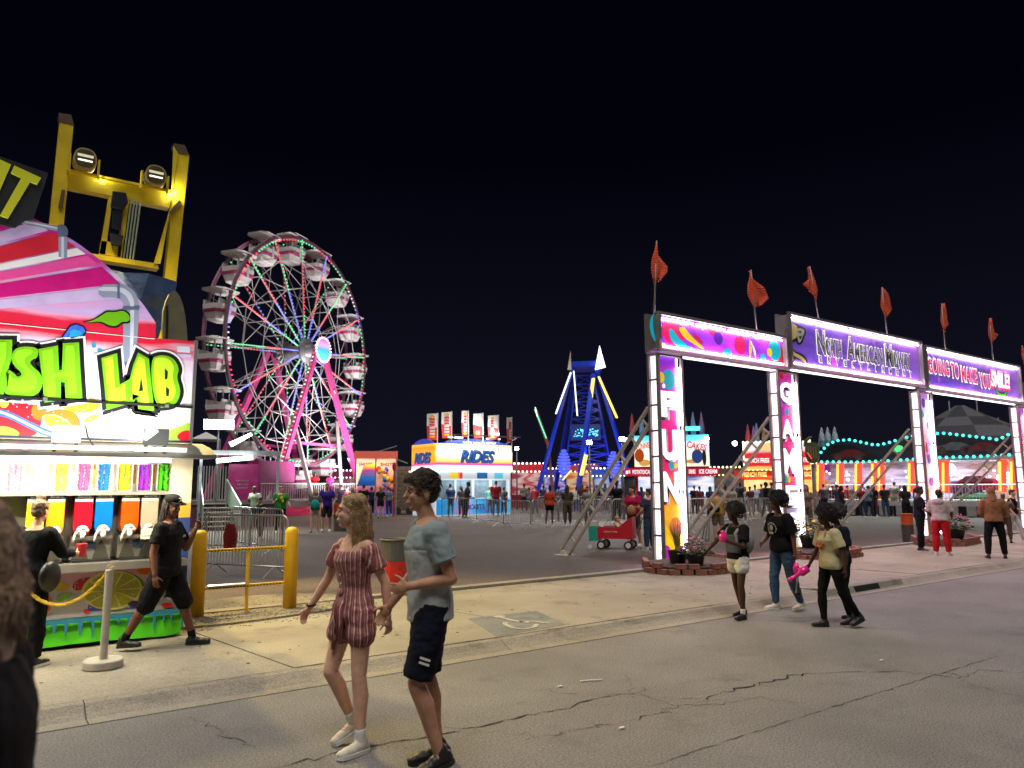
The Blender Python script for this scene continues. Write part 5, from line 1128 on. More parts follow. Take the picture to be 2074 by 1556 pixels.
for k in range(11):
    y0, y1 = 762+k*18, 762+(k+1)*18
    xl = lambda yy: 1172-(yy-760)*.135; xr = lambda yy: 1205+(yy-760)*.175
    la.bar(q(xl(y0), y0), q(xr(y0), y0), .09, .09); la.bar(q(xl(y0), y0), q(xr(y1), y1), .06, .06); la.bar(q(xr(y0), y0), q(xl(y1), y1), .06, .06)
la.build('lattice', M_tb, tower)
for a, b, m, w in ((q(1206,768,-1.6), q(1196,835,-1.95), M_ly, .22), (q(1217,765,-1.4), q(1252,850,-1.9), M_ly, .22), (q(1160,755,-1.4), q(1128,840,-1.9), M_lw, .1), (q(1166,752,-1.3), q(1172,845,-1.3), M_lw, .08), (q(1188,925,-3.9), q(1178,965,-4.3), M_ly, .25), (q(1140,975,-4.0), q(1158,955,-4.0), M_ly, .18)): MB().bar(a, b, w, .08).build('light_strip', m, tower)
pc = MB(); 
for k in range(70): 
    p = q(random.uniform(1164,1214), random.uniform(872,888), -.8); pc.ell(p, .045, 5, 4)
pc.build('lit_sign_bulbs', emit('teal_sign_glow', (.15,.75,.9), 1.5), tower)['kind'] = 'stuff'
MB().box(q(1158,0).x, q(1218,0).x, -.7, -.55, q(0,896).z, q(0,864).z).build('sign_board', mat('tower_sign_navy', (.03,.06,.2), .5), tower)
for cx_, cy_ in ((1143, 940), (1243, 945)):
    for k in range(9):
        c = q(cx_, cy_-24+k*6, -2.2); rr = .42*math.sin(PI*(k+1.2)/11)
        MB().path([(c.x+rr*math.cos(t), c.y+rr*math.sin(t), c.z+.06*math.sin(t)) for t in [j*2*PI/16 for j in range(17)]], .05, 5).build('spiral_light', emit('spiral_blue', (.10,.14,1), .9), tower)
lamp('tower_yellow_light', 'POINT', q(1215,800,-3), None, 120, (1,.7,.2), .3, None, tower)
lamp('tower_blue_light', 'POINT', q(1190,930,-3), None, 260, (.25,.35,1), .5, None, tower)
arm = thing('light_wand', 'leaning arm with a green and white light strip left of the blue tower', 'light arm', (tx, ty, .02), trz)
MB().bar(q(1087,832,-2), q(1112,905,-2), .24, .2).build('arm', mat('arm_rust', (.3,.1,.05), .6), arm); MB().bar(q(1087,832,-2)+Vector((0,0,1.75)), q(1087,832,-2), .02, .02)
MB().bar(q(1085,830,-2.2), q(1108,890,-2.2), .16, .06).build('light_strip', M_lg, arm); MB().bar(q(1112,905,-2), q(1122,1030,-2), .22, .2).build('mast', mat('arm_rust', (.3,.1,.05), .6), arm); MB().bar(q(1086,826,-2.3), q(1090,845,-2.3), .12, .06).build('light_strip', M_lw, arm)

# ------------------------------------------------------------ food stands
def food_stand(name, label, base, px0, w_px, rows, cx):
    pass
def stall(label, bf, x0, x1, signx0, signx1, st, sbm, fa_t, fa_b, sign_mat, fascia_mat, win_mat, ground=1036, cat='food stand', depth=2.6):
    x, y, z, rz, s = bf; cx = (x0+x1)/2
    o = thing('food_stall', label, cat, (x, y, z), rz); u = lambda px: (px-cx)*s; v = lambda py: (985-py)*s+1.68
    b = MB(); b.box(u(x0)+.2, u(x1)-.2, .02, depth, 0, v(fa_b)-.02); b.build('body', mat('stall_body', (.4,.38,.38), .6), o)
    MB().box(u(x0)+.25, u(x1)-.25, -.0, .018, 1.0, v(fa_b)-.05).build('serving_window', win_mat, o)
    MB().box(u(x0)+.25, u(x1)-.25, -.02, .018, .06, .98).build('counter_front', mat('stall_counter', (.5,.46,.46), .5, var=.3, scale=4), o)
    MB().box(u(x0), u(x1), -.7, -.1, v(fa_b), v(fa_t)).build('fascia', fascia_mat, o)
    MB().box(u(signx0), u(signx1), -.25, -.05, v(sbm), v(st)).build('sign_board', sign_mat, o)
    return o, u, v
# funnel cake and ice cream stand
wm = print_mat('window_goods', [(0, '#5080c8'), (.25, '#e8f2ff'), (.45, '#c8dcf8'), (.6, '#3060a8'), (.8, '#f0f6ff'), (1, '#a0c0e0')], 1.0, 'X', -2.5, 2.5, .9)
ck, u, v = stall('dessert stand with teal CAKES sign and pink fascia behind the FUN pillar', (33.278,30.142,0.02,-0.836,0.029), 1270, 1456, 1290, 1440, 884, 948, 951, 967, print_mat('cakes_sign', [(0, '#fff2d0'), (.35, '#fff6e4'), (.6, '#e8fbff'), (.8, '#60dcf0'), (1, '#18b0d8')], .95, 'Z', 2.9, 4.8, .3), emit('pink_fascia', C('#c8143c'), .6), wm)
for (bd_, px, py, w, h, c, ro) in (('CAKES', 1416, 907, 1.15, .42, '#e03030', -.22), ('FUNNEL', 1310, 905, .9, .36, '#e86020', .15)):
    text('lettering', bd_, Matrix(((1,0,0,u(px)),(0,0,-1,-.26),(0,1,0,v(py)),(0,0,0,1))) @ Matrix.Rotation(ro, 4, 'Z'), w, h, emit('cakes_letter_'+c[1:], C(c), .7), ck, .03, 0, .02)
for (px, py, rx, ry, c) in ((1300, 925, .28, .4, '#c05018'), (1310, 940, .34, .2, '#f0c060'), (1416, 928, .32, .42, '#2a4a8a'), (1405, 938, .4, .12, '#e8b060'), (1430, 930, .12, .5, '#202028'), (1330, 930, .1, .35, '#404048')):
    flat('printed_shape', ellipse2(u(px), v(py), rx, ry), lambda a, b, d: (a, -.255-d, b), .0+random.random()*.008, emit('cakes_art_'+c[1:], C(c), .55), ck)
for tx_, px0, px1 in (('#1', 1272, 1281), ('POTATO/CAKES', 1286, 1330), ('DRINKS', 1398, 1411), ('ICE CREAM', 1418, 1453)):
    text('lettering', tx_, Matrix(((1,0,0,u((px0+px1)/2)),(0,0,-1,-.702),(0,1,0,v(959)),(0,0,0,1))), u(px1)-u(px0), .25, emit('fascia_letter_white', (1,.92,.94), 1.0), ck, .03, 0, .01)
fp_ = [(1286,868,'red'),(1306,872,'w'),(1395,880,'t'),(1412,868,'t'),(1428,868,'r')]
def spire(o, u, v, px, ptop, pbot, c):
    MB().lathe([(.001,0),(.14,.05),(.17,.4),(.09,.9),(.03,1.25),(.001,1.3)], 8, (u(px), .3, 0)).build('feather_flag', c, o, True, (0, 0, v(pbot))).scale = (1, 1, (v(ptop)-v(pbot))/1.3)
MF = [mat('feather_red', (.45,.06,.06), .7), mat('feather_blue', (.18,.3,.5), .7), mat('feather_violet', (.3,.14,.32), .7), mat('feather_tan', (.35,.2,.07), .7)]
for px, t_, c in ((1286, 835, 0), (1306, 845, 1), (1394, 838, 2), (1411, 835, 1), (1428, 836, 2)): spire(ck, u, v, px, t_, 884, MF[c])
MB().box(u(1392), u(1424), .1, .2, v(874), v(866)).build('neon_bar', emit('neon_teal', (.1,.9,.8), 2.5), ck)
MB().box(u(1262), u(1290), -.6, .4, .0, 2.2).build('speaker_stack', mat('speaker_black', (.015,.015,.017), .6), ck)
MB().box(u(1286), u(1296), -.1, -.02, 1.0, 2.3).build('red_post', mat('post_red', (.5,.02,.03), .5), ck)
lamp('stall_light', 'AREA', (0, -.8, 2.3), (0, -3, 0), 260, (1,.96,.95), 4, .3, ck)
for px in (1274, 1436): MB().ell((u(px), -.6, v(893)), .14, 8, 6).build('flood_bulb', emit('stall_flood', (.9,1,1), 16), ck)
# french fries stand
wm2 = print_mat('window_goods_warm', [(0, '#f8d060'), (.3, '#fff0b0'), (.5, '#e89020'), (.7, '#ffe890'), (1, '#f0b040')], .95, 'X', -2.5, 2.5, .8)
fr, u, v = stall('french fries stand with red and white sign and orange fascia', (41.282,28.436,0.02,-0.969,0.031), 1494, 1662, 1514, 1644, 897, 956, 957, 974, print_mat('fries_sign', [(0, '#e8c060'), (.1, '#c82028'), (.5, '#d02830'), (.65, '#f0e8e4'), (1, '#ffffff')], .85, 'Z', 2.7, 4.6, .35), emit('orange_fascia', C('#d83010'), .55), wm2)
for px in (1540, 1628): 
    text('lettering', 'FRENCH FRIES', Matrix(((1,0,0,u(px)),(0,0,-1,-.26),(0,1,0,v(936)),(0,0,0,1))), 1.5 if px < 1600 else .9, .3, M_white_l, fr, .03, 0, .01)
for tx_, px0, px1 in (('FRENCH FRIES', 1510, 1558), ('FRENCH FRIES', 1628, 1656)): text('lettering', tx_, Matrix(((1,0,0,u((px0+px1)/2)),(0,0,-1,-.702),(0,1,0,v(965)),(0,0,0,1))), u(px1)-u(px0), .3, emit('fascia_letter_yellow', (1,.75,.2), 1.0), fr, .03, 0, .01)
for k in range(7): flat('printed_shape', [(u(1545+k*3), v(915)), (u(1549+k*3), v(915)), (u(1560+k*2.4), v(903-k)), (u(1556+k*2.4), v(902-k))], lambda a, b, d: (a, -.255-d, b), .002+.001*k, emit('fry_gold', C('#f4d080'), .9), fr)
bl_ = MB()
for k in range(60):
    a = k/60*4; px = 1514+130*(a % 1) if int(a) % 2 == 0 else (1514 if int(a) == 1 else 1644); py = 897 if int(a) == 0 else (956 if int(a) == 2 else 897+59*(a % 1)); bl_.ell((u(px), -.28, v(py)), .055, 5, 4)
bl_.build('sign_bulbs', emit('bulb_warm', (1,.85,.5), 3), fr)['kind'] = 'stuff'
for px, t_, c in ((1524, 858, 0), (1542, 856, 1), (1556, 866, 3), (1536, 862, 2)): spire(fr, u, v, px, t_, 898, MF[c])
MB().box(u(1492), u(1512), -.4, .3, .0, 2.0).build('side_cabinet', mat('cabinet_grey', (.38,.38,.4), .6), fr)
MB().ell((u(1498), -.5, v(900)), .16, 8, 6).build('flood_bulb', emit('stall_flood', (.9,1,1), 16), fr)
lamp('stall_light', 'AREA', (0, -.8, 2.3), (0, -3, 0), 240, (1,.85,.6), 4, .3, fr)

# ------------------------------------------------------------ covered car ride with bulbs and checkered tent
rx_, ry_, rz0, rrz, rs = (39.914,18.686,0.02,-1.135,0.026)
ride = thing('covered_ride', 'covered car ride with turquoise bulb rows and red light columns', 'ride', (rx_, ry_, rz0), rrz)
u = lambda px: (px-1880)*rs; v = lambda py: (985-py)*rs+1.68
top = [(1690,918),(1702,903),(1722,894),(1748,893),(1770,899),(1795,906),(1815,903),(1848,893),(1880,886),(1920,886),(1960,893),(1990,898),(2008,902),(2030,890),(2060,876),(2110,872),(2160,885)]
low = [(1690,938),(1760,940),(1830,938),(1900,934),(1980,933),(2060,930),(2160,930)]
pts = [(u(a), v(b)) for a, b in top]+[(u(a), v(b)) for a, b in reversed(low)]
fas = MB().prism(pts, lambda a, b, d: (a, d, b), -.1, .1).build('fascia', print_mat('night_car_print', [(0, '#0c1418'), (.3, '#22303c'), (.45, '#3a3038'), (.6, '#182430'), (.8, '#402830'), (1, '#102028')], .06, 'X', u(1690), u(2160), 1.2), ride)
BUL = MB().ell((0,0,0), .078, 8, 6).mesh('bulb', emit('bulb_turquoise', (.10,.86,.78), 1.7))
def along(pl, step):
    out = []; acc = 0
    for (a, b) in zip(pl[:-1], pl[1:]):
        L = math.hypot(b[0]-a[0], b[1]-a[1]); 
        while acc < L: out.append((a[0]+(b[0]-a[0])*acc/L, a[1]+(b[1]-a[1])*acc/L)); acc += step
        acc -= L
    return out
for a, b in along(top, 11)+along(low, 11.5): inst('bulb', BUL, ride, (u(a), -.2, v(b)))
# painted cars on the fascia
for cx_, cz, c in ((1740, 921, '#7a2430'), (1930, 912, '#6a7078'), (1975, 914, '#7c3038')):
    car = smooth_poly([(u(cx_-30), v(cz+8)), (u(cx_-26), v(cz)), (u(cx_-10), v(cz-3)), (u(cx_), v(cz-9)), (u(cx_+20), v(cz-7)), (u(cx_+34), v(cz+1)), (u(cx_+36), v(cz+8))], 1)
    flat('printed_car', car, lambda a, b, d: (a, -.1-d, b), .002, mat('car_art_'+c[1:], C(c), .4, var=.3, scale=4), fas)
    for dx in (-17, 21): flat('printed_wheel', ellipse2(u(cx_+dx), v(cz+8), .2, .2, 0, 16), lambda a, b, d: (a, -.1-d, b), .006, mat('car_art_wheel', (.12,.05,.06), .5), fas)
for (px, w) in ((1835, .5), (2046, .6)): flat('green_spot', smooth_poly([(u(px-10), v(915)), (u(px), v(906)), (u(px+12), v(910)), (u(px+6), v(920)), (u(px-8), v(922))], 2), lambda a, b, d: (a, -.1-d, b), .01, emit('green_glow', (.1,1,.3), 1.0), fas)
for i, px in enumerate((1683, 1722, 1757, 1788, 1800, 1855, 1902, 1914, 2008, 2026)):
    cO = MB().tube((u(px), .0, v(1002)), (u(px)+.1, 0, v(940)), .2, n=10).build('light_column', emit('column_red', (1,.07,.04), 1.4), ride)
    MB().tube((u(px)-.12, -.17, v(1000)), (u(px)-.02, -.17, v(944)), .06, n=6).build('light_core', emit('column_amber', (1,.45,.05), 2.4), cO)
MB().box(u(1690), u(2160), 3.8, 4.0, .0, v(940)).build('back_wall', print_mat('ride_back_print', [(0, '#a8a0b8'), (.2, '#d8d0e8'), (.35, '#8090a8'), (.5, '#e8e4f0'), (.65, '#b08890'), (.8, '#d8c8a0'), (1, '#c0b8d0')], .10, 'X', u(1690), u(2160), 1.0), ride)
MB().box(u(1690), u(2160), .0, 3.8, v(941)+.02, v(938)+.2).build('ceiling', mat('ride_ceiling', (.6,.6,.64), .6), ride)
MB().box(u(1700), u(2160), -.6, 4, .0, .72).build('deck', mat('deck_dark', (.06,.06,.065), .6), ride)
MB().box(u(1700), u(2160), -.9, -.55, .55, .78).build('deck_edge', mat('deck_edge_grey', (.42,.40,.42), .5), ride)
for k in range(16):
    a = u(1705)+k*.78; MB().box(a, a+.42, -.93, -.905, .05, .55).build('deck_panel', mat('deck_panel_grey', (.30,.28,.28), .6), ride)
rr = MB()
for k in range(90): a = u(1690)+k*.145; rr.tube((a, -.5, .75), (a, -.5, 1.62), .014, n=4)
for z in (.85, 1.62): rr.tube((u(1690), -.5, z), (u(2160), -.5, z), .025, n=5)
rr.build('railing', M_gal, ride)
for (px, py, c) in ((1800, 1008, '#d8c028'), (1818, 1006, '#d02828'), (1965, 1010, '#38a060'), (1985, 985, '#c03080'), (1965, 980, '#803050'), (1940, 990, '#6a4a9a')):
    cr = MB(); cr.loft([[(u(px)+.7*x, 1.2+.5*y, v(py)-.35) for x, y in ((-1,-1),(1,-1),(1,1),(-1,1))], [(u(px)+.8*x, 1.2+.55*y, v(py)-.05) for x, y in ((-1,-1),(1,-1),(1,1),(-1,1))], [(u(px)+.35*x, 1.2+.4*y, v(py)+.25) for x, y in ((-1,-1),(1,-1),(1,1),(-1,1))]])
    cr.build('ride_car', mat('ride_car_'+c[1:], C(c), .3, coat=.5), ride)
wl2 = MB()
for k in range(50): wl2.ell((u(random.uniform(1695, 2075)), random.uniform(.4, 3.6), v(random.uniform(958, 1000))), .06, 5, 4)
wl2.build('interior_bulbs', emit('bulb_white_pink', (1,.85,.95), 4), ride)['kind'] = 'stuff'
for px in (1922, 2016): MB().ell((u(px), 1.0, v(957 if px < 2000 else 975)), .34, 10, 8).build('work_lamp', emit('work_lamp', (.95,1,1), 14), ride)
lamp('ride_light', 'AREA', (0, 1.8, v(941)), (0, 1.6, 0), 380, (.95,.92,1), 9, 2.5, ride)
lamp('ride_front_light', 'AREA', (0, -.6, v(938)), (0, -3.5, 0), 260, (.6,.95,1), 10, .3, ride)
# checkered tent top
tent = thing('checkered_tent', 'dark big top tent roof in black and grey checks behind the bulbs', 'tent', (rx_, ry_, rz0), rrz)
Mk, Mg = mat('tent_black', (.025,.025,.035), .7), mat('tent_grey', (.085,.085,.10), .7, var=.15)
cxt, pk = 1962, 806; nseg, nrow = 9, 4
tm = {0: MB(), 1: MB()}
def tpnt(i, r):
    t = i/nseg*2*PI; rad = (1, 6, 10, 13, 15)[r]*.27; zt = v((806, 836, 858, 884, 912)[r])
    return (u(cxt)+rad*math.cos(t)*1.0, 7.5+rad*math.sin(t), zt+(.25*math.cos(t*nseg) if r == 4 else 0))
for r in range(nrow):
    for i in range(nseg): 
        P = [tpnt(i, r), tpnt(i+1, r), tpnt(i+1, r+1), tpnt(i, r+1)]; MB().add(P, [(0,1,2,3)]).build('roof_panel', (Mk, Mg)[(i+r) % 2], tent)
for px in (1940, 1994, 1920, 2032): MB().tube((u(px), 7.0, v(845)), (u(px), 7.0, v(807 if px in (1940, 1994) else 850)+.3), .03, n=5).build('pole_tip', M_wht, tent)
for px, t_ in ((1692, 870), (1704, 868), (1718, 874)):
    o = MB().lathe([(.001,0),(.22,0),(.16,.5),(.05,1.0),(.001,1.1)], 10).build('checker_cone', mat('checker_cone', (.35,.42,.5), .6, var=.8, scale=9), ride, True, (u(px), .2, v(905)))
# jukebox ornament
jb = thing('jukebox_ornament', 'dark green jukebox shaped ornament with horn curl at the ride corner', 'ornament', (rx_, ry_, rz0), rrz)
Mj = mat('jukebox_green', (.10,.11,.05), .5)
MB().prism(smooth_poly([(u(1660), v(935)), (u(1659), v(903)), (u(1664), v(896)), (u(1682), v(896)), (u(1687), v(903)), (u(1686), v(935)), (u(1674), v(943))], 1), lambda a, b, d: (a, d, b), -.4, .0).build('cabinet', Mj, jb)
for k in range(4): MB().box(u(1665+k*5), u(1667+k*5), -.43, -.405, v(930), v(905)).build('slat', mat('jukebox_tan', (.25,.23,.12), .5), jb)
MB().path([(u(1660), -.2, v(905)), (u(1661), -.2, v(893)), (u(1667), -.2, v(887)), (u(1674), -.2, v(884))], [.12, .1, .08, .04], 8).build('horn', Mj, jb, True)
MB().bar((u(1664), -.42, v(918)), (u(1672), -.42, v(932)), .16, .04).build('arrow', emit('arrow_red', (1,.1,.05), 1.2), jb)
MB().tube((u(1673), -.2, 0), (u(1673), -.2, v(942)), .12, n=8).build('post', M_rimd, jb)

# ============================================================ boarding stairs and lights beside the wheel
x, y, z, rz, s = (7.624,29.837,0.02,-0.248,0.019)
u = lambda px: (px-450)*s; v = lambda py: (985-py)*s+1.68
M_rgn = mat('rail_pale_green', (.50,.60,.52), .45, .2, var=.1); M_pnl = mat('rail_mesh_panel', (.34,.42,.37), .5, .2, var=.25, scale=20)
st = thing('boarding_stairs', 'metal stairs with pale green side panels beside the slush stand', 'stairs', (x, y, z), rz)
NST = 6
for k in range(NST): MB().box(u(414)-.08*k, u(482)-.10*k, k*.34, k*.34+.36, k*.17+.13, k*.17+.17).build('step', mat('step_plate', (.42,.40,.36), .45, .4, var=.3, scale=30), st)
for xa, xb in ((u(412), u(402)), (u(484), u(455))):
    MB().prism([(0, .1), (2.1, 1.1), (2.1, 1.95), (0, .95)], lambda a, b, d, xa=xa, xb=xb: (xa+(xb-xa)*a/2.1+d, a, b), -.012, .012).build('side_panel', M_pnl, st)
    MB().path([(xa, 0, 0), (xa, 0, .98), (xb, 2.1, 1.98), (xb, 2.1, 0)], .03, 6).build('handrail', M_rgn, st)
dk = thing('boarding_deck', 'raised boarding deck with white bar railing behind the stairs', 'platform', (x, y, z), rz)
MB().box(u(385), u(560), 2.15, 5.0, .95, 1.1).build('deck', mat('deck_plate', (.3,.28,.26), .5, .4), dk)
MB().box(u(385), u(560), 2.2, 2.25, .05, .94).build('skirt', mat('deck_skirt', (.16,.06,.12), .6), dk)
for k in range(12): MB().tube((u(392)+k*.115, 4.9, 1.1), (u(392)+k*.115, 4.9, 2.6), .022, n=6).build('rail_bar', M_wht, dk)
cab = thing('magenta_trailer', 'magenta painted ride trailer with pale scrawled lettering by the stairs', 'trailer', (x, y, z), rz)
MB().box(u(458), u(520), 2.6, 4.6, 1.1, v(935)).build('body', mat('trailer_magenta', C('#a83078'), .35, var=.25, scale=3, bump=.2, bscale=12), cab)
for k, (tx_, zz) in enumerate((('NORTH', 970), ('AMERICAN', 978), ('MIDWAY', 986))): text('lettering', tx_, Matrix(((1,0,0,u(487)),(0,0,-1,2.59),(0,1,0,v(zz)-.05),(0,0,0,1))), .5, .09, mat('scrawl_pale', (.5,.3,.42), .6), cab, .01, .3, .004)
bm_ = thing('lit_canopy_beam', 'pale blue canopy beam with two long glowing tube lamps', 'canopy', (x, y, z), rz)
MB().box(u(398), u(562), 1.2, 1.4, v(918), v(908)).build('beam', mat('beam_pale_blue', (.42,.48,.55), .5), bm_)
for px in (402, 558): MB().box(u(px)-.05, u(px)+.05, 1.25, 1.35, 0, v(918)).build('post', mat('beam_pale_blue', (.42,.48,.55), .5), bm_)
M_tubeb = emit('canopy_tube', (1,.98,.86), 9, True)
MB().path([(u(432), 1.0, v(931)), (u(504), 1.0, v(923))], [.085, .085], 12).build('tube_lamp', M_tubeb, bm_, True); MB().path([(u(458), 1.2, v(896)), (u(500), 1.2, v(872))], [.10, .06], 12).build('tube_lamp', M_tubeb, bm_, True)
MB().path([(u(385), 1.0, v(922)), (u(428), 1.0, v(920))], [.07, .07], 10).build('tube_lamp', M_tubeb, bm_, True)
MB().bar((u(500), 1.2, v(872)), (u(520), 1.3, v(912)), .06, .06).build('lamp_arm', M_rimd, bm_); MB().bar((u(470), 1.1, v(928)), (u(470), 1.3, v(914)), .05, .05).build('lamp_arm', M_rimd, bm_)
lamp('canopy_light', 'AREA', (u(470), .9, v(935)), (u(450), -3, 0), 190, (.9,1,.82), 2.2, .3, bm_)
tn = thing('white_tent', 'small white peaked tent roof beyond the slush stand', 'tent', (8.82,38.402,0.02), -0.226)
ss = 0.024; vv = lambda py: (985-py)*ss+1.68; a = [(-28*ss, 0), (28*ss, 0), (28*ss, 2.4), (-28*ss, 2.4)]; pk = (0, 1.2, vv(869))
for i in range(4): MB().add([(a[i][0], a[i][1], vv(887)), (a[(i+1) % 4][0], a[(i+1) % 4][1], vv(887)), pk], [(0,1,2)]).build('roof_panel', mat('tent_white', (.6,.6,.6), .7), tn); MB().tube((a[i][0], a[i][1], 0), (a[i][0], a[i][1], vv(887)), .03, n=6).build('pole', M_gal, tn)
# ------------------------------------------------------------ prize stall and wooden cart
x, y, z, rz, s = (18.552,39.468,0.02,-0.439,0.029); u = lambda px: (px-760)*s; v = lambda py: (985-py)*s+1.68
ps = thing('prize_stall', 'pink and orange prize stall with SHOTS lettering and toys', 'game stall', (x, y, z), rz)
MB().box(u(718), u(800), .9, 1.0, 0, v(915)).build('back_wall', print_mat('prize_wall_print', [(0, '#3a68b8'), (.3, '#c85090'), (.55, '#f0b48c'), (.8, '#f4c8a0'), (1, '#d84858')], .35, 'Z', 0, v(915), .4), ps)
MB().box(u(716), u(802), -.3, -.2, v(931), v(916)).build('fascia', emit('prize_fascia', C('#e06a58'), .5), ps)
for px in (738, 782): text('lettering', 'SHOTS', Matrix(((1,0,0,u(px)),(0,0,-1,.88),(0,1,0,v(941)),(0,0,0,1))), .8, .2, mat('prize_letter', (.12,.03,.03), .6), ps, .02, .1, .01)
MB().prism([(u(722), v(985)), (u(760), v(985)), (u(760), v(938)), (u(735), v(945))], lambda a, b, d: (a, d, b), .3, .34).build('banner', print_mat('prize_banner', [(0, '#2050b0'), (.4, '#2878c8'), (.6, '#b03080'), (.85, '#e0b030'), (1, '#f0d040')], .3, 'Z', v(985), v(938), .8), ps)
for px in (720, 759, 800): MB().tube((u(px), -.25, 0), (u(px), -.25, v(915)), .045, n=6).build('pole', mat('pole_green_grey', (.2,.26,.22), .5), ps)
MB().bar((u(718), -.25, v(931)), (u(800), -.25, v(905)), .06, .06).build('pole', mat('pole_green_grey', (.2,.26,.22), .5), ps); MB().bar((u(759), -.25, v(916)), (u(822), -.25, v(940)), .06, .06).build('pole', mat('pole_green_grey', (.2,.26,.22), .5), ps)
for k in range(26):
    c = random.choice(('#e03030', '#f0c830', '#3060c0', '#e060a0', '#f09030')); px, py = random.uniform(764, 800), random.uniform(950, 1010)
    MB().ell((u(px), .7, v(py)), (.14, .12, .18), 8, 6).build('plush_toy', mat('toy_'+c[1:], C(c), .8), ps, True)
lamp('prize_light', 'AREA', (u(760), -.2, v(918)), (u(760), .5, .8), 90, (1,.85,.75), 2, .2, ps)
wc = thing('wood_cart', 'dark timber clad cart beside the ticket booth', 'cart', (20.126,39.01,0.02), -0.476)
s = 0.029
for k in range(11): MB().box(-18*s, 18*s, 0, 1.6, .25+k*.235, .25+k*.235+.22).build('plank', mat('cart_timber', (.13,.09,.06), .8, var=.35, scale=5), wc)
for px in (-12, 12): MB().path([(px*s, -.02, .22), (px*s, -.12, .22)], .22, 14).build('wheel', mat('tyre_black', (.015,.015,.015), .7), wc)
pn = thing('red_post', 'slim red post with a round sign beside the wooden cart', 'post', (18.733,37.496,0.02), -0.463)
MB().tube((0,0,0), (0,0,2.6), .045, n=8).build('pole', mat('post_red', (.5,.02,.03), .5), pn); MB().ell((0,0,2.75), (.12,.05,.25), 10, 8).build('sign', mat('post_red', (.5,.02,.03), .5), pn, True)
# ------------------------------------------------------------ distant game stalls closing the midway
def far_stall(label, bd_, w, h, wallc, fasc, bulb, em=.5):
    x, y, z, rz, s = bd_; o = thing('game_stall', label, 'game stall', (x, y, z), rz, 'distant game stalls')
    b = MB(); b.box(-w/2, w/2, .9, 3, 0, h); b.build('body', mat('far_stall_body', (.08,.07,.08), .7), o)
    MB().box(-w/2+.1, w/2-.1, .86, .89, .95, h-.6).build('prize_wall', print_mat('far_wall', [(0, wallc[0]), (.3, wallc[1]), (.55, wallc[2]), (.8, wallc[1]), (1, wallc[0])], em, 'X', -w/2, w/2, 1.4), o)
    MB().box(-w/2-.15, w/2+.15, -.3, .85, h-.55, h).build('fascia', emit('far_fascia_'+fasc[1:], C(fasc), .6), o)
    MB().box(-w/2, w/2, .0, .84, .0, .9).build('counter', mat('far_counter_'+fasc[1:], tuple(c*.5 for c in C(fasc)), .6), o)
    bb = MB()
    for k in range(int(w/.32)+1): bb.ell((-w/2+k*.32, -.36, h+.04), .075, 6, 4); bb.ell((-w/2+k*.32, -.36, h-.58), .06, 6, 4)
    bb.build('bulbs', emit('far_bulb_'+bulb[1:], C(bulb), 5), o)['kind'] = 'stuff'
    for sx in (-1, 1): MB().tube((sx*w/2, -.2, 0), (sx*w/2, -.2, h-.55), .05, n=6).build('pole', M_wht, o)
    return o
far_stall('distant stall with red front and white bulbs beside the ticket booth', (33.894,45.276,0.02,-0.643,0.038), 2.6, 3.3, ('#a03040', '#e8d8d0', '#c02838'), '#c02030', '#fff0d8')
far_stall('distant stall glowing violet beneath the blue tower', (37.962,47.329,0.02,-0.676,0.041), 2.4, 3.0, ('#4040c0', '#d8d0f0', '#8050d0'), '#4038b0', '#c8d8ff')
far_stall('distant stall with orange front behind the tower legs', (41.203,47.491,0.02,-0.715,0.042), 2.8, 3.4, ('#e08030', '#ffe8b0', '#c04860'), '#b04020', '#ffd890')
far_stall('distant stall with pale blue front right of the tower', (41.851,44.542,0.02,-0.754,0.041), 2.8, 3.0, ('#6080d0', '#e0e8ff', '#a0a8d8'), '#3850a8', '#d8ecff')
far_stall('distant dim stall between dessert and fries stands', (47.973,37.67,0.02,-0.905,0.039), 2.4, 3.0, ('#304050', '#a08060', '#506078'), '#504030', '#ffe0a0', .3)
far_stall('distant violet stall beside the jukebox ornament', (52.346,32.051,0.02,-1.021,0.038), 2.0, 3.2, ('#6030a0', '#e0c8f0', '#f0a030'), '#803090', '#ffe8c0')
far_stall('distant stall behind the prize stall near the wheel', (25.872,60.964,0.02,-0.401,0.043), 2.6, 3.0, ('#803050', '#d0a0a8', '#a04070'), '#702848', '#ffd8e8', .3)
far_stall('distant dim stall behind the wheel legs', (21.534,66.558,0.02,-0.313,0.045), 5.5, 2.8, ('#502848', '#b08898', '#703058'), '#582040', '#ffd0e0', .25)
for i, (bd_, h) in enumerate((((47.706,42.83,0.02,-0.839,0.042), 5.4), ((49.495,39.063,0.02,-0.903,0.041), 5.2), ((54.771,42.736,0.02,-0.908,0.045), 5.4))):
    pass
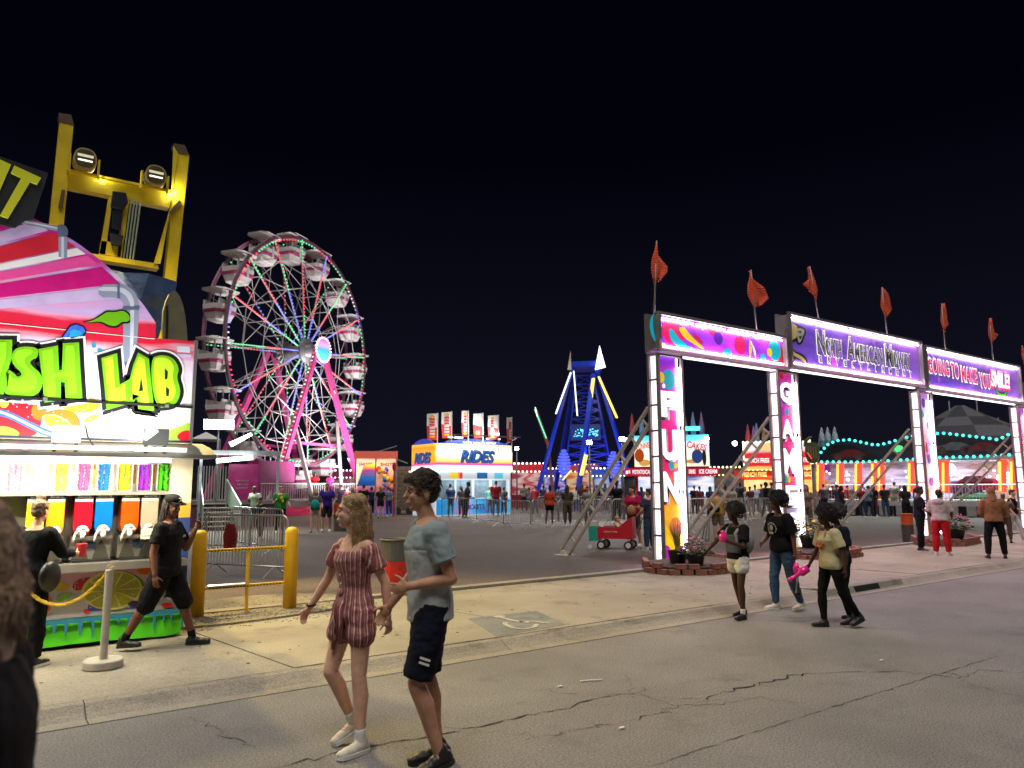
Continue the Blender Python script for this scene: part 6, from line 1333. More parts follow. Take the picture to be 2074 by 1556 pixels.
# low dark hedge of parked trailers far behind everything
for i, (bd_, w) in enumerate((((17.431,105.526,0.02,-0.164,0.064), 22), ((42.995,87.203,0.02,-0.458,0.064), 24), ((62.113,77.227,0.02,-0.677,0.066), 20), ((75.863,63.645,0.02,-0.873,0.064), 22), ((90.646,49.323,0.02,-1.072,0.062), 26), ((105.48,36.206,0.02,-1.24,0.061), 24))):
    x, y, z, rz, s = bd_; o = thing('parked_trailer', 'long dark trailer parked far behind the %s' % ('slush stand', 'wheel and ticket booth', 'blue tower', 'dessert stand', 'car ride', 'checkered tent')[i], 'trailer', (x, y, z), rz, 'dark trailers at the back of the fair')
    MB().box(-w/2, w/2, 0, 2.6, .6, 3.6).build('body', mat('trailer_dark', (.012,.012,.014), .7), o); MB().box(-w/2+1, w/2-1, .1, 2.5, .1, .6).build('chassis', mat('trailer_dark', (.012,.012,.014), .7), o)
    for k in range(4): MB().path([(-w/2+2.5+k*1.2, -.02, .45), (-w/2+2.5+k*1.2, .25, .45)], .45, 14).build('wheel', mat('tyre_black', (.015,.015,.015), .7), o)

# ============================================================ people
def skin_mat(nm, c, rough=.55):
    m = mat('skin_'+nm, C(c), rough, var=.13, scale=22, bump=.12, bscale=140, spec=.35); b = m.node_tree.nodes['Principled BSDF']
    b.inputs['Subsurface Weight'].default_value = .12; b.inputs['Subsurface Radius'].default_value = (.012,.005,.003); return m
SK = {'fair': skin_mat('fair', '#d2a58c'), 'tan': skin_mat('tan', '#bb8a6e'), 'brown': skin_mat('brown', '#6d4634'), 'dark': skin_mat('dark', '#452c22')}
def cloth(nm, c, var=.12, rough=.8, bump=.35): return mat('cloth_'+nm, C(c) if isinstance(c, str) else c, rough, var=var, scale=7, bump=bump, bscale=16, spec=.12)
_tx = {}
def noise_tex(sz):
    if sz not in _tx:
        t = bpy.data.textures.new('fold_noise_%g' % sz, 'CLOUDS'); t.noise_scale = sz; t.noise_depth = 2; t.noise_type = 'HARD_NOISE'; _tx[sz] = t
    return _tx[sz]
def finish(b, name, m, parent, vox, sm=4, disp=0., dsz=.08, fac=.5):
    o = b.build(name, m, parent, True)
    r = o.modifiers.new('skin', 'REMESH'); r.mode = 'VOXEL'; r.voxel_size = vox; r.use_smooth_shade = True
    s = o.modifiers.new('soft', 'SMOOTH'); s.iterations = sm; s.factor = fac
    if disp > 0:
        d = o.modifiers.new('folds', 'DISPLACE'); d.texture = noise_tex(dsz); d.strength = disp; d.mid_level = .28
    return o
def cone(b, p0, p1, r0, r1, n=10):
    p0, p1 = Vector(p0), Vector(p1); b.path([p0, p1], [r0, r1], n); b.ell(p0, r0, n, 6); b.ell(p1, r1, n, 6)
def limb(b, pts, rs, n=12):
    b.path(pts, rs, n)
    for p, r in zip(pts, rs): b.ell(p, r, n, 6)
def dirv(p, a, s): p, a = R(p), R(a); return Vector((s*math.sin(a), math.sin(p)*math.cos(a), -math.cos(p)*math.cos(a)))
def hand(b, W, d, s, k, curl, up=None):
    d = d.normalized(); inw = Vector((-s, 0, 0)) if abs(d.x) < .8 else Vector((0, 0, -1))
    if up is not None: inw = Vector(up)
    n = (inw-d*inw.dot(d)).normalized(); ac = d.cross(n); 
    if ac.y+ac.z < 0: ac = -ac
    M = Matrix((ac, n, d)).transposed()
    b.ell(W+d*.048*k, (.040*k, .017*k, .052*k), 10, 6, M)
    for i, L in enumerate((.070, .080, .075, .058)):
        p = W+d*.088*k+ac*(1.5-i)*.0195*k; dd = d.copy(); r = .0092*k
        for j in range(3):
            a = R(curl*(.7+.3*j)); dd = (dd*math.cos(a)+n*math.sin(a)).normalized(); q = p+dd*L*k*(.45, .32, .23)[j]; cone(b, p, q, r, r*.92, 7); p = q; r *= .92
    td = (d*.65+ac*.7+n*.25).normalized(); p = W+d*.03*k+ac*.03*k; q = p+td*.045*k; cone(b, p, q, .012*k, .011*k, 7); td = (td+d*.5+n*.3).normalized(); cone(b, q, q+td*.03*k, .011*k, .009*k, 7)
def person(label, loc, rz, h=1.7, g=1.0, pose=None, top=None, bottom=None, shoes=None, hair=None, skin='fair', vox=.014, near=False, fem=False, group=None, hs=1.0, extra=None):
    pose = pose or {}; k = h/1.75; root = thing('person', label, 'person', loc, rz, group); sm = SK[skin]
    lean = R(pose.get('lean', 2)); twist = R(pose.get('twist', 0))
    legs = pose.get('legs', {1: (3, 4, 3, 0), -1: (-3, 2, 3, 0)}); arms = pose.get('arms', {1: ((-4, 10), (8, 6)), -1: ((2, 10), (14, 6))})
    J = {}; low = 9
    for s in (1, -1):
        th, kn, ab, fp = legs[s]; hp = Vector((s*.092*k, 0, 0)); kp = hp+dirv(th, ab, s)*.435*k; ap = kp+dirv(th-kn, ab*.4, s)*.425*k
        fw = Vector((s*.14, math.cos(R(fp)), math.sin(R(fp)))).normalized()
        J[s] = [hp, kp, ap, fw]; low = min(low, (ap-Vector((0,0,.08*k))).z+min(0, (fw*.14*k).z), (ap-fw*.06*k).z-.08*k)
    pel = Vector((0, 0, -low)) if 'seat' not in pose else Vector((0, 0, pose['seat']))
    for s in (1, -1): J[s][:3] = [p+pel for p in J[s][:3]]
    M = Matrix.Rotation(-lean, 3, 'X') @ Matrix.Rotation(twist, 3, 'Z')
    tp = lambda x, y, z: pel+M@Vector((x, y, z))*k
    shw = .158 if fem else .178
    TR = ([(-.075,.09,.075,0),(-.02,.165,.112,0),(.06,.162,.112,0),(.17,.118,.088,0),(.28,.135,.105,.008),(.36,.148,.118,.014),(.43,.150,.095,.0),(.49,.12,.075,-.005),(.53,.065,.06,-.005)] if fem else
          [(-.075,.09,.08,0),(-.02,.155,.108,0),(.06,.158,.108,0),(.17,.142,.098,0),(.28,.155,.110,.005),(.38,.172,.118,.008),(.45,.165,.095,.0),(.50,.12,.075,-.005),(.54,.065,.06,-.008)])
    def ring(z, w, d, y, e=0.): 
        gg = g if z < .46 else 1+(g-1)*.3
        return [tp((w*gg+e)*math.cos(t), y+(d*gg+e)*math.sin(t), z) for t in [2*PI*i/18 for i in range(18)]]
    b = MB(); b.loft([ring(*r) for r in TR])
    hd = tp(0, .03, .695); HM = M @ Matrix.Rotation(R(pose.get('head', (0, 0))[0]), 3, 'Z') @ Matrix.Rotation(R(pose.get('head', (0, 0))[1]), 3, 'X')
    hk = k*hs*.98; hp_ = lambda x, y, z: hd+HM@Vector((x, y, z))*hk
    cone(b, tp(0,-.012,.49), hp_(0,-.012,-.09), .060*k*(.86 if fem else 1), .052*k*(.88 if fem else 1))
    he = lambda c, r: b.ell(hp_(*c), tuple(q*hk for q in r), 16, 10, HM)
    he((0,-.012,.03), (.075,.094,.088)); he((0,.022,-.035), (.060,.068,.078)); he((0,.055,-.092), (.026,.028,.022)); he((0,.045,-.03), (.056,.045,.05))
    for s in (1, -1): he((s*.076,-.012,-.012), (.010,.022,.032)); he((s*.03,.070,-.02), (.022,.018,.022))
    he((0,.074,.036), (.05,.018,.013)); cone(b, hp_(0,.086,.02), hp_(0,.103 if fem else .107,-.020), .008*hk, (.0105 if fem else .0135)*hk, 8); he((0,.082,-.055), (.024,.016,.013)); he((0,.083,-.066), (.02,.014,.009))
    gl = 1+(g-1)*.55; A = {}
    for s in (1, -1):
        hp, kp, ap, fw = J[s]
        limb(b, [hp+Vector((0,0,.01*k)), hp.lerp(kp, .5), kp], [.082*k*gl, .070*k*gl, .053*k*gl]); cf = kp.lerp(ap, .3)-Vector((0, .012*k, 0))
        limb(b, [kp, cf, kp.lerp(ap, .65), ap], [.053*k*gl, .056*k*gl, .042*k*gl, .034*k*gl])
        limb(b, [ap, ap-Vector((0,0,.035*k))+fw*.02*k, ap-Vector((0,0,.05*k))+fw*.12*k], [.034*k, .036*k, .026*k])
        (pa, aa), (pf, af) = arms[s][:2]; sh = tp(s*shw*(1+(g-1)*.4), -.005, .455); el = sh+M@dirv(pa, aa, s)*.285*k; fd_ = M@dirv(pf, af, s); wr = el+fd_*.245*k
        ar = .9 if fem else 1.0
        limb(b, [sh, sh.lerp(el, .5), el], [.054*k*gl*ar, .046*k*gl*ar, .038*k*gl*ar]); limb(b, [el, el.lerp(wr, .3), wr], [.038*k*gl*ar, .039*k*gl*ar, .026*k*ar])
        hand(b, wr, fd_, s, k*(.82 if fem else .94), arms[s][2] if len(arms[s]) > 2 else 22); A[s] = (sh, el, wr, fd_)
    finish(b, 'body', sm, root, vox*(.62 if near else 1), 3 if near else 2, fac=.45)
    # ---- face
    if near:
        hc = mat('eye_white', (.36,.33,.30), .4, var=0); ir = mat('iris_dark', (.02,.012,.008), .2, var=0); lipc = mat('lips_'+skin, {'fair': (.42,.15,.13), 'tan': (.3,.11,.09), 'brown': (.14,.05,.04), 'dark': (.09,.03,.03)}[skin], .45, var=0)
        for s in (1, -1):
            e = MB().ell(hp_(s*.031,.0785,.012), tuple(q*hk for q in (.0125,.0075,.0052)), 10, 8, HM).build('eye', hc, root, True); MB().ell(hp_(s*.031,.0840,.012), tuple(q*hk for q in (.0055,.0035,.0048)), 8, 6, HM).build('iris', ir, e, True)
            MB().path([hp_(s*.014,.090,.034), hp_(s*.030,.091,.040), hp_(s*.048,.080,.034)], [.003*hk, .0042*hk, .002*hk], 6).build('eyebrow', mat('brow_dark', (.03,.02,.013), .8, var=0) if skin != 'fair' else mat('brow_brown', (.12,.07,.04), .8, var=0), root)
        MB().path([hp_(-.022,.086,-.059), hp_(-.008,.097,-.055), hp_(0,.097,-.057), hp_(.008,.097,-.055), hp_(.022,.086,-.059)], [.002*hk, .005*hk, .0045*hk, .005*hk, .002*hk], 6).path([hp_(-.019,.085,-.062), hp_(0,.095,-.066), hp_(.019,.085,-.062)], [.002*hk, .006*hk, .002*hk], 6).build('lips', lipc, root, True)
    # ---- hair
    if hair:
        kind, hm = hair; hb = MB(); hel = lambda c, r: hb.ell(hp_(*c), tuple(q*hk for q in r), 18, 12, HM); v2 = vox*(.7 if near else 1)
        if kind in ('short', 'long', 'pony', 'bun', 'messy'):
            hel((0,-.024,.050), (.084,.098,.084)); hel((0,-.066,-.005), (.066,.048,.068)); hel((0,.022 if kind == 'long' else .045,.094), (.058,.046,.030))
            if kind == 'messy':
                for i in range(26 if near else 10): a = random.uniform(0, 6.28); e = random.uniform(.1, 1.4); c = (.078*math.cos(a)*math.cos(e), -.02+.09*math.sin(a)*math.cos(e), .055+.085*math.sin(e)); hel(c, (.022,.022,.02))
                hel((0,.07,.095), (.06,.03,.024)); hel((.03,.09,.085), (.03,.02,.018))
            if kind == 'long': hel((0,-.07,-.06), (.07,.04,.08)); hel((0,-.085,-.16), (.075,.035,.10))
            if kind == 'pony': hel((0,-.12,.03), (.03,.04,.03)); cone(hb, hp_(0,-.14,.02), hp_(0,-.16,-.22), .034*hk, .018*hk)
            if kind == 'bun': hel((0,-.03,.15), (.045,.045,.04))
        elif kind == 'afro':
            n = 46 if near else 18
            for i in range(n):
                a = i*2.399; zz = 1-1.25*i/n; rr = math.sqrt(max(0, 1-zz*zz)); c = (.105*rr*math.cos(a), -.035+.11*rr*math.sin(a), .055+.105*zz)
                if c[1] > .05 and c[2] < .06: continue
                hel(c, (.042+random.uniform(-.008, .01),)*3)
            hel((0,-.03,.05), (.10,.11,.10))
        elif kind == 'dreads':
            hel((0,-.022,.05), (.084,.097,.08))
        o = finish(hb, 'hair', hm, root, v2, 3, disp=(.007 if kind == 'long' else .018)*k if near else .02, dsz=.03 if kind != 'afro' else .025)
        if kind in ('messy', 'short') and near:
            cu = MB()
            for i in range(700):
                v_ = Vector((random.gauss(0,1), random.gauss(0,1), random.gauss(.7,1))).normalized(); c = (.084*v_.x, -.024+.098*v_.y, .050+.084*v_.z)
                if c[1] > .03 and c[2] < .085: continue
                if c[2] < -.02: continue
                p_ = hp_(*c); n_ = HM@v_; f_ = HM@Vector((random.gauss(0,.5), .9+random.gauss(0,.4), random.gauss(-.2,.4))); f_ = (f_-n_*f_.dot(n_)).normalized(); L_ = random.uniform(.025, .055)*hk
                cu.path([p_, p_+n_*.012*hk+f_*L_*.5, p_+n_*.010*hk+f_*L_], [.0035*hk, .003*hk, .001*hk], 4)
            cu.build('hair_strands', hm, root)
        if kind == 'afro' and near:
            cu = MB()
            for i in range(900):
                v_ = Vector((random.gauss(0,1), random.gauss(0,1), random.gauss(.25,1))).normalized(); rr_ = random.uniform(.93, 1.16); c = (.142*v_.x*rr_, -.035+.147*v_.y*rr_, .055+.142*v_.z*rr_)
                if (c[1] > .045 and c[2] < .075) or c[2] < -.07: continue
                p_ = hp_(*c); q_ = HM@Vector((random.gauss(0,1), random.gauss(0,1), random.gauss(0,1)))*.010*hk; cu.path([p_-q_, p_+Vector((0,0,.004*hk)), p_+q_], [.003*hk, .006*hk, .003*hk], 4)
            cu.build('curls', hm, root)
        if kind in ('long', 'dreads'):
            st = MB(); n = (460 if near else 40) if kind == 'long' else 46
            for i in range(n):
                a = random.uniform(R(-50), R(230)) if kind == 'dreads' else random.uniform(R(155), R(385)); a = a if kind == 'long' else a+PI*.0
                ca, sa = math.cos(a), math.sin(a)
                if kind == 'dreads' and sa > .35: continue
                s0 = hp_(.078*ca, -.03+.088*sa, .05+random.uniform(-.01, .045)); L = (random.uniform(.30, .40)*pose.get('hairlen', 1) if kind == 'long' else random.uniform(.20, .27))*k
                out = HM@Vector((ca*.6, sa-.1, 0)); pts = [s0]
                for j in range(1, 6):
                    u = j/5; pts.append(s0+out*(.016*k*math.sin(u*2.2)+.009*k*math.sin(u*9+i))+Vector((0,0,-L*u))+HM@Vector((0, -.03*u, 0))*k+(Vector((random.gauss(0,.003), random.gauss(0,.003), 0)) if kind == 'long' else Vector()))
                if near and kind == 'long': pts = [hp_(.012*ca, min(.06, max(-.07, -.02+.07*sa)), .134), hp_(.055*ca, -.022+.082*sa, .116), hp_(.080*ca, -.028+.095*sa, .085)]+pts
                r = ((.0036 if near else .0075) if kind == 'long' else .011)*k; st.path(pts, ([r]*(len(pts)-6))+[r, r*1.1, r, r*.9, r*.7, r*.25 if kind == 'long' else r*.7], 5)
            st.build('hair_strands', hm, root, True)
    # ---- clothing
    if top:
        m, sl, hem, e = top[:4]; off = len(top) > 4 and top[4] == 'off'; t = MB(); zt = .415 if off else .505
        rs = [r for r in TR if hem < r[0] <= zt]; zs = sorted(r[0] for r in TR); base = min(TR, key=lambda r: abs(r[0]-hem))
        rings = [ring(hem, max(base[1], .15 if hem < .1 else 0), base[2], 0, e*1.25)]+[ring(r[0], r[1], r[2], r[3], e) for r in rs]
        if off: rings.append(ring(.425, .15, .10, .0, e+.006))
        t.loft(rings)
        for s in (1, -1):
            sh, el, wr, fd_ = A[s]
            if off: sh = sh+(el-sh)*.18
            if sl > 0:
                pts = [sh+(M@Vector((-s*.05, 0, .0)))*k, sh, sh.lerp(el, min(1, sl)*.55), sh.lerp(el, min(1, sl))]; rs_ = [.055*k*gl+e*k, .060*k*gl+e*k*.9, .056*k*gl+e*k, .052*k*gl+e*k*1.25]
                if sl > 1: pts += [el.lerp(wr, (sl-1)*.5), el.lerp(wr, sl-1)]; rs_ = rs_[:3]+[.046*k*gl+e*k*.7, .042*k*gl+e*k*.6, .034*k*gl+e*k*.5]
                t.path(pts, rs_, 14)
                if sl > 1: t.ell(el, rs_[3], 12, 8)
                t.ell(pts[1], rs_[1], 12, 8)
        o = finish(t, 'shirt' if sl <= 1 else 'jacket', m, root, vox*(.8 if near else 1), 3, disp=.015*k if near else .02, dsz=.12)
    if bottom:
        m, ln, e, kind = bottom; t = MB(); zw = .10 if kind != 'romper' else .18
        rr = [r for r in TR if r[0] <= zw]
        t.loft([ring(-.085, .13, .09, 0, e)]+[ring(r[0], r[1], r[2], r[3], e*(.9 if r[0] < 0 else .45)) for r in rr if r[0] > -.07]+[ring(zw, (.15 if not fem else .14) if kind != 'romper' else .115, .103 if kind != 'romper' else .088, 0, e*(.8 if kind == 'romper' else .3))])
        if kind == 'skirt':
            t.loft([ring(-.085-ln*.3, .20, .16, 0, e+.02), ring(-.1, .18, .13, 0, e), ring(0, .16, .11, 0, e)])
        else:
            for s in (1, -1):
                hp, kp, ap, fw = J[s]
                pts = [hp+Vector((0,0,.03*k)), hp.lerp(kp, .35), hp.lerp(kp, min(1, ln)*.75 if ln < 1 else .7), hp.lerp(kp, min(1, ln))]; rs_ = [.088*k*gl+e*k*.6, .082*k*gl+e*k, .072*k*gl+e*k, .064*k*gl+e*k*1.0 if ln < 1 else .058*k*gl+e*k*1.1]
                if ln > 1: pts += [kp.lerp(ap, (ln-1)*.35), kp.lerp(ap, (ln-1)*.7), kp.lerp(ap, ln-1)]; rs_ += [.060*k*gl+e*k, .047*k*gl+e*k, .040*k*gl+e*k]
                t.path(pts, rs_, 14)
                for p, r in zip(pts[1:-1], rs_[1:-1]): t.ell(p, r, 14, 8)
        finish(t, {'skirt': 'skirt'}.get(kind, 'shorts' if ln <= 1.1 else 'trousers'), m, root, vox*(.8 if near else 1), 3, disp=.022*k if near else .018, dsz=.12)
    if shoes:
        m, solem = shoes[:2]; sock = shoes[2] if len(shoes) > 2 else None
        for s in (1, -1):
            hp, kp, ap, fw = J[s]; upv = (Vector((0,0,1))-fw*fw.z).normalized(); sd = fw.cross(upv); F = Matrix((sd, fw, upv)).transposed(); c = ap-upv*.08*k
            P = lambda x, y, z: c+(sd*x+fw*y+upv*z)*k
            t = MB(); el_ = lambda x, y, z, r: t.ell(P(x, y, z), tuple(q*k for q in r), 12, 8, F)
            el_(0,-.03,.045,(.040,.048,.048)); el_(0,.03,.045,(.040,.06,.042)); el_(0,.10,.036,(.044,.07,.032)); el_(0,.155,.030,(.040,.045,.026)); cone(t, P(0,-.005,.05), P(0,-.012,.095), .044*k, .042*k)
            sh_ = finish(t, 'shoe', m, root, vox*(.7 if near else 1), 2)
            prof2 = smooth_poly([(-.04,-.075),(.04,-.075),(.045,.05),(.05,.12),(.035,.195),(-.035,.195),(-.05,.12),(-.045,.05)], 1)
            MB().prism(prof2, lambda x, y, d: P(x, y, d), .0, .026).build('sole', solem, sh_)
            if near:
                for j in range(4): MB().path([P(-.022, .035+j*.022, .083-j*.009), P(0, .038+j*.022, .088-j*.009), P(.022, .035+j*.022, .083-j*.009)], .0035*k, 5).build('lace', solem, sh_)
            if sock: finish((lambda t2: (cone(t2, ap+Vector((0,0,.0)), ap.lerp(kp, .16), .040*k*gl, .044*k*gl), t2)[1])(MB()), 'sock', sock, root, vox, 1)
    return dict(root=root, J=J, A=A, tp=tp, hp=hp_, k=k, hk=hk, HM=HM, M=M, pel=pel)
H_brown = mat('hair_dark_brown', (.035,.022,.014), .55, var=.5, scale=30, bump=.5, bscale=90)
H_blond = mat('hair_light_brown', (.30,.185,.085), .45, var=.55, scale=26, bump=.5, bscale=90)
H_black = mat('hair_black', (.010,.008,.008), .6, var=.4, scale=40, bump=.7, bscale=110)
H_ginger = mat('hair_mid_brown', (.11,.06,.03), .55, var=.4, scale=30, bump=.5, bscale=90)
H_grey = mat('hair_grey', (.28,.26,.24), .6, var=.4, scale=30)
K_black = cloth('black', (.008,.008,.009)); K_navy = cloth('navy', (.008,.010,.019)); K_char = cloth('charcoal', (.045,.045,.05)); K_white = cloth('white', (.68,.67,.65), .06); K_grey = cloth('grey', (.26,.26,.27)); K_denim = cloth('denim', (.045,.085,.17), .3)
S_white = mat('sole_white', (.66,.64,.6), .6, var=.06); S_black = mat('sole_black', (.012,.012,.012), .6, var=.1); SH_w = mat('shoe_offwhite', (.56,.52,.45), .6, var=.1, scale=20); SH_b = mat('shoe_black', (.014,.014,.015), .5, var=.15)

# ------------------------------------------------------------ the walking couple
def stripes(nm):
    m = bpy.data.materials.new(nm); m.use_nodes = True; n, l = m.node_tree.nodes, m.node_tree.links; b = n['Principled BSDF']; b.inputs['Roughness'].default_value = .85
    t = n.new('ShaderNodeTexCoord'); sp = n.new('ShaderNodeSeparateXYZ'); l.new(t.outputs['Object'], sp.inputs[0])
    at = n.new('ShaderNodeMath'); at.operation = 'ARCTAN2'; l.new(sp.outputs['X'], at.inputs[0]); l.new(sp.outputs['Y'], at.inputs[1])
    nz = n.new('ShaderNodeTexNoise'); nz.inputs['Scale'].default_value = 7; l.new(t.outputs['Object'], nz.inputs['Vector'])
    ad = n.new('ShaderNodeMath'); ad.operation = 'MULTIPLY_ADD'; ad.inputs[1].default_value = .22; l.new(nz.outputs['Fac'], ad.inputs[0]); l.new(at.outputs[0], ad.inputs[2])
    mu = n.new('ShaderNodeMath'); mu.operation = 'MULTIPLY'; mu.inputs[1].default_value = 4.2; l.new(ad.outputs[0], mu.inputs[0])
    fr = n.new('ShaderNodeMath'); fr.operation = 'FRACT'; l.new(mu.outputs[0], fr.inputs[0])
    rp = n.new('ShaderNodeValToRGB'); rp.color_ramp.interpolation = 'LINEAR'; es = rp.color_ramp.elements
    cs = [(0, '#8a4a48'), (.18, '#7a3c3e'), (.24, '#d2b2aa'), (.36, '#d2b2aa'), (.42, '#84444a'), (.64, '#905452'), (.68, '#bc8c86'), (.78, '#84444a'), (1, '#8a4a48')]
    while len(es) < len(cs): es.new(.5)
    for e, (p, c) in zip(es, cs): e.position = p; e.color = tuple(C(c))+(1,)
    l.new(fr.outputs[0], rp.inputs[0]); l.new(rp.outputs[0], b.inputs['Base Color'])
    nb = n.new('ShaderNodeTexNoise'); nb.inputs['Scale'].default_value = 18; l.new(t.outputs['Object'], nb.inputs['Vector']); bp = n.new('ShaderNodeBump'); bp.inputs['Strength'].default_value = .4; bp.inputs['Distance'].default_value = .02
    l.new(nb.outputs['Fac'], bp.inputs['Height']); l.new(bp.outputs[0], b.inputs['Normal']); return m
K_rom = stripes('striped_romper_cloth')
w = person('young woman in a striped off-shoulder romper walking beside the man', (2.083,4.715,0), 1.722, 1.636, .98,
  dict(lean=2, legs={1: (16, 44, 2, -22), -1: (3, 6, 2, 2)}, arms={1: ((14, 24), (24, 24), 38), -1: ((-22, 14), (-2, 4), 42)}, head=(-28, 2)),
  (K_rom, .55, .12, .016, 'off'), (K_rom, .30, .026, 'romper'), (SH_w, S_white, cloth('white_sock', (.7,.7,.68))), ('long', H_blond), 'fair', .0105, True, True)
k, tp, r_ = w['k'], w['tp'], w['root']
bt = MB(); bt.loft([[tp(.128*math.cos(t), .097*math.sin(t), z) for t in [2*PI*i/18 for i in range(18)]] for z in (.115, .15)]); finish(bt, 'belt', K_rom, r_, .01, 1)
bw = MB()
for (x, dz, q) in ((-.035, -.20, .03), (.03, -.25, .035), (-.01, -.16, .045)): bw.path([tp(x*.2, .105, .13), tp(x, .135, .03), tp(x*1.6, .15, dz)], [.012*k, .018*k, .016*k], 6)
bw.ell(tp(0,.115,.135), (.03*k,.02*k,.03*k), 10, 8); bw.build('bow', K_rom, r_, True)
for i in range(4): MB().ell(tp(.0, .128-.004*i, .38-i*.06), .008*k, 8, 6).build('button', S_white, r_)
sh, el, wr, fd_ = w['A'][1]
MB().path([wr-fd_*.02*k+Vector((math.cos(t)*.030*k, math.sin(t)*.030*k, 0)) for t in [i*2*PI/12 for i in range(13)]], .007*k, 6).build('wristband', K_black, r_)
K_mint = cloth('heather_teal', '#8c9a9c', .05, .85, .18); K_pale = cloth('pale_grey_green', '#b0b6b6', .05, .85, .18)
mn = person('young man in a teal grey tee and dark shorts walking beside the romper woman', (2.309,4.096,0), 1.306, 1.769, .98,
  dict(lean=3, legs={-1: (14, 34, 1, -14), 1: (-2, 8, 2, -6)}, arms={-1: ((-16, 8), (84, -14), 62), 1: ((10, 12), (38, 10), 30)}, head=(4, 0)),
  (K_mint, .62, -.06, .022), (K_navy, .93, .026, 'shorts'), (SH_b, S_black), ('messy', H_brown), 'tan', .0105, True, False)
k, tp, r_ = mn['k'], mn['tp'], mn['root']
lo = MB(); lo.loft([[tp((w_)*math.cos(t), (d_)*math.sin(t), z) for t in [2*PI*i/18 for i in range(18)]] for z, w_, d_ in ((-.068, .188, .142), (.05, .188, .138), (.17, .172, .128), (.28, .182, .138), (.36, .195, .145))]); finish(lo, 'shirt_panel', K_pale, r_, .009, 3, .013, .12)
hpj, kpj = mn['J'][-1][0], mn['J'][-1][1]
for i in range(2):
    p = hpj.lerp(kpj, .62+i*.06)+Vector((-.098*k, .012*k, 0)); MB().bar(p+Vector((-.002,-.03,-.012)), p+Vector((-.002,.03,.012)), .006, .012).build('shorts_stripe', S_white, r_)

# ------------------------------------------------------------ man in the black cap
cm = person('man with dreadlocks in a black cap and black tee raising a fist', (1.604,8.365,0.08), -2.064, 1.561, 1.12,
  dict(lean=0, twist=-8, legs={1: (-22, 8, 3, 4), -1: (24, 8, 3, 2)}, arms={1: ((-8, 14), (14, 10), 40), -1: ((22, 16), (158, 4), 78)}, head=(-24, -8)),
  (K_black, .62, -.06, .022), (K_black, 1.02, .036, 'shorts'), (SH_b, S_black, K_black), ('dreads', H_black), 'brown', .0115, True, False)
hp_, hk, HM, r_ = cm['hp'], cm['hk'], cm['HM'], cm['root']
cp = MB(); cp.ell(hp_(0,-.012,.085), tuple(q*hk for q in (.094,.108,.072)), 18, 12, HM); cap = finish(cp, 'cap', K_black, r_, .008, 2)
br = MB(); br.loft([[hp_(x*w_, y, z) for x in (-1,-.5,0,.5,1)]+[hp_(x*w_, y, z-.008) for x in (1,.5,0,-.5,-1)] for w_, y, z in ((.082,.06,.068), (.078,.12,.062), (.05,.165,.05))]); br.build('brim', K_black, cap, True)
MB().path([hp_(.02*math.cos(t), .098, .10+.02*math.sin(t)) for t in [R(40)+i*.45 for i in range(11)]], .004*hk, 6).build('cap_logo', S_white, cap)
for x in (-.03, .02): MB().ell(cm['tp'](x-.06, .152, .36), (.018,.006,.015), 8, 6).build('shirt_logo', S_white, r_)

# ------------------------------------------------------------ blurred-close passer-by at the frame edge
cl = person('very close passer-by cut off at the frame edge in black clothing', (0.001,1.736,0), 1.241, 1.675, 1.08, dict(hairlen=.62, lean=3, head=(15, -4), arms={1: ((4, 8), (14, 4)), -1: ((4, 8), (14, 4))}), (K_black, 1.9, -.06, .024), (K_black, 1.9, .02, 'pants'), (SH_b, S_black), ('long', mat('hair_warm_brown', (.32,.21,.135), .5, var=.5, scale=30, bump=.5, bscale=90)), 'fair', .011, True)
# woman filling a cup at the slush machine
sw = person('woman in black leggings filling a cup at the slush machine', (0.418,8.233,0.08), -0.647, 1.499, 1.0, dict(lean=4, legs={1: (2, 4, 3, 0), -1: (-4, 2, 3, 0)}, arms={1: ((42, 8), (88, 0), 40), -1: ((30, 10), (84, 4), 40)}, head=(0, -6)),
  (K_black, 1.8, -.06, .022), (K_black, 1.95, .018, 'pants'), (SH_b, S_white), ('bun', H_ginger), 'tan', .012, True, True)
shh, el, wr, fd_ = sw['A'][1]
MB().lathe([(.001,0),(.035,0),(.05,.12),(.05,.125),(.001,.11)], 14, tuple(wr+fd_*.1+Vector((0,0,-.03)))).build('slush_cup', mat('cup_red', (.35,.02,.03), .3), sw['root'])
bgp = finish((lambda t: (t.ell(sw['tp'](.2,.02,.0), (.06,.14,.15), 14, 10), t)[1])(MB()), 'handbag', mat('bag_black_leather', (.015,.014,.014), .35), sw['root'], .014, 3)

# ------------------------------------------------------------ girls crossing at the right
def prop_bottle(root, p, d, c1, c2):
    d = Vector(d).normalized(); b = MB(); b.path([p, p+d*.10, p+d*.13, p+d*.22, p+d*.28], [.05, .052, .026, .022, .034], 12); return b.build('novelty_cup', c1, root, True)
M_pinkp = mat('pink_plastic', C('#f02890'), .2, var=.08, coat=.5); M_blkp = mat('black_plastic', (.012,.01,.012), .3)
g1 = person('girl in white shorts with a backpack reaching a hand toward the planter', (8.037,6.185,0), 1.486, 1.418, 1.06, dict(lean=2, legs={1: (-8, 10, 3, -4), -1: (12, 14, 3, 4)}, arms={1: ((12, 48), (16, 44), 18), -1: ((20, 12), (112, -22), 60)}, head=(-22, 0)),
  (K_black, .7, -.08, .026), (K_white, .42, .03, 'shorts'), (SH_b, S_black, K_white), ('afro', H_black), 'dark', .012, True, True)
r_, tp = g1['root'], g1['tp']
finish((lambda t: (t.ell(tp(0,-.2,.26), (.13,.09,.19), 14, 10), t)[1])(MB()), 'backpack', K_grey, r_, .014, 3)
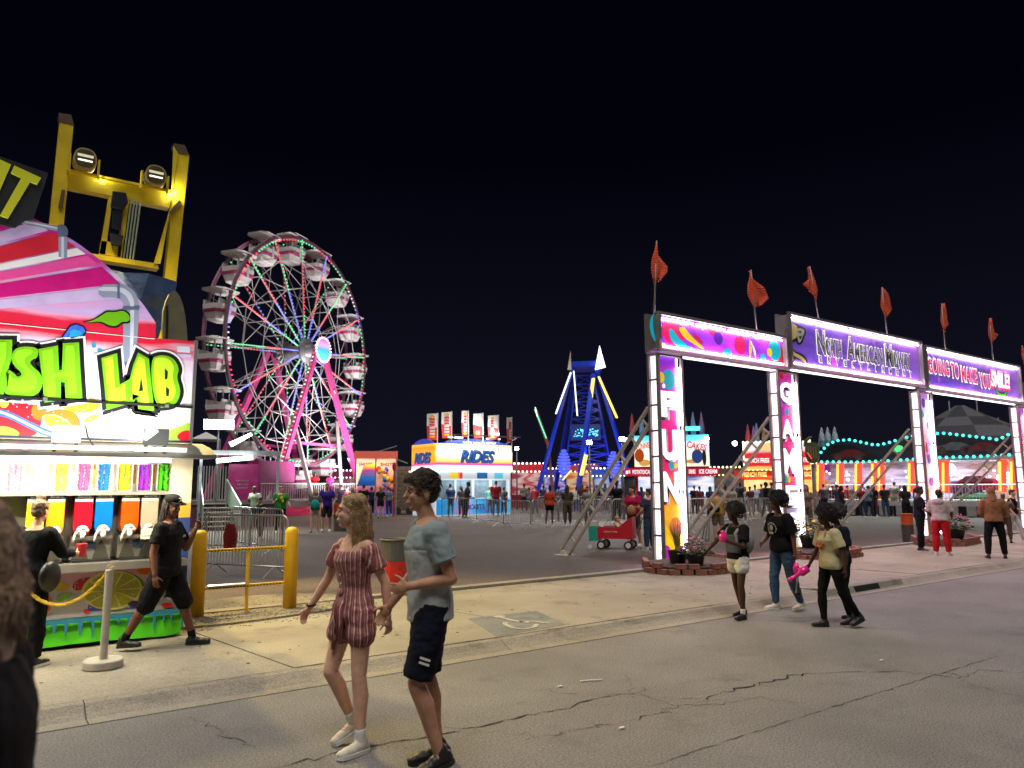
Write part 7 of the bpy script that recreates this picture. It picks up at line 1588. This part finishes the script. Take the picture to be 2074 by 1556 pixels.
for s in (1, -1): MB().path([tp(s*.10,-.12,.45), tp(s*.11,.0,.52), tp(s*.105,.13,.40), tp(s*.11,.12,.20), tp(s*.13,-.08,.1)], [.022]*5, 6).build('strap', K_grey, r_, True)
finish((lambda t: (t.loft([[tp((w_)*math.cos(a), .03+d_*math.sin(a), z) for a in [R(20)+R(140)*i/10 for i in range(11)]]+[tp((w_-.02)*math.cos(a), .03+(d_-.02)*math.sin(a), z) for a in [R(160)-R(140)*i/10 for i in range(11)]] for z, w_, d_ in ((.08,.17,.145),(.22,.16,.14),(.38,.18,.15))]), t)[1])(MB()), 'vest_panel', cloth('grey_denim', (.10,.10,.13)), r_, .012, 2)
sh, el, wr, fd_ = g1['A'][-1]; MB().lathe([(.001,0),(.035,0),(.055,.05),(.05,.09),(.02,.12),(.03,.14),(.001,.15)], 14, tuple(wr+fd_*.09-Vector((0,0,.03)))).build('novelty_cup', M_pinkp, r_, True)
g2 = person('girl in blue jeans and a black graphic tee carrying a pink and black tube', (9.013,6.199,0), 1.328, 1.553, 1.12, dict(lean=2, legs={1: (10, 12, 3, 0), -1: (-8, 14, 2, -6)}, arms={1: ((8, 16), (64, -20), 30), -1: ((-6, 14), (6, 8), 50)}, head=(-16, 4)),
  (K_black, .8, -.08, .03), (K_denim, 1.93, .012, 'pants'), (SH_w, S_white), ('afro', H_black), 'brown', .012, True, True)
r_, tp = g2['root'], g2['tp']
K_pr = mat('tee_print_grey', (.34,.34,.32), .8, var=.5, scale=40)
gm = MB()
def chest(u, v, e=.158): return tp(u, math.sqrt(max(.002, 1-(u/.19)**2))*e+.012, v)
for i in range(15): a = R(-35)+R(250)*i/14; gm.ell(chest(.085*math.cos(a), .31+.085*math.sin(a)), (.009,.009,.012), 6, 4)
gm.ell(chest(0,.32), (.035,.014,.045), 10, 6); gm.ell(chest(.01,.24), (.045,.014,.02), 10, 6); gm.build('tee_print', K_pr, r_)
sh, el, wr, fd_ = g2['A'][-1]; tb = MB(); p = wr+fd_*.12; tb.path([p, p+Vector((0,0,-.06)), p+Vector((0,0,-.12)), p+Vector((0,0,-.16))], [.02, .045, .04, .02], 12); tb = tb.build('tube_top', M_pinkp, r_, True)
MB().path([p+Vector((0,0,-.165)), p+Vector((0,0,-.36)), p+Vector((0,0,-.38)), p+Vector((0,0,-.42))], [.024, .02, .035, .05], 12).build('tube_bottom', M_blkp, r_, True)
g3 = person('girl in a cream tee with beads holding a pink bottle', (8.381,5.105,0), 1.2, 1.399, 1.08, dict(lean=2, legs={1: (12, 14, 3, 4), -1: (-14, 22, 2, -16)}, arms={1: ((6, 20), (26, 14), 46), -1: ((-8, 16), (4, 10), 30)}, head=(-20, -4)),
  (cloth('cream_tee', '#bdb491', .07), .75, -.07, .024), (K_black, 1.93, .006, 'pants'), (SH_b, S_black), ('afro', H_black), 'dark', .012, True, True)
r_, tp = g3['root'], g3['tp']
bd = MB()
for i in range(26):
    t = i/25; a = PI*t; p = tp(.085*math.cos(a), .10+.06*math.sin(a), .50-.24*math.sin(a)); bd.ell(p, .012, 6, 5)
bd.build('bead_necklace', mat('bead_orange', (.62,.2,.05), .3), r_, True)
for x, z in ((-.05,.30),(.05,.29),(0,.25)): MB().path([tp(x+.03*math.cos(t), .15, z+.024*math.sin(t)) for t in [i*2*PI/12 for i in range(13)]], .008, 6).build('pendant', mat('bead_red', (.5,.05,.03), .3), r_)
sh, el, wr, fd_ = g3['A'][1]; prop_bottle(r_, wr+fd_*.06, (.2,.8,-.5), M_pinkp, M_pinkp)
g4 = person('child with a big afro half hidden behind the cream tee girl', (8.78,5.2,0), 1.048, 1.397, 1.0, dict(lean=2, legs={1: (-10, 10, 3, 0), -1: (8, 20, 2, -8)}), (K_navy, .8, -.06, .026), (K_black, 1.9, .008, 'pants'), (SH_b, S_black), ('afro', H_black), 'dark', .014, False, True, None, 1.12)

# ------------------------------------------------------------ standing group by the third pillar
rp_ = person('person in red joggers and a pale hooded top seen from behind', (17.89,8.12,0.08), -1.36, 1.481, 1.1, dict(legs={1: (2, 3, 5, 0), -1: (-2, 3, 5, 0)}, arms={1: ((10, 18), (60, -10)), -1: ((6, 20), (50, -20))}), (cloth('pale_pink_grey', '#b5a8a6'), .9, -.02, .034), (cloth('red_jogger', '#b01c26'), 1.95, .03, 'pants'), (SH_w, S_white), ('short', H_black), 'dark', .015, False)
finish((lambda t: (t.ell(rp_['tp'](0,-.11,.48), (.13,.06,.09), 12, 8), t)[1])(MB()), 'hood', cloth('pale_pink_grey', '#b5a8a6'), rp_['root'], .016, 2)
bwm = person('woman in black with a long ponytail standing beside the orange lined bin', (18.542,8.885,0.08), -2.491, 1.558, 1.08, dict(legs={1: (-3, 4, 3, 0), -1: (4, 4, 3, 0)}, arms={1: ((12, 12), (70, -30)), -1: ((14, 10), (74, -30))}), (K_navy, .8, -.07, .026), (K_black, 1.92, .02, 'pants'), (SH_b, S_white), ('pony', H_black), 'brown', .015, False, True)
hm_ = person('person in a tan hoodie with the hood up and black trousers', (18.094,7.091,0.08), -1.064, 1.525, 1.1, dict(legs={1: (4, 3, 8, 0), -1: (-6, 3, 10, 0)}, arms={1: ((8, 16), (64, -24)), -1: ((8, 16), (64, -24))}), (cloth('tan_hoodie', '#8d6246'), 1.9, -.03, .036), (K_black, 1.95, .02, 'pants'), (SH_b, S_black), None, 'tan', .015, False)
finish((lambda t: (t.ell(hm_['hp'](0,-.02,.03), tuple(q*hm_['hk'] for q in (.10,.115,.12)), 14, 10), cone(t, hm_['tp'](0,-.02,.47), hm_['hp'](0,-.03,-.06), .11, .085), t)[2])(MB()), 'hood', cloth('tan_hoodie', '#8d6246'), hm_['root'], .016, 3, .015)
wk = person('walker in a black tee and pale trousers at the right frame edge', (23.85,8.853,0.08), -2.966, 1.467, 1.0, dict(legs={1: (-18, 8, 3, 0), -1: (20, 10, 3, 0)}, arms={1: ((-8, 12), (40, 0)), -1: ((14, 12), (70, 0))}), (K_black, .7, -.06, .03), (cloth('pale_trouser', (.5,.48,.5)), 1.93, .03, 'pants'), (SH_w, S_white), ('short', H_black), 'fair', .016, False)
bh = person('person holding both arms up in a brown top behind the tan hoodie', (22.904,8.697,0.08), -1.213, 1.337, 1.0, dict(arms={1: ((60, 20), (150, -10)), -1: ((60, 20), (150, -10))}), (cloth('brown_top', '#77604e'), 1.7, -.05, .03), (cloth('brown_trouser', '#57443a'), 1.9, .02, 'pants'), (SH_b, S_black), ('short', H_ginger), 'tan', .018, False)

# ------------------------------------------------------------ mid-distance visitors and crowd
CK = {}
def ck_(c):
    if c not in CK: CK[c] = cloth('crowd_'+c[1:], c)
    return CK[c]
HR = {'b': H_black, 'd': H_brown, 'g': H_ginger, 'y': H_blond, 'w': H_grey}
def visitor(label, px, rz, h, topc, botc, length, hair, skin, fem, g=1.0, sleeve=.6, pose=None, kind='pants', vox=.022, extra=None):
    p = dict(legs={1: (random.uniform(-4, 12), random.uniform(2, 10), 3, 0), -1: (random.uniform(-10, 4), random.uniform(2, 12), 3, 0)}, arms={1: ((random.uniform(-8, 12), 12), (random.choice((10, 30, 70, 115)), random.uniform(-14, 8))), -1: ((random.uniform(-8, 20), random.uniform(8, 24)), (random.choice((8, 25, 60, 100)), random.uniform(-20, 10)))}, lean=random.uniform(-1, 6), head=(random.uniform(-40, 40), random.uniform(-12, 5)))
    if pose: p.update(pose)
    return person(label, px, rz, h, g, p, (ck_(topc), sleeve, -.05, .026), (ck_(botc), length, .02, kind), (SH_b if random.random() < .5 else SH_w, S_white), (hair[0], HR[hair[1]]), skin, vox, False, fem, extra)
rows = [
 ('man in a purple tee and dark shorts standing near the wheel', (10.532,26.64,0.02), 2.767, 1.809, '#3a2a8c', '#25262c', .95, ('short','w'), 'tan', False, 1.1),
 ('woman with a teal bag and white shorts beside the purple tee man', (9.88,26.071,0.02), 2.607, 1.593, '#57504c', '#cfc7bc', .5, ('long','w'), 'fair', True, 1.05),
 ('person in a green tee holding a yellow toy behind the barrier', (8.878,26.899,0.02), 3, 1.687, '#2f8a3c', '#1c2420', 1.9, ('short','y'), 'fair', False, 1.25),
 ('man in a pale mint tee beside the wheel trailer', (8.881,30.038,0.02), 2.333, 1.692, '#b4c8ac', '#2c3430', 1.9, ('short','b'), 'brown', False, 1.0),
 ('person in dark clothing in front of the mint tee man', (7.4,24.292,0.02), 1.801, 1.323, '#22282c', '#22262a', 1.9, ('short','b'), 'tan', True, 1.0),
 ('blonde girl in black skirt seen from behind near the wood cart', (16.56,34.639,0.02), -0.271, 1.668, '#22282a', '#1c2a22', .6, ('long','y'), 'fair', True, 1.0),
 ('man with a black cap by the wheel crowd', (16.363,36.304,0.02), -0.422, 1.749, '#1c1c20', '#26262a', 1.9, ('short','b'), 'tan', False, 1.1),
 ('woman in a tank top facing the wheel crowd', (16.401,37.864,0.02), 2.559, 1.594, '#4a4040', '#3a3a44', 1.9, ('long','g'), 'fair', True, 1.0),
 ('person in navy left of the blonde girl', (18.377,39.624,0.02), -0.084, 1.64, '#24283a', '#24242a', 1.9, ('short','b'), 'dark', False, 1.0),
 ('visitor in a light blue shirt by the prize stall', (18.522,37.683,0.02), 0.067, 1.638, '#5d6f92', '#2a3a5a', 1.9, ('short','d'), 'tan', False, 1.0),
 ('ride attendant in a red shirt on the wheel platform', (16.401,43.528,0.87), 2.781, 1.7, '#d0202c', '#2a2a30', 1.9, ('short','b'), 'dark', False, 1.0),
 ('attendant in pink on the wheel platform', (17.351,43.468,0.87), 2.587, 1.65, '#c83088', '#5a2048', 1.9, ('short','b'), 'brown', True, 1.0),
 ('child in dark green waiting at the ticket booth', (21.535,36.801,0.02), -0.529, 1.51, '#2c3430', '#2a6a44', .6, ('long','d'), 'tan', True, .95),
 ('man in a navy shirt at the ticket booth window', (21.135,35.362,0.02), -0.189, 1.787, '#28406a', '#4a5058', 1.9, ('short','b'), 'tan', False, 1.1),
 ('tall man in a brown shirt leaving the ticket booth', (20.507,32.669,0.02), -1.957, 1.878, '#4a3e3c', '#35353c', 1.9, ('short','b'), 'dark', False, 1.0),
 ('woman in grey between the two booth customers', (21.59,34.958,0.02), -0.029, 1.675, '#5e5a60', '#3e3e44', 1.9, ('long','d'), 'tan', True, 1.0),
 ('man in a dark red shirt at the far booth window', (23.029,33.68,0.02), -0.6, 1.937, '#8c2430', '#50545c', 1.9, ('short','d'), 'tan', False, 1.15),
 ('person in pale teal beside the dark red shirt', (23.533,35.014,0.02), -0.592, 1.668, '#6fb4a8', '#5a6068', 1.9, ('short','y'), 'fair', True, 1.0),
 ('person in charcoal right of the dark red shirt', (24.123,34.486,0.02), -0.96, 1.609, '#44454e', '#3c3c44', 1.9, ('short','b'), 'brown', False, 1.0),
 ('woman in an orange top and black shorts at the barrier', (18.755,23.54,0.02), -1.022, 1.661, '#c0401c', '#18181c', .55, ('bun','b'), 'brown', True, 1.0),
 ('woman in a long olive dress at the barrier', (19.303,23.079,0.02), -0.523, 1.678, '#4c4a38', '#4c4a38', 1.7, ('long','d'), 'brown', True, 1.0),
 ('person in a red top beyond the barrier behind the orange top', (26.324,34.414,0.02), -0.653, 1.656, '#a03038', '#50424a', 1.9, ('short','d'), 'tan', False, 1.0),
 ('person in white queueing beneath the blue tower', (29.095,33.939,0.02), -0.709, 1.586, '#c8c8d0', '#3a3a48', 1.9, ('short','b'), 'brown', False, 1.0),
 ('person in a grey tee behind the first ladder brace', (21.439,24.234,0.02), 2.067, 1.631, '#8a8a80', '#3c3c3a', 1.9, ('short','d'), 'tan', False, 1.05),
 ('woman with curly hair in a long black dress', (22.949,24.036,0.02), -3.731, 1.843, '#1a1a1c', '#1a1a1c', 1.8, ('afro','b'), 'brown', True, 1.0),
 ('woman in a magenta tee with a tan bag pushing the red wagon', (14.592,14.628,0.02), 1.832, 1.657, '#a8184c', '#3c4440', 1.0, ('bun','b'), 'tan', True, 1.2),
 ('man in a dark tee and jeans beside the FUN pillar', (14.052,13.506,0.02), -0.11, 1.581, '#2c3440', '#34425a', 1.9, ('short','b'), 'tan', False, 1.15),
 ('man in a mustard tee with a shoulder bag and long tripod', (18.073,14.57,0.02), -0.721, 1.555, '#a98a3c', '#6e6450', .92, ('short','d'), 'tan', False, 1.15),
 ('person in a maroon dress by the dessert stand', (31.298,26.337,0.02), -0.524, 1.594, '#6a3038', '#6a3038', .8, ('short','b'), 'brown', True, 1.0),
 ('woman in a white top and grey trousers near the cabinet', (30.639,23.783,0.02), 2.055, 1.617, '#b0a89c', '#54545a', 1.9, ('long','b'), 'tan', True, 1.0),
 ('man in a white tee and black trousers at the fries stand', (35.637,26.025,0.02), -0.767, 1.658, '#c4c8d4', '#2a2a32', 1.9, ('short','b'), 'brown', False, 1.0),
 ('person in white beside the fries customer', (36.43,27.281,0.02), 1.688, 1.545, '#bcbcc8', '#34343c', 1.9, ('long','b'), 'tan', True, 1.0),
 ('tall person in black passing the fries stand', (31.886,22.69,0.02), -2.002, 1.806, '#1c1c22', '#1c1c22', 1.9, ('short','b'), 'dark', False, 1.0),
 ('woman in a taupe jumpsuit walking in front of the fries stand', (23.813,15.274,0.02), 2.051, 1.659, '#77655e', '#6a5a54', 1.9, ('long','g'), 'tan', True, 1.05),
 ('man in a grey jacket seen from behind near the car ride', (37.217,22.778,0.02), -0.849, 1.696, '#46424a', '#2a2a30', 1.9, ('short','b'), 'tan', False, 1.1),
 ('person in white near the grey jacket man', (38.129,23.78,0.02), 1.777, 1.533, '#b8b4bc', '#303038', 1.9, ('long','b'), 'tan', True, 1.0),
 ('person in maroon walking with a stride before the ride deck', (31.087,18.197,0.02), -2.266, 1.603, '#4a1c28', '#1e1e26', 1.9, ('long','b'), 'brown', True, 1.0),
 ('woman in a light denim jacket by the ride deck', (35.597,19.434,0.02), -1.597, 1.589, '#5c6c84', '#2a3444', 1.9, ('short','b'), 'dark', True, 1.0),
 ('person in a red top beside the denim jacket woman', (37.495,20.834,0.02), 1.552, 1.585, '#8a2a34', '#3a4458', 1.9, ('short','b'), 'brown', False, 1.0),
 ('dark haired person in black left of the ponytail woman', (32.331,16.015,0.02), -0.765, 1.615, '#26262c', '#22222a', 1.9, ('long','b'), 'brown', True, 1.0)]
V = {}
for r in rows:
    V[r[0]] = visitor(r[0], r[1], r[2], r[3], *r[4:10], g=r[10], vox=.018 if r[3] and (r[1][0]**2+r[1][1]**2) < 900 else .026)
# carried things
def get(s): return next(v for k_, v in V.items() if s in k_)
p = get('teal bag'); finish((lambda t: (t.ell(p['tp'](-.02,.17,.2), (.17,.08,.19), 12, 8), t)[1])(MB()), 'bag', ck_('#2a9a94'), p['root'], .02, 2)
p = get('yellow toy'); finish((lambda t: (t.ell(p['tp'](.0,.18,.36), (.07,.06,.09), 10, 8), t.ell(p['tp'](.02,.18,.5), (.06,.05,.06), 10, 8), t.ell(p['tp'](-.04,.2,.24), (.05,.05,.07), 10, 8), t)[3])(MB()), 'toy', ck_('#d8c43a'), p['root'], .02, 2)
p = get('magenta tee'); finish((lambda t: (t.ell(p['tp'](-.03,.17,.12), (.13,.07,.15), 12, 8), t)[1])(MB()), 'bag', ck_('#a8835a'), p['root'], .02, 2)
p = get('mustard tee'); finish((lambda t: (t.ell(p['tp'](-.12,-.17,.12), (.17,.07,.10), 12, 8), t)[1])(MB()), 'shoulder_bag', K_black, p['root'], .02, 2)
MB().path([p['tp'](.17,-.10,.48), p['tp'](.03,-.16,.34), p['tp'](-.16,-.15,.16)], .022, 6).build('strap', K_black, p['root'])
tr = MB(); 
for a in (-.09, .02, .12): tr.tube(p['tp'](-.26,0,.3), (p['tp'](-.26,0,0).x+a-.18, .12*a, .02), .012, n=5)
tr.build('tripod', K_black, p['root'])
# anonymous crowd deeper in the fair
random.seed(5)
crowd_spots = [(18.241,43.792,0.02,-0.394),(17.88,42.019,0.02,-0.052),(19.04,43.067,0.02,-0.764),(28.776,38.782,0.02,-0.639),(27.959,37.162,0.02,-0.471),(29.676,37.95,0.02,-0.839),(29.329,35.908,0.02,-0.685),(31.09,34.296,0.02,-0.737),(32.667,35.188,0.02,-0.4),(30.619,32.556,0.02,-0.93),(31.137,32.085,0.02,-0.771),(30.89,30.301,0.02,-0.272),(32.639,30.722,0.02,-0.817),(34.384,27.154,0.02,-0.729),(33.878,25.764,0.02,-1.271),(37.114,26.66,0.02,-0.95),(38.246,25.632,0.02,-0.459),(40.079,23.968,0.02,-1.034),(39.369,22.664,0.02,-1.4),(40.539,21.61,0.02,-0.734),(38.728,19.739,0.02,-1.102),(42.357,18.182,0.02,-0.819),(42.238,20.08,0.02,-1.129),(41.449,17.322,0.02,-1.527),(32.06,27.39,0.02,-0.516),(29.838,24.486,0.02,-0.885),(31.145,24.854,0.02,-1.423),(33.254,24.6,0.02,-0.674),(35.169,24.61,0.02,-0.962),(34.921,23.12,0.02,-1.337),(37.495,24.351,0.02,-0.822),(35.525,20.989,0.02,-0.516),(38.421,21.702,0.02,-1.059),(37.938,20.44,0.02,-1.253),(37.236,19.48,0.02,-0.742),(41.468,20.773,0.02,-1.109),(40.367,18.283,0.02,-0.974),(41.808,17.004,0.02,-1.362),(29.744,27.717,0.02,-0.647),(26.585,30.522,0.02,-0.368)]
cw = ['#2c2c34', '#5a2c34', '#34445c', '#807870', '#1e1e24', '#6a6a74', '#3c5a4c', '#8a5a30', '#a8a4a8', '#4a3a5a']
cn = ['black', 'maroon', 'steel blue', 'beige', 'jet black', 'mid grey', 'moss green', 'rust brown', 'pale grey', 'plum']
where = ['left of the dark bin by the wheel', 'just right of the dark bin by the wheel', 'behind the tank top woman', 'at the right corner of the ticket booth', 'between ticket booth and tower', 'behind the red top queuer', 'beneath the tower leg', 'under the tower centre', 'under the yellow light strip', 'left of the curly haired woman', 'right of the curly haired woman', 'beside the dessert stand post', 'behind the FUN pillar', 'behind the mustard tee man', 'by the grey side cabinet', 'among the fries customers', 'just behind the second pillar', 'beneath the jukebox ornament', 'near the first light column', 'near the third light column', 'behind the dark haired person', 'on the far side of the third brace', 'behind the third pillar', 'near the last light columns', 'left of the maroon dress by the dessert stand', 'between the maroon dress and the mustard tee man', 'just right of the mustard tee man', 'left of the white tee fries customer', 'right of the tall person in black', 'left of the taupe jumpsuit woman', 'right of the second pillar by the fries window', 'left of the maroon walker', 'right of the maroon walker', 'right of the denim jacket woman', 'near the fourth light column', 'left of the third brace top', 'behind the red joggers person', 'behind the tan hoodie', 'between dark tee man and dessert window', 'behind the first ladder brace middle']
for i, (x, y, z, rz) in enumerate(crowd_spots):
    a, b2 = random.choice(cw), random.choice(cw[:5])
    p = visitor('x', (x, y, z), rz+random.uniform(-.4, .4), random.uniform(1.55, 1.82), a, b2, random.choice((.9, 1.9, 1.9)), random.choice((('short','b'), ('long','b'), ('short','d'), ('long','g'), ('short','b'))), random.choice(('fair', 'tan', 'brown', 'dark')), random.random() < .5, random.uniform(.95, 1.15), vox=.03)
    p['root']['label'] = 'distant visitor in a %s top %s' % (cn[cw.index(a)], where[i]); p['root']['group'] = 'distant crowd visitors'

# ------------------------------------------------------------ wagon, bins, bags
wx, wy, wz = (13.791,14.467,0.02); wg = thing('wagon', 'red pull wagon with white rimmed wheels carrying a toddler', 'wagon', (wx, wy, wz), -0.973)
M_wr = mat('wagon_red', C('#c01828'), .5, var=.12)
b = MB(); Lw, Ww = .46, .28
for s in (-1, 1): b.box(-Lw, Lw, s*Ww-.012, s*Ww+.012, .28, .58); b.box(s*Lw-.012, s*Lw+.012, -Ww+.013, Ww-.013, .28, .58)
b.box(-Lw+.013, Lw-.013, -Ww+.013, Ww-.013, .28, .30); b.build('tub', M_wr, wg)
MB().prism([(.10,.585),(Lw,.585),(Lw,.85),(.38,.80)], lambda u, v, d: (u, d, v), -.27, .27).build('seat_back', M_wr, wg)
text('lettering', 'RADIO FLYER', Matrix(((1,0,0,-.1),(0,0,-1,-Ww-.013),(0,1,0,.46),(0,0,0,1))), .36, .04, S_white, wg, .02, 0, .002)
for sx in (-1, 1):
    for sy in (-1, 1):
        wl_ = MB().path([(sx*.36, sy*.30-.02, .115), (sx*.36, sy*.30+.02, .115)], .115, 18).build('wheel', mat('tyre_black', (.015,.015,.015), .7), wg, False); MB().path([(sx*.36, sy*.30-.024, .115), (sx*.36, sy*.30+.024, .115)], .07, 14).build('rim', S_white, wl_)
        MB().tube((sx*.36, sy*.27, .115), (sx*.36, sy*.24, .30), .014, n=6).build('axle_strut', M_gal, wg)
MB().path([(.46, 0, .3), (.62, 0, .62), (.78, 0, .95)], .014, 6).build('handle', M_gal, wg)
t_ = person('toddler in a patterned top riding in the red wagon', (wx+.0, wy, wz+.0), -0.973-PI/2, .92, 1.1, dict(seat=.40, legs={1: (85, 30, 4, 40), -1: (85, 30, 4, 40)}, arms={1: ((50, 10), (80, 0)), -1: ((50, 10), (80, 0))}), (ck_('#c8b894'), .8, -.04, .02), (ck_('#a89c88'), .9, .02, 'shorts'), None, ('short', H_blond), 'fair', .016, False, False, None, 1.35)
o = MB(); o.box(-.14, .14, -.12, .12, .22, .6); o = o.build('tote_bag', mat('tote_turquoise', C('#1c9a84'), .7), None, False, (13.332,14.832,0.02)); o.rotation_euler.z = -0.908; tag(o, 'turquoise box bag on wheels behind the red wagon', 'bag')
MB().box(-.1, .1, -.08, .08, .605, .72).build('paper_sack', mat('paper_sack', (.5,.46,.4), .8), o)
for sx in (-1, 1):
    MB().tube((sx*.12, -.1, .07), (sx*.12, -.1, .22), .01, n=6).build('frame', M_gal, o); MB().path([(sx*.12, -.12, .06), (sx*.12, -.08, .06)], .06, 12).build('wheel', S_white, o)
def bin_(label, loc, c1, c2, h=.95, r=.28):
    o = thing('litter_bin', label, 'bin', loc); MB().lathe([(.001,0),(r*.9,0),(r,h*.62),(.001,h*.62)], 22).build('lower_drum', c1, o); MB().lathe([(r*.98,h*.625),(r*1.0,h),(r*.92,h),(r*.9,h*.7),(.001,h*.7)], 22).build('upper_drum', c2, o)
    MB().path([(r*1.0*math.cos(t), r*1.0*math.sin(t), h) for t in [i*2*PI/24 for i in range(25)]], .015, 6).build('rim', c2, o, True); return o
M_gr = mat('bin_grey', (.10,.10,.095), .5, .2)
bin_('grey and red litter bin between the romper woman and the man', (5.3,10.561,0.02), mat('bin_red', C('#c82820'), .5), M_gr, .85, .21)
bin_('dark bin with an orange liner by the wheel crowd', (11.085,26.566,0.02), M_gr, mat('liner_orange', C('#c85018'), .6), 1.0, .3)
bin_('dark bin with an orange liner beside the woman in black', (21.994,10.908,0.02), mat('bin_brown', (.07,.06,.05), .7), mat('liner_orange', C('#c85018'), .6), .8, .17)
# rows of barriers in front of the ticket booth and the tower queue
bl = [[(18.423,31.621,0.02),(18.661,28.869,0.02)],[(18.175,28.117,0.02),(17.313,24.753,0.02)],[(16.916,24.186,0.02),(17.346,22.968,0.02)],[(18.641,24.579,0.02),(19.93,24.477,0.02)],[(19.484,23.866,0.02),(20.804,23.737,0.02)],[(20.338,23.145,0.02),(21.673,23,0.02)],[(21.704,22.973,0.02),(23.179,22.753,0.02)],[(24.018,31.143,0.02),(25.384,30.749,0.02)],[(25.035,30.245,0.02),(26.468,29.789,0.02)],[(26.123,29.285,0.02),(27.544,28.837,0.02)],[(24.771,21.398,0.02),(25.64,20.658,0.02)],[(25.671,20.632,0.02),(26.834,20.171,0.02)],[(26.866,20.144,0.02),(28.003,19.715,0.02)],[(29.184,19.832,0.02),(30.316,18.859,0.02)]]
bn_ = ['nearest the ticket booth corner', 'angled before the ticket booth', 'nearest the romper couple in the queue line', 'in front of the orange top woman', 'in front of the olive dress woman', 'behind the first ladder brace', 'behind the magenta tee woman', 'in the back row under the tower leg', 'in the back row under the blue tower middle', 'in the back row beside the yellow strip', 'before the dessert stand', 'before the side cabinet', 'before the fries customers', 'between second pillar and car ride']
for (a, b), nm in zip(bl, bn_): barrier('steel crowd barrier '+nm, a, b, 1.08, 16)
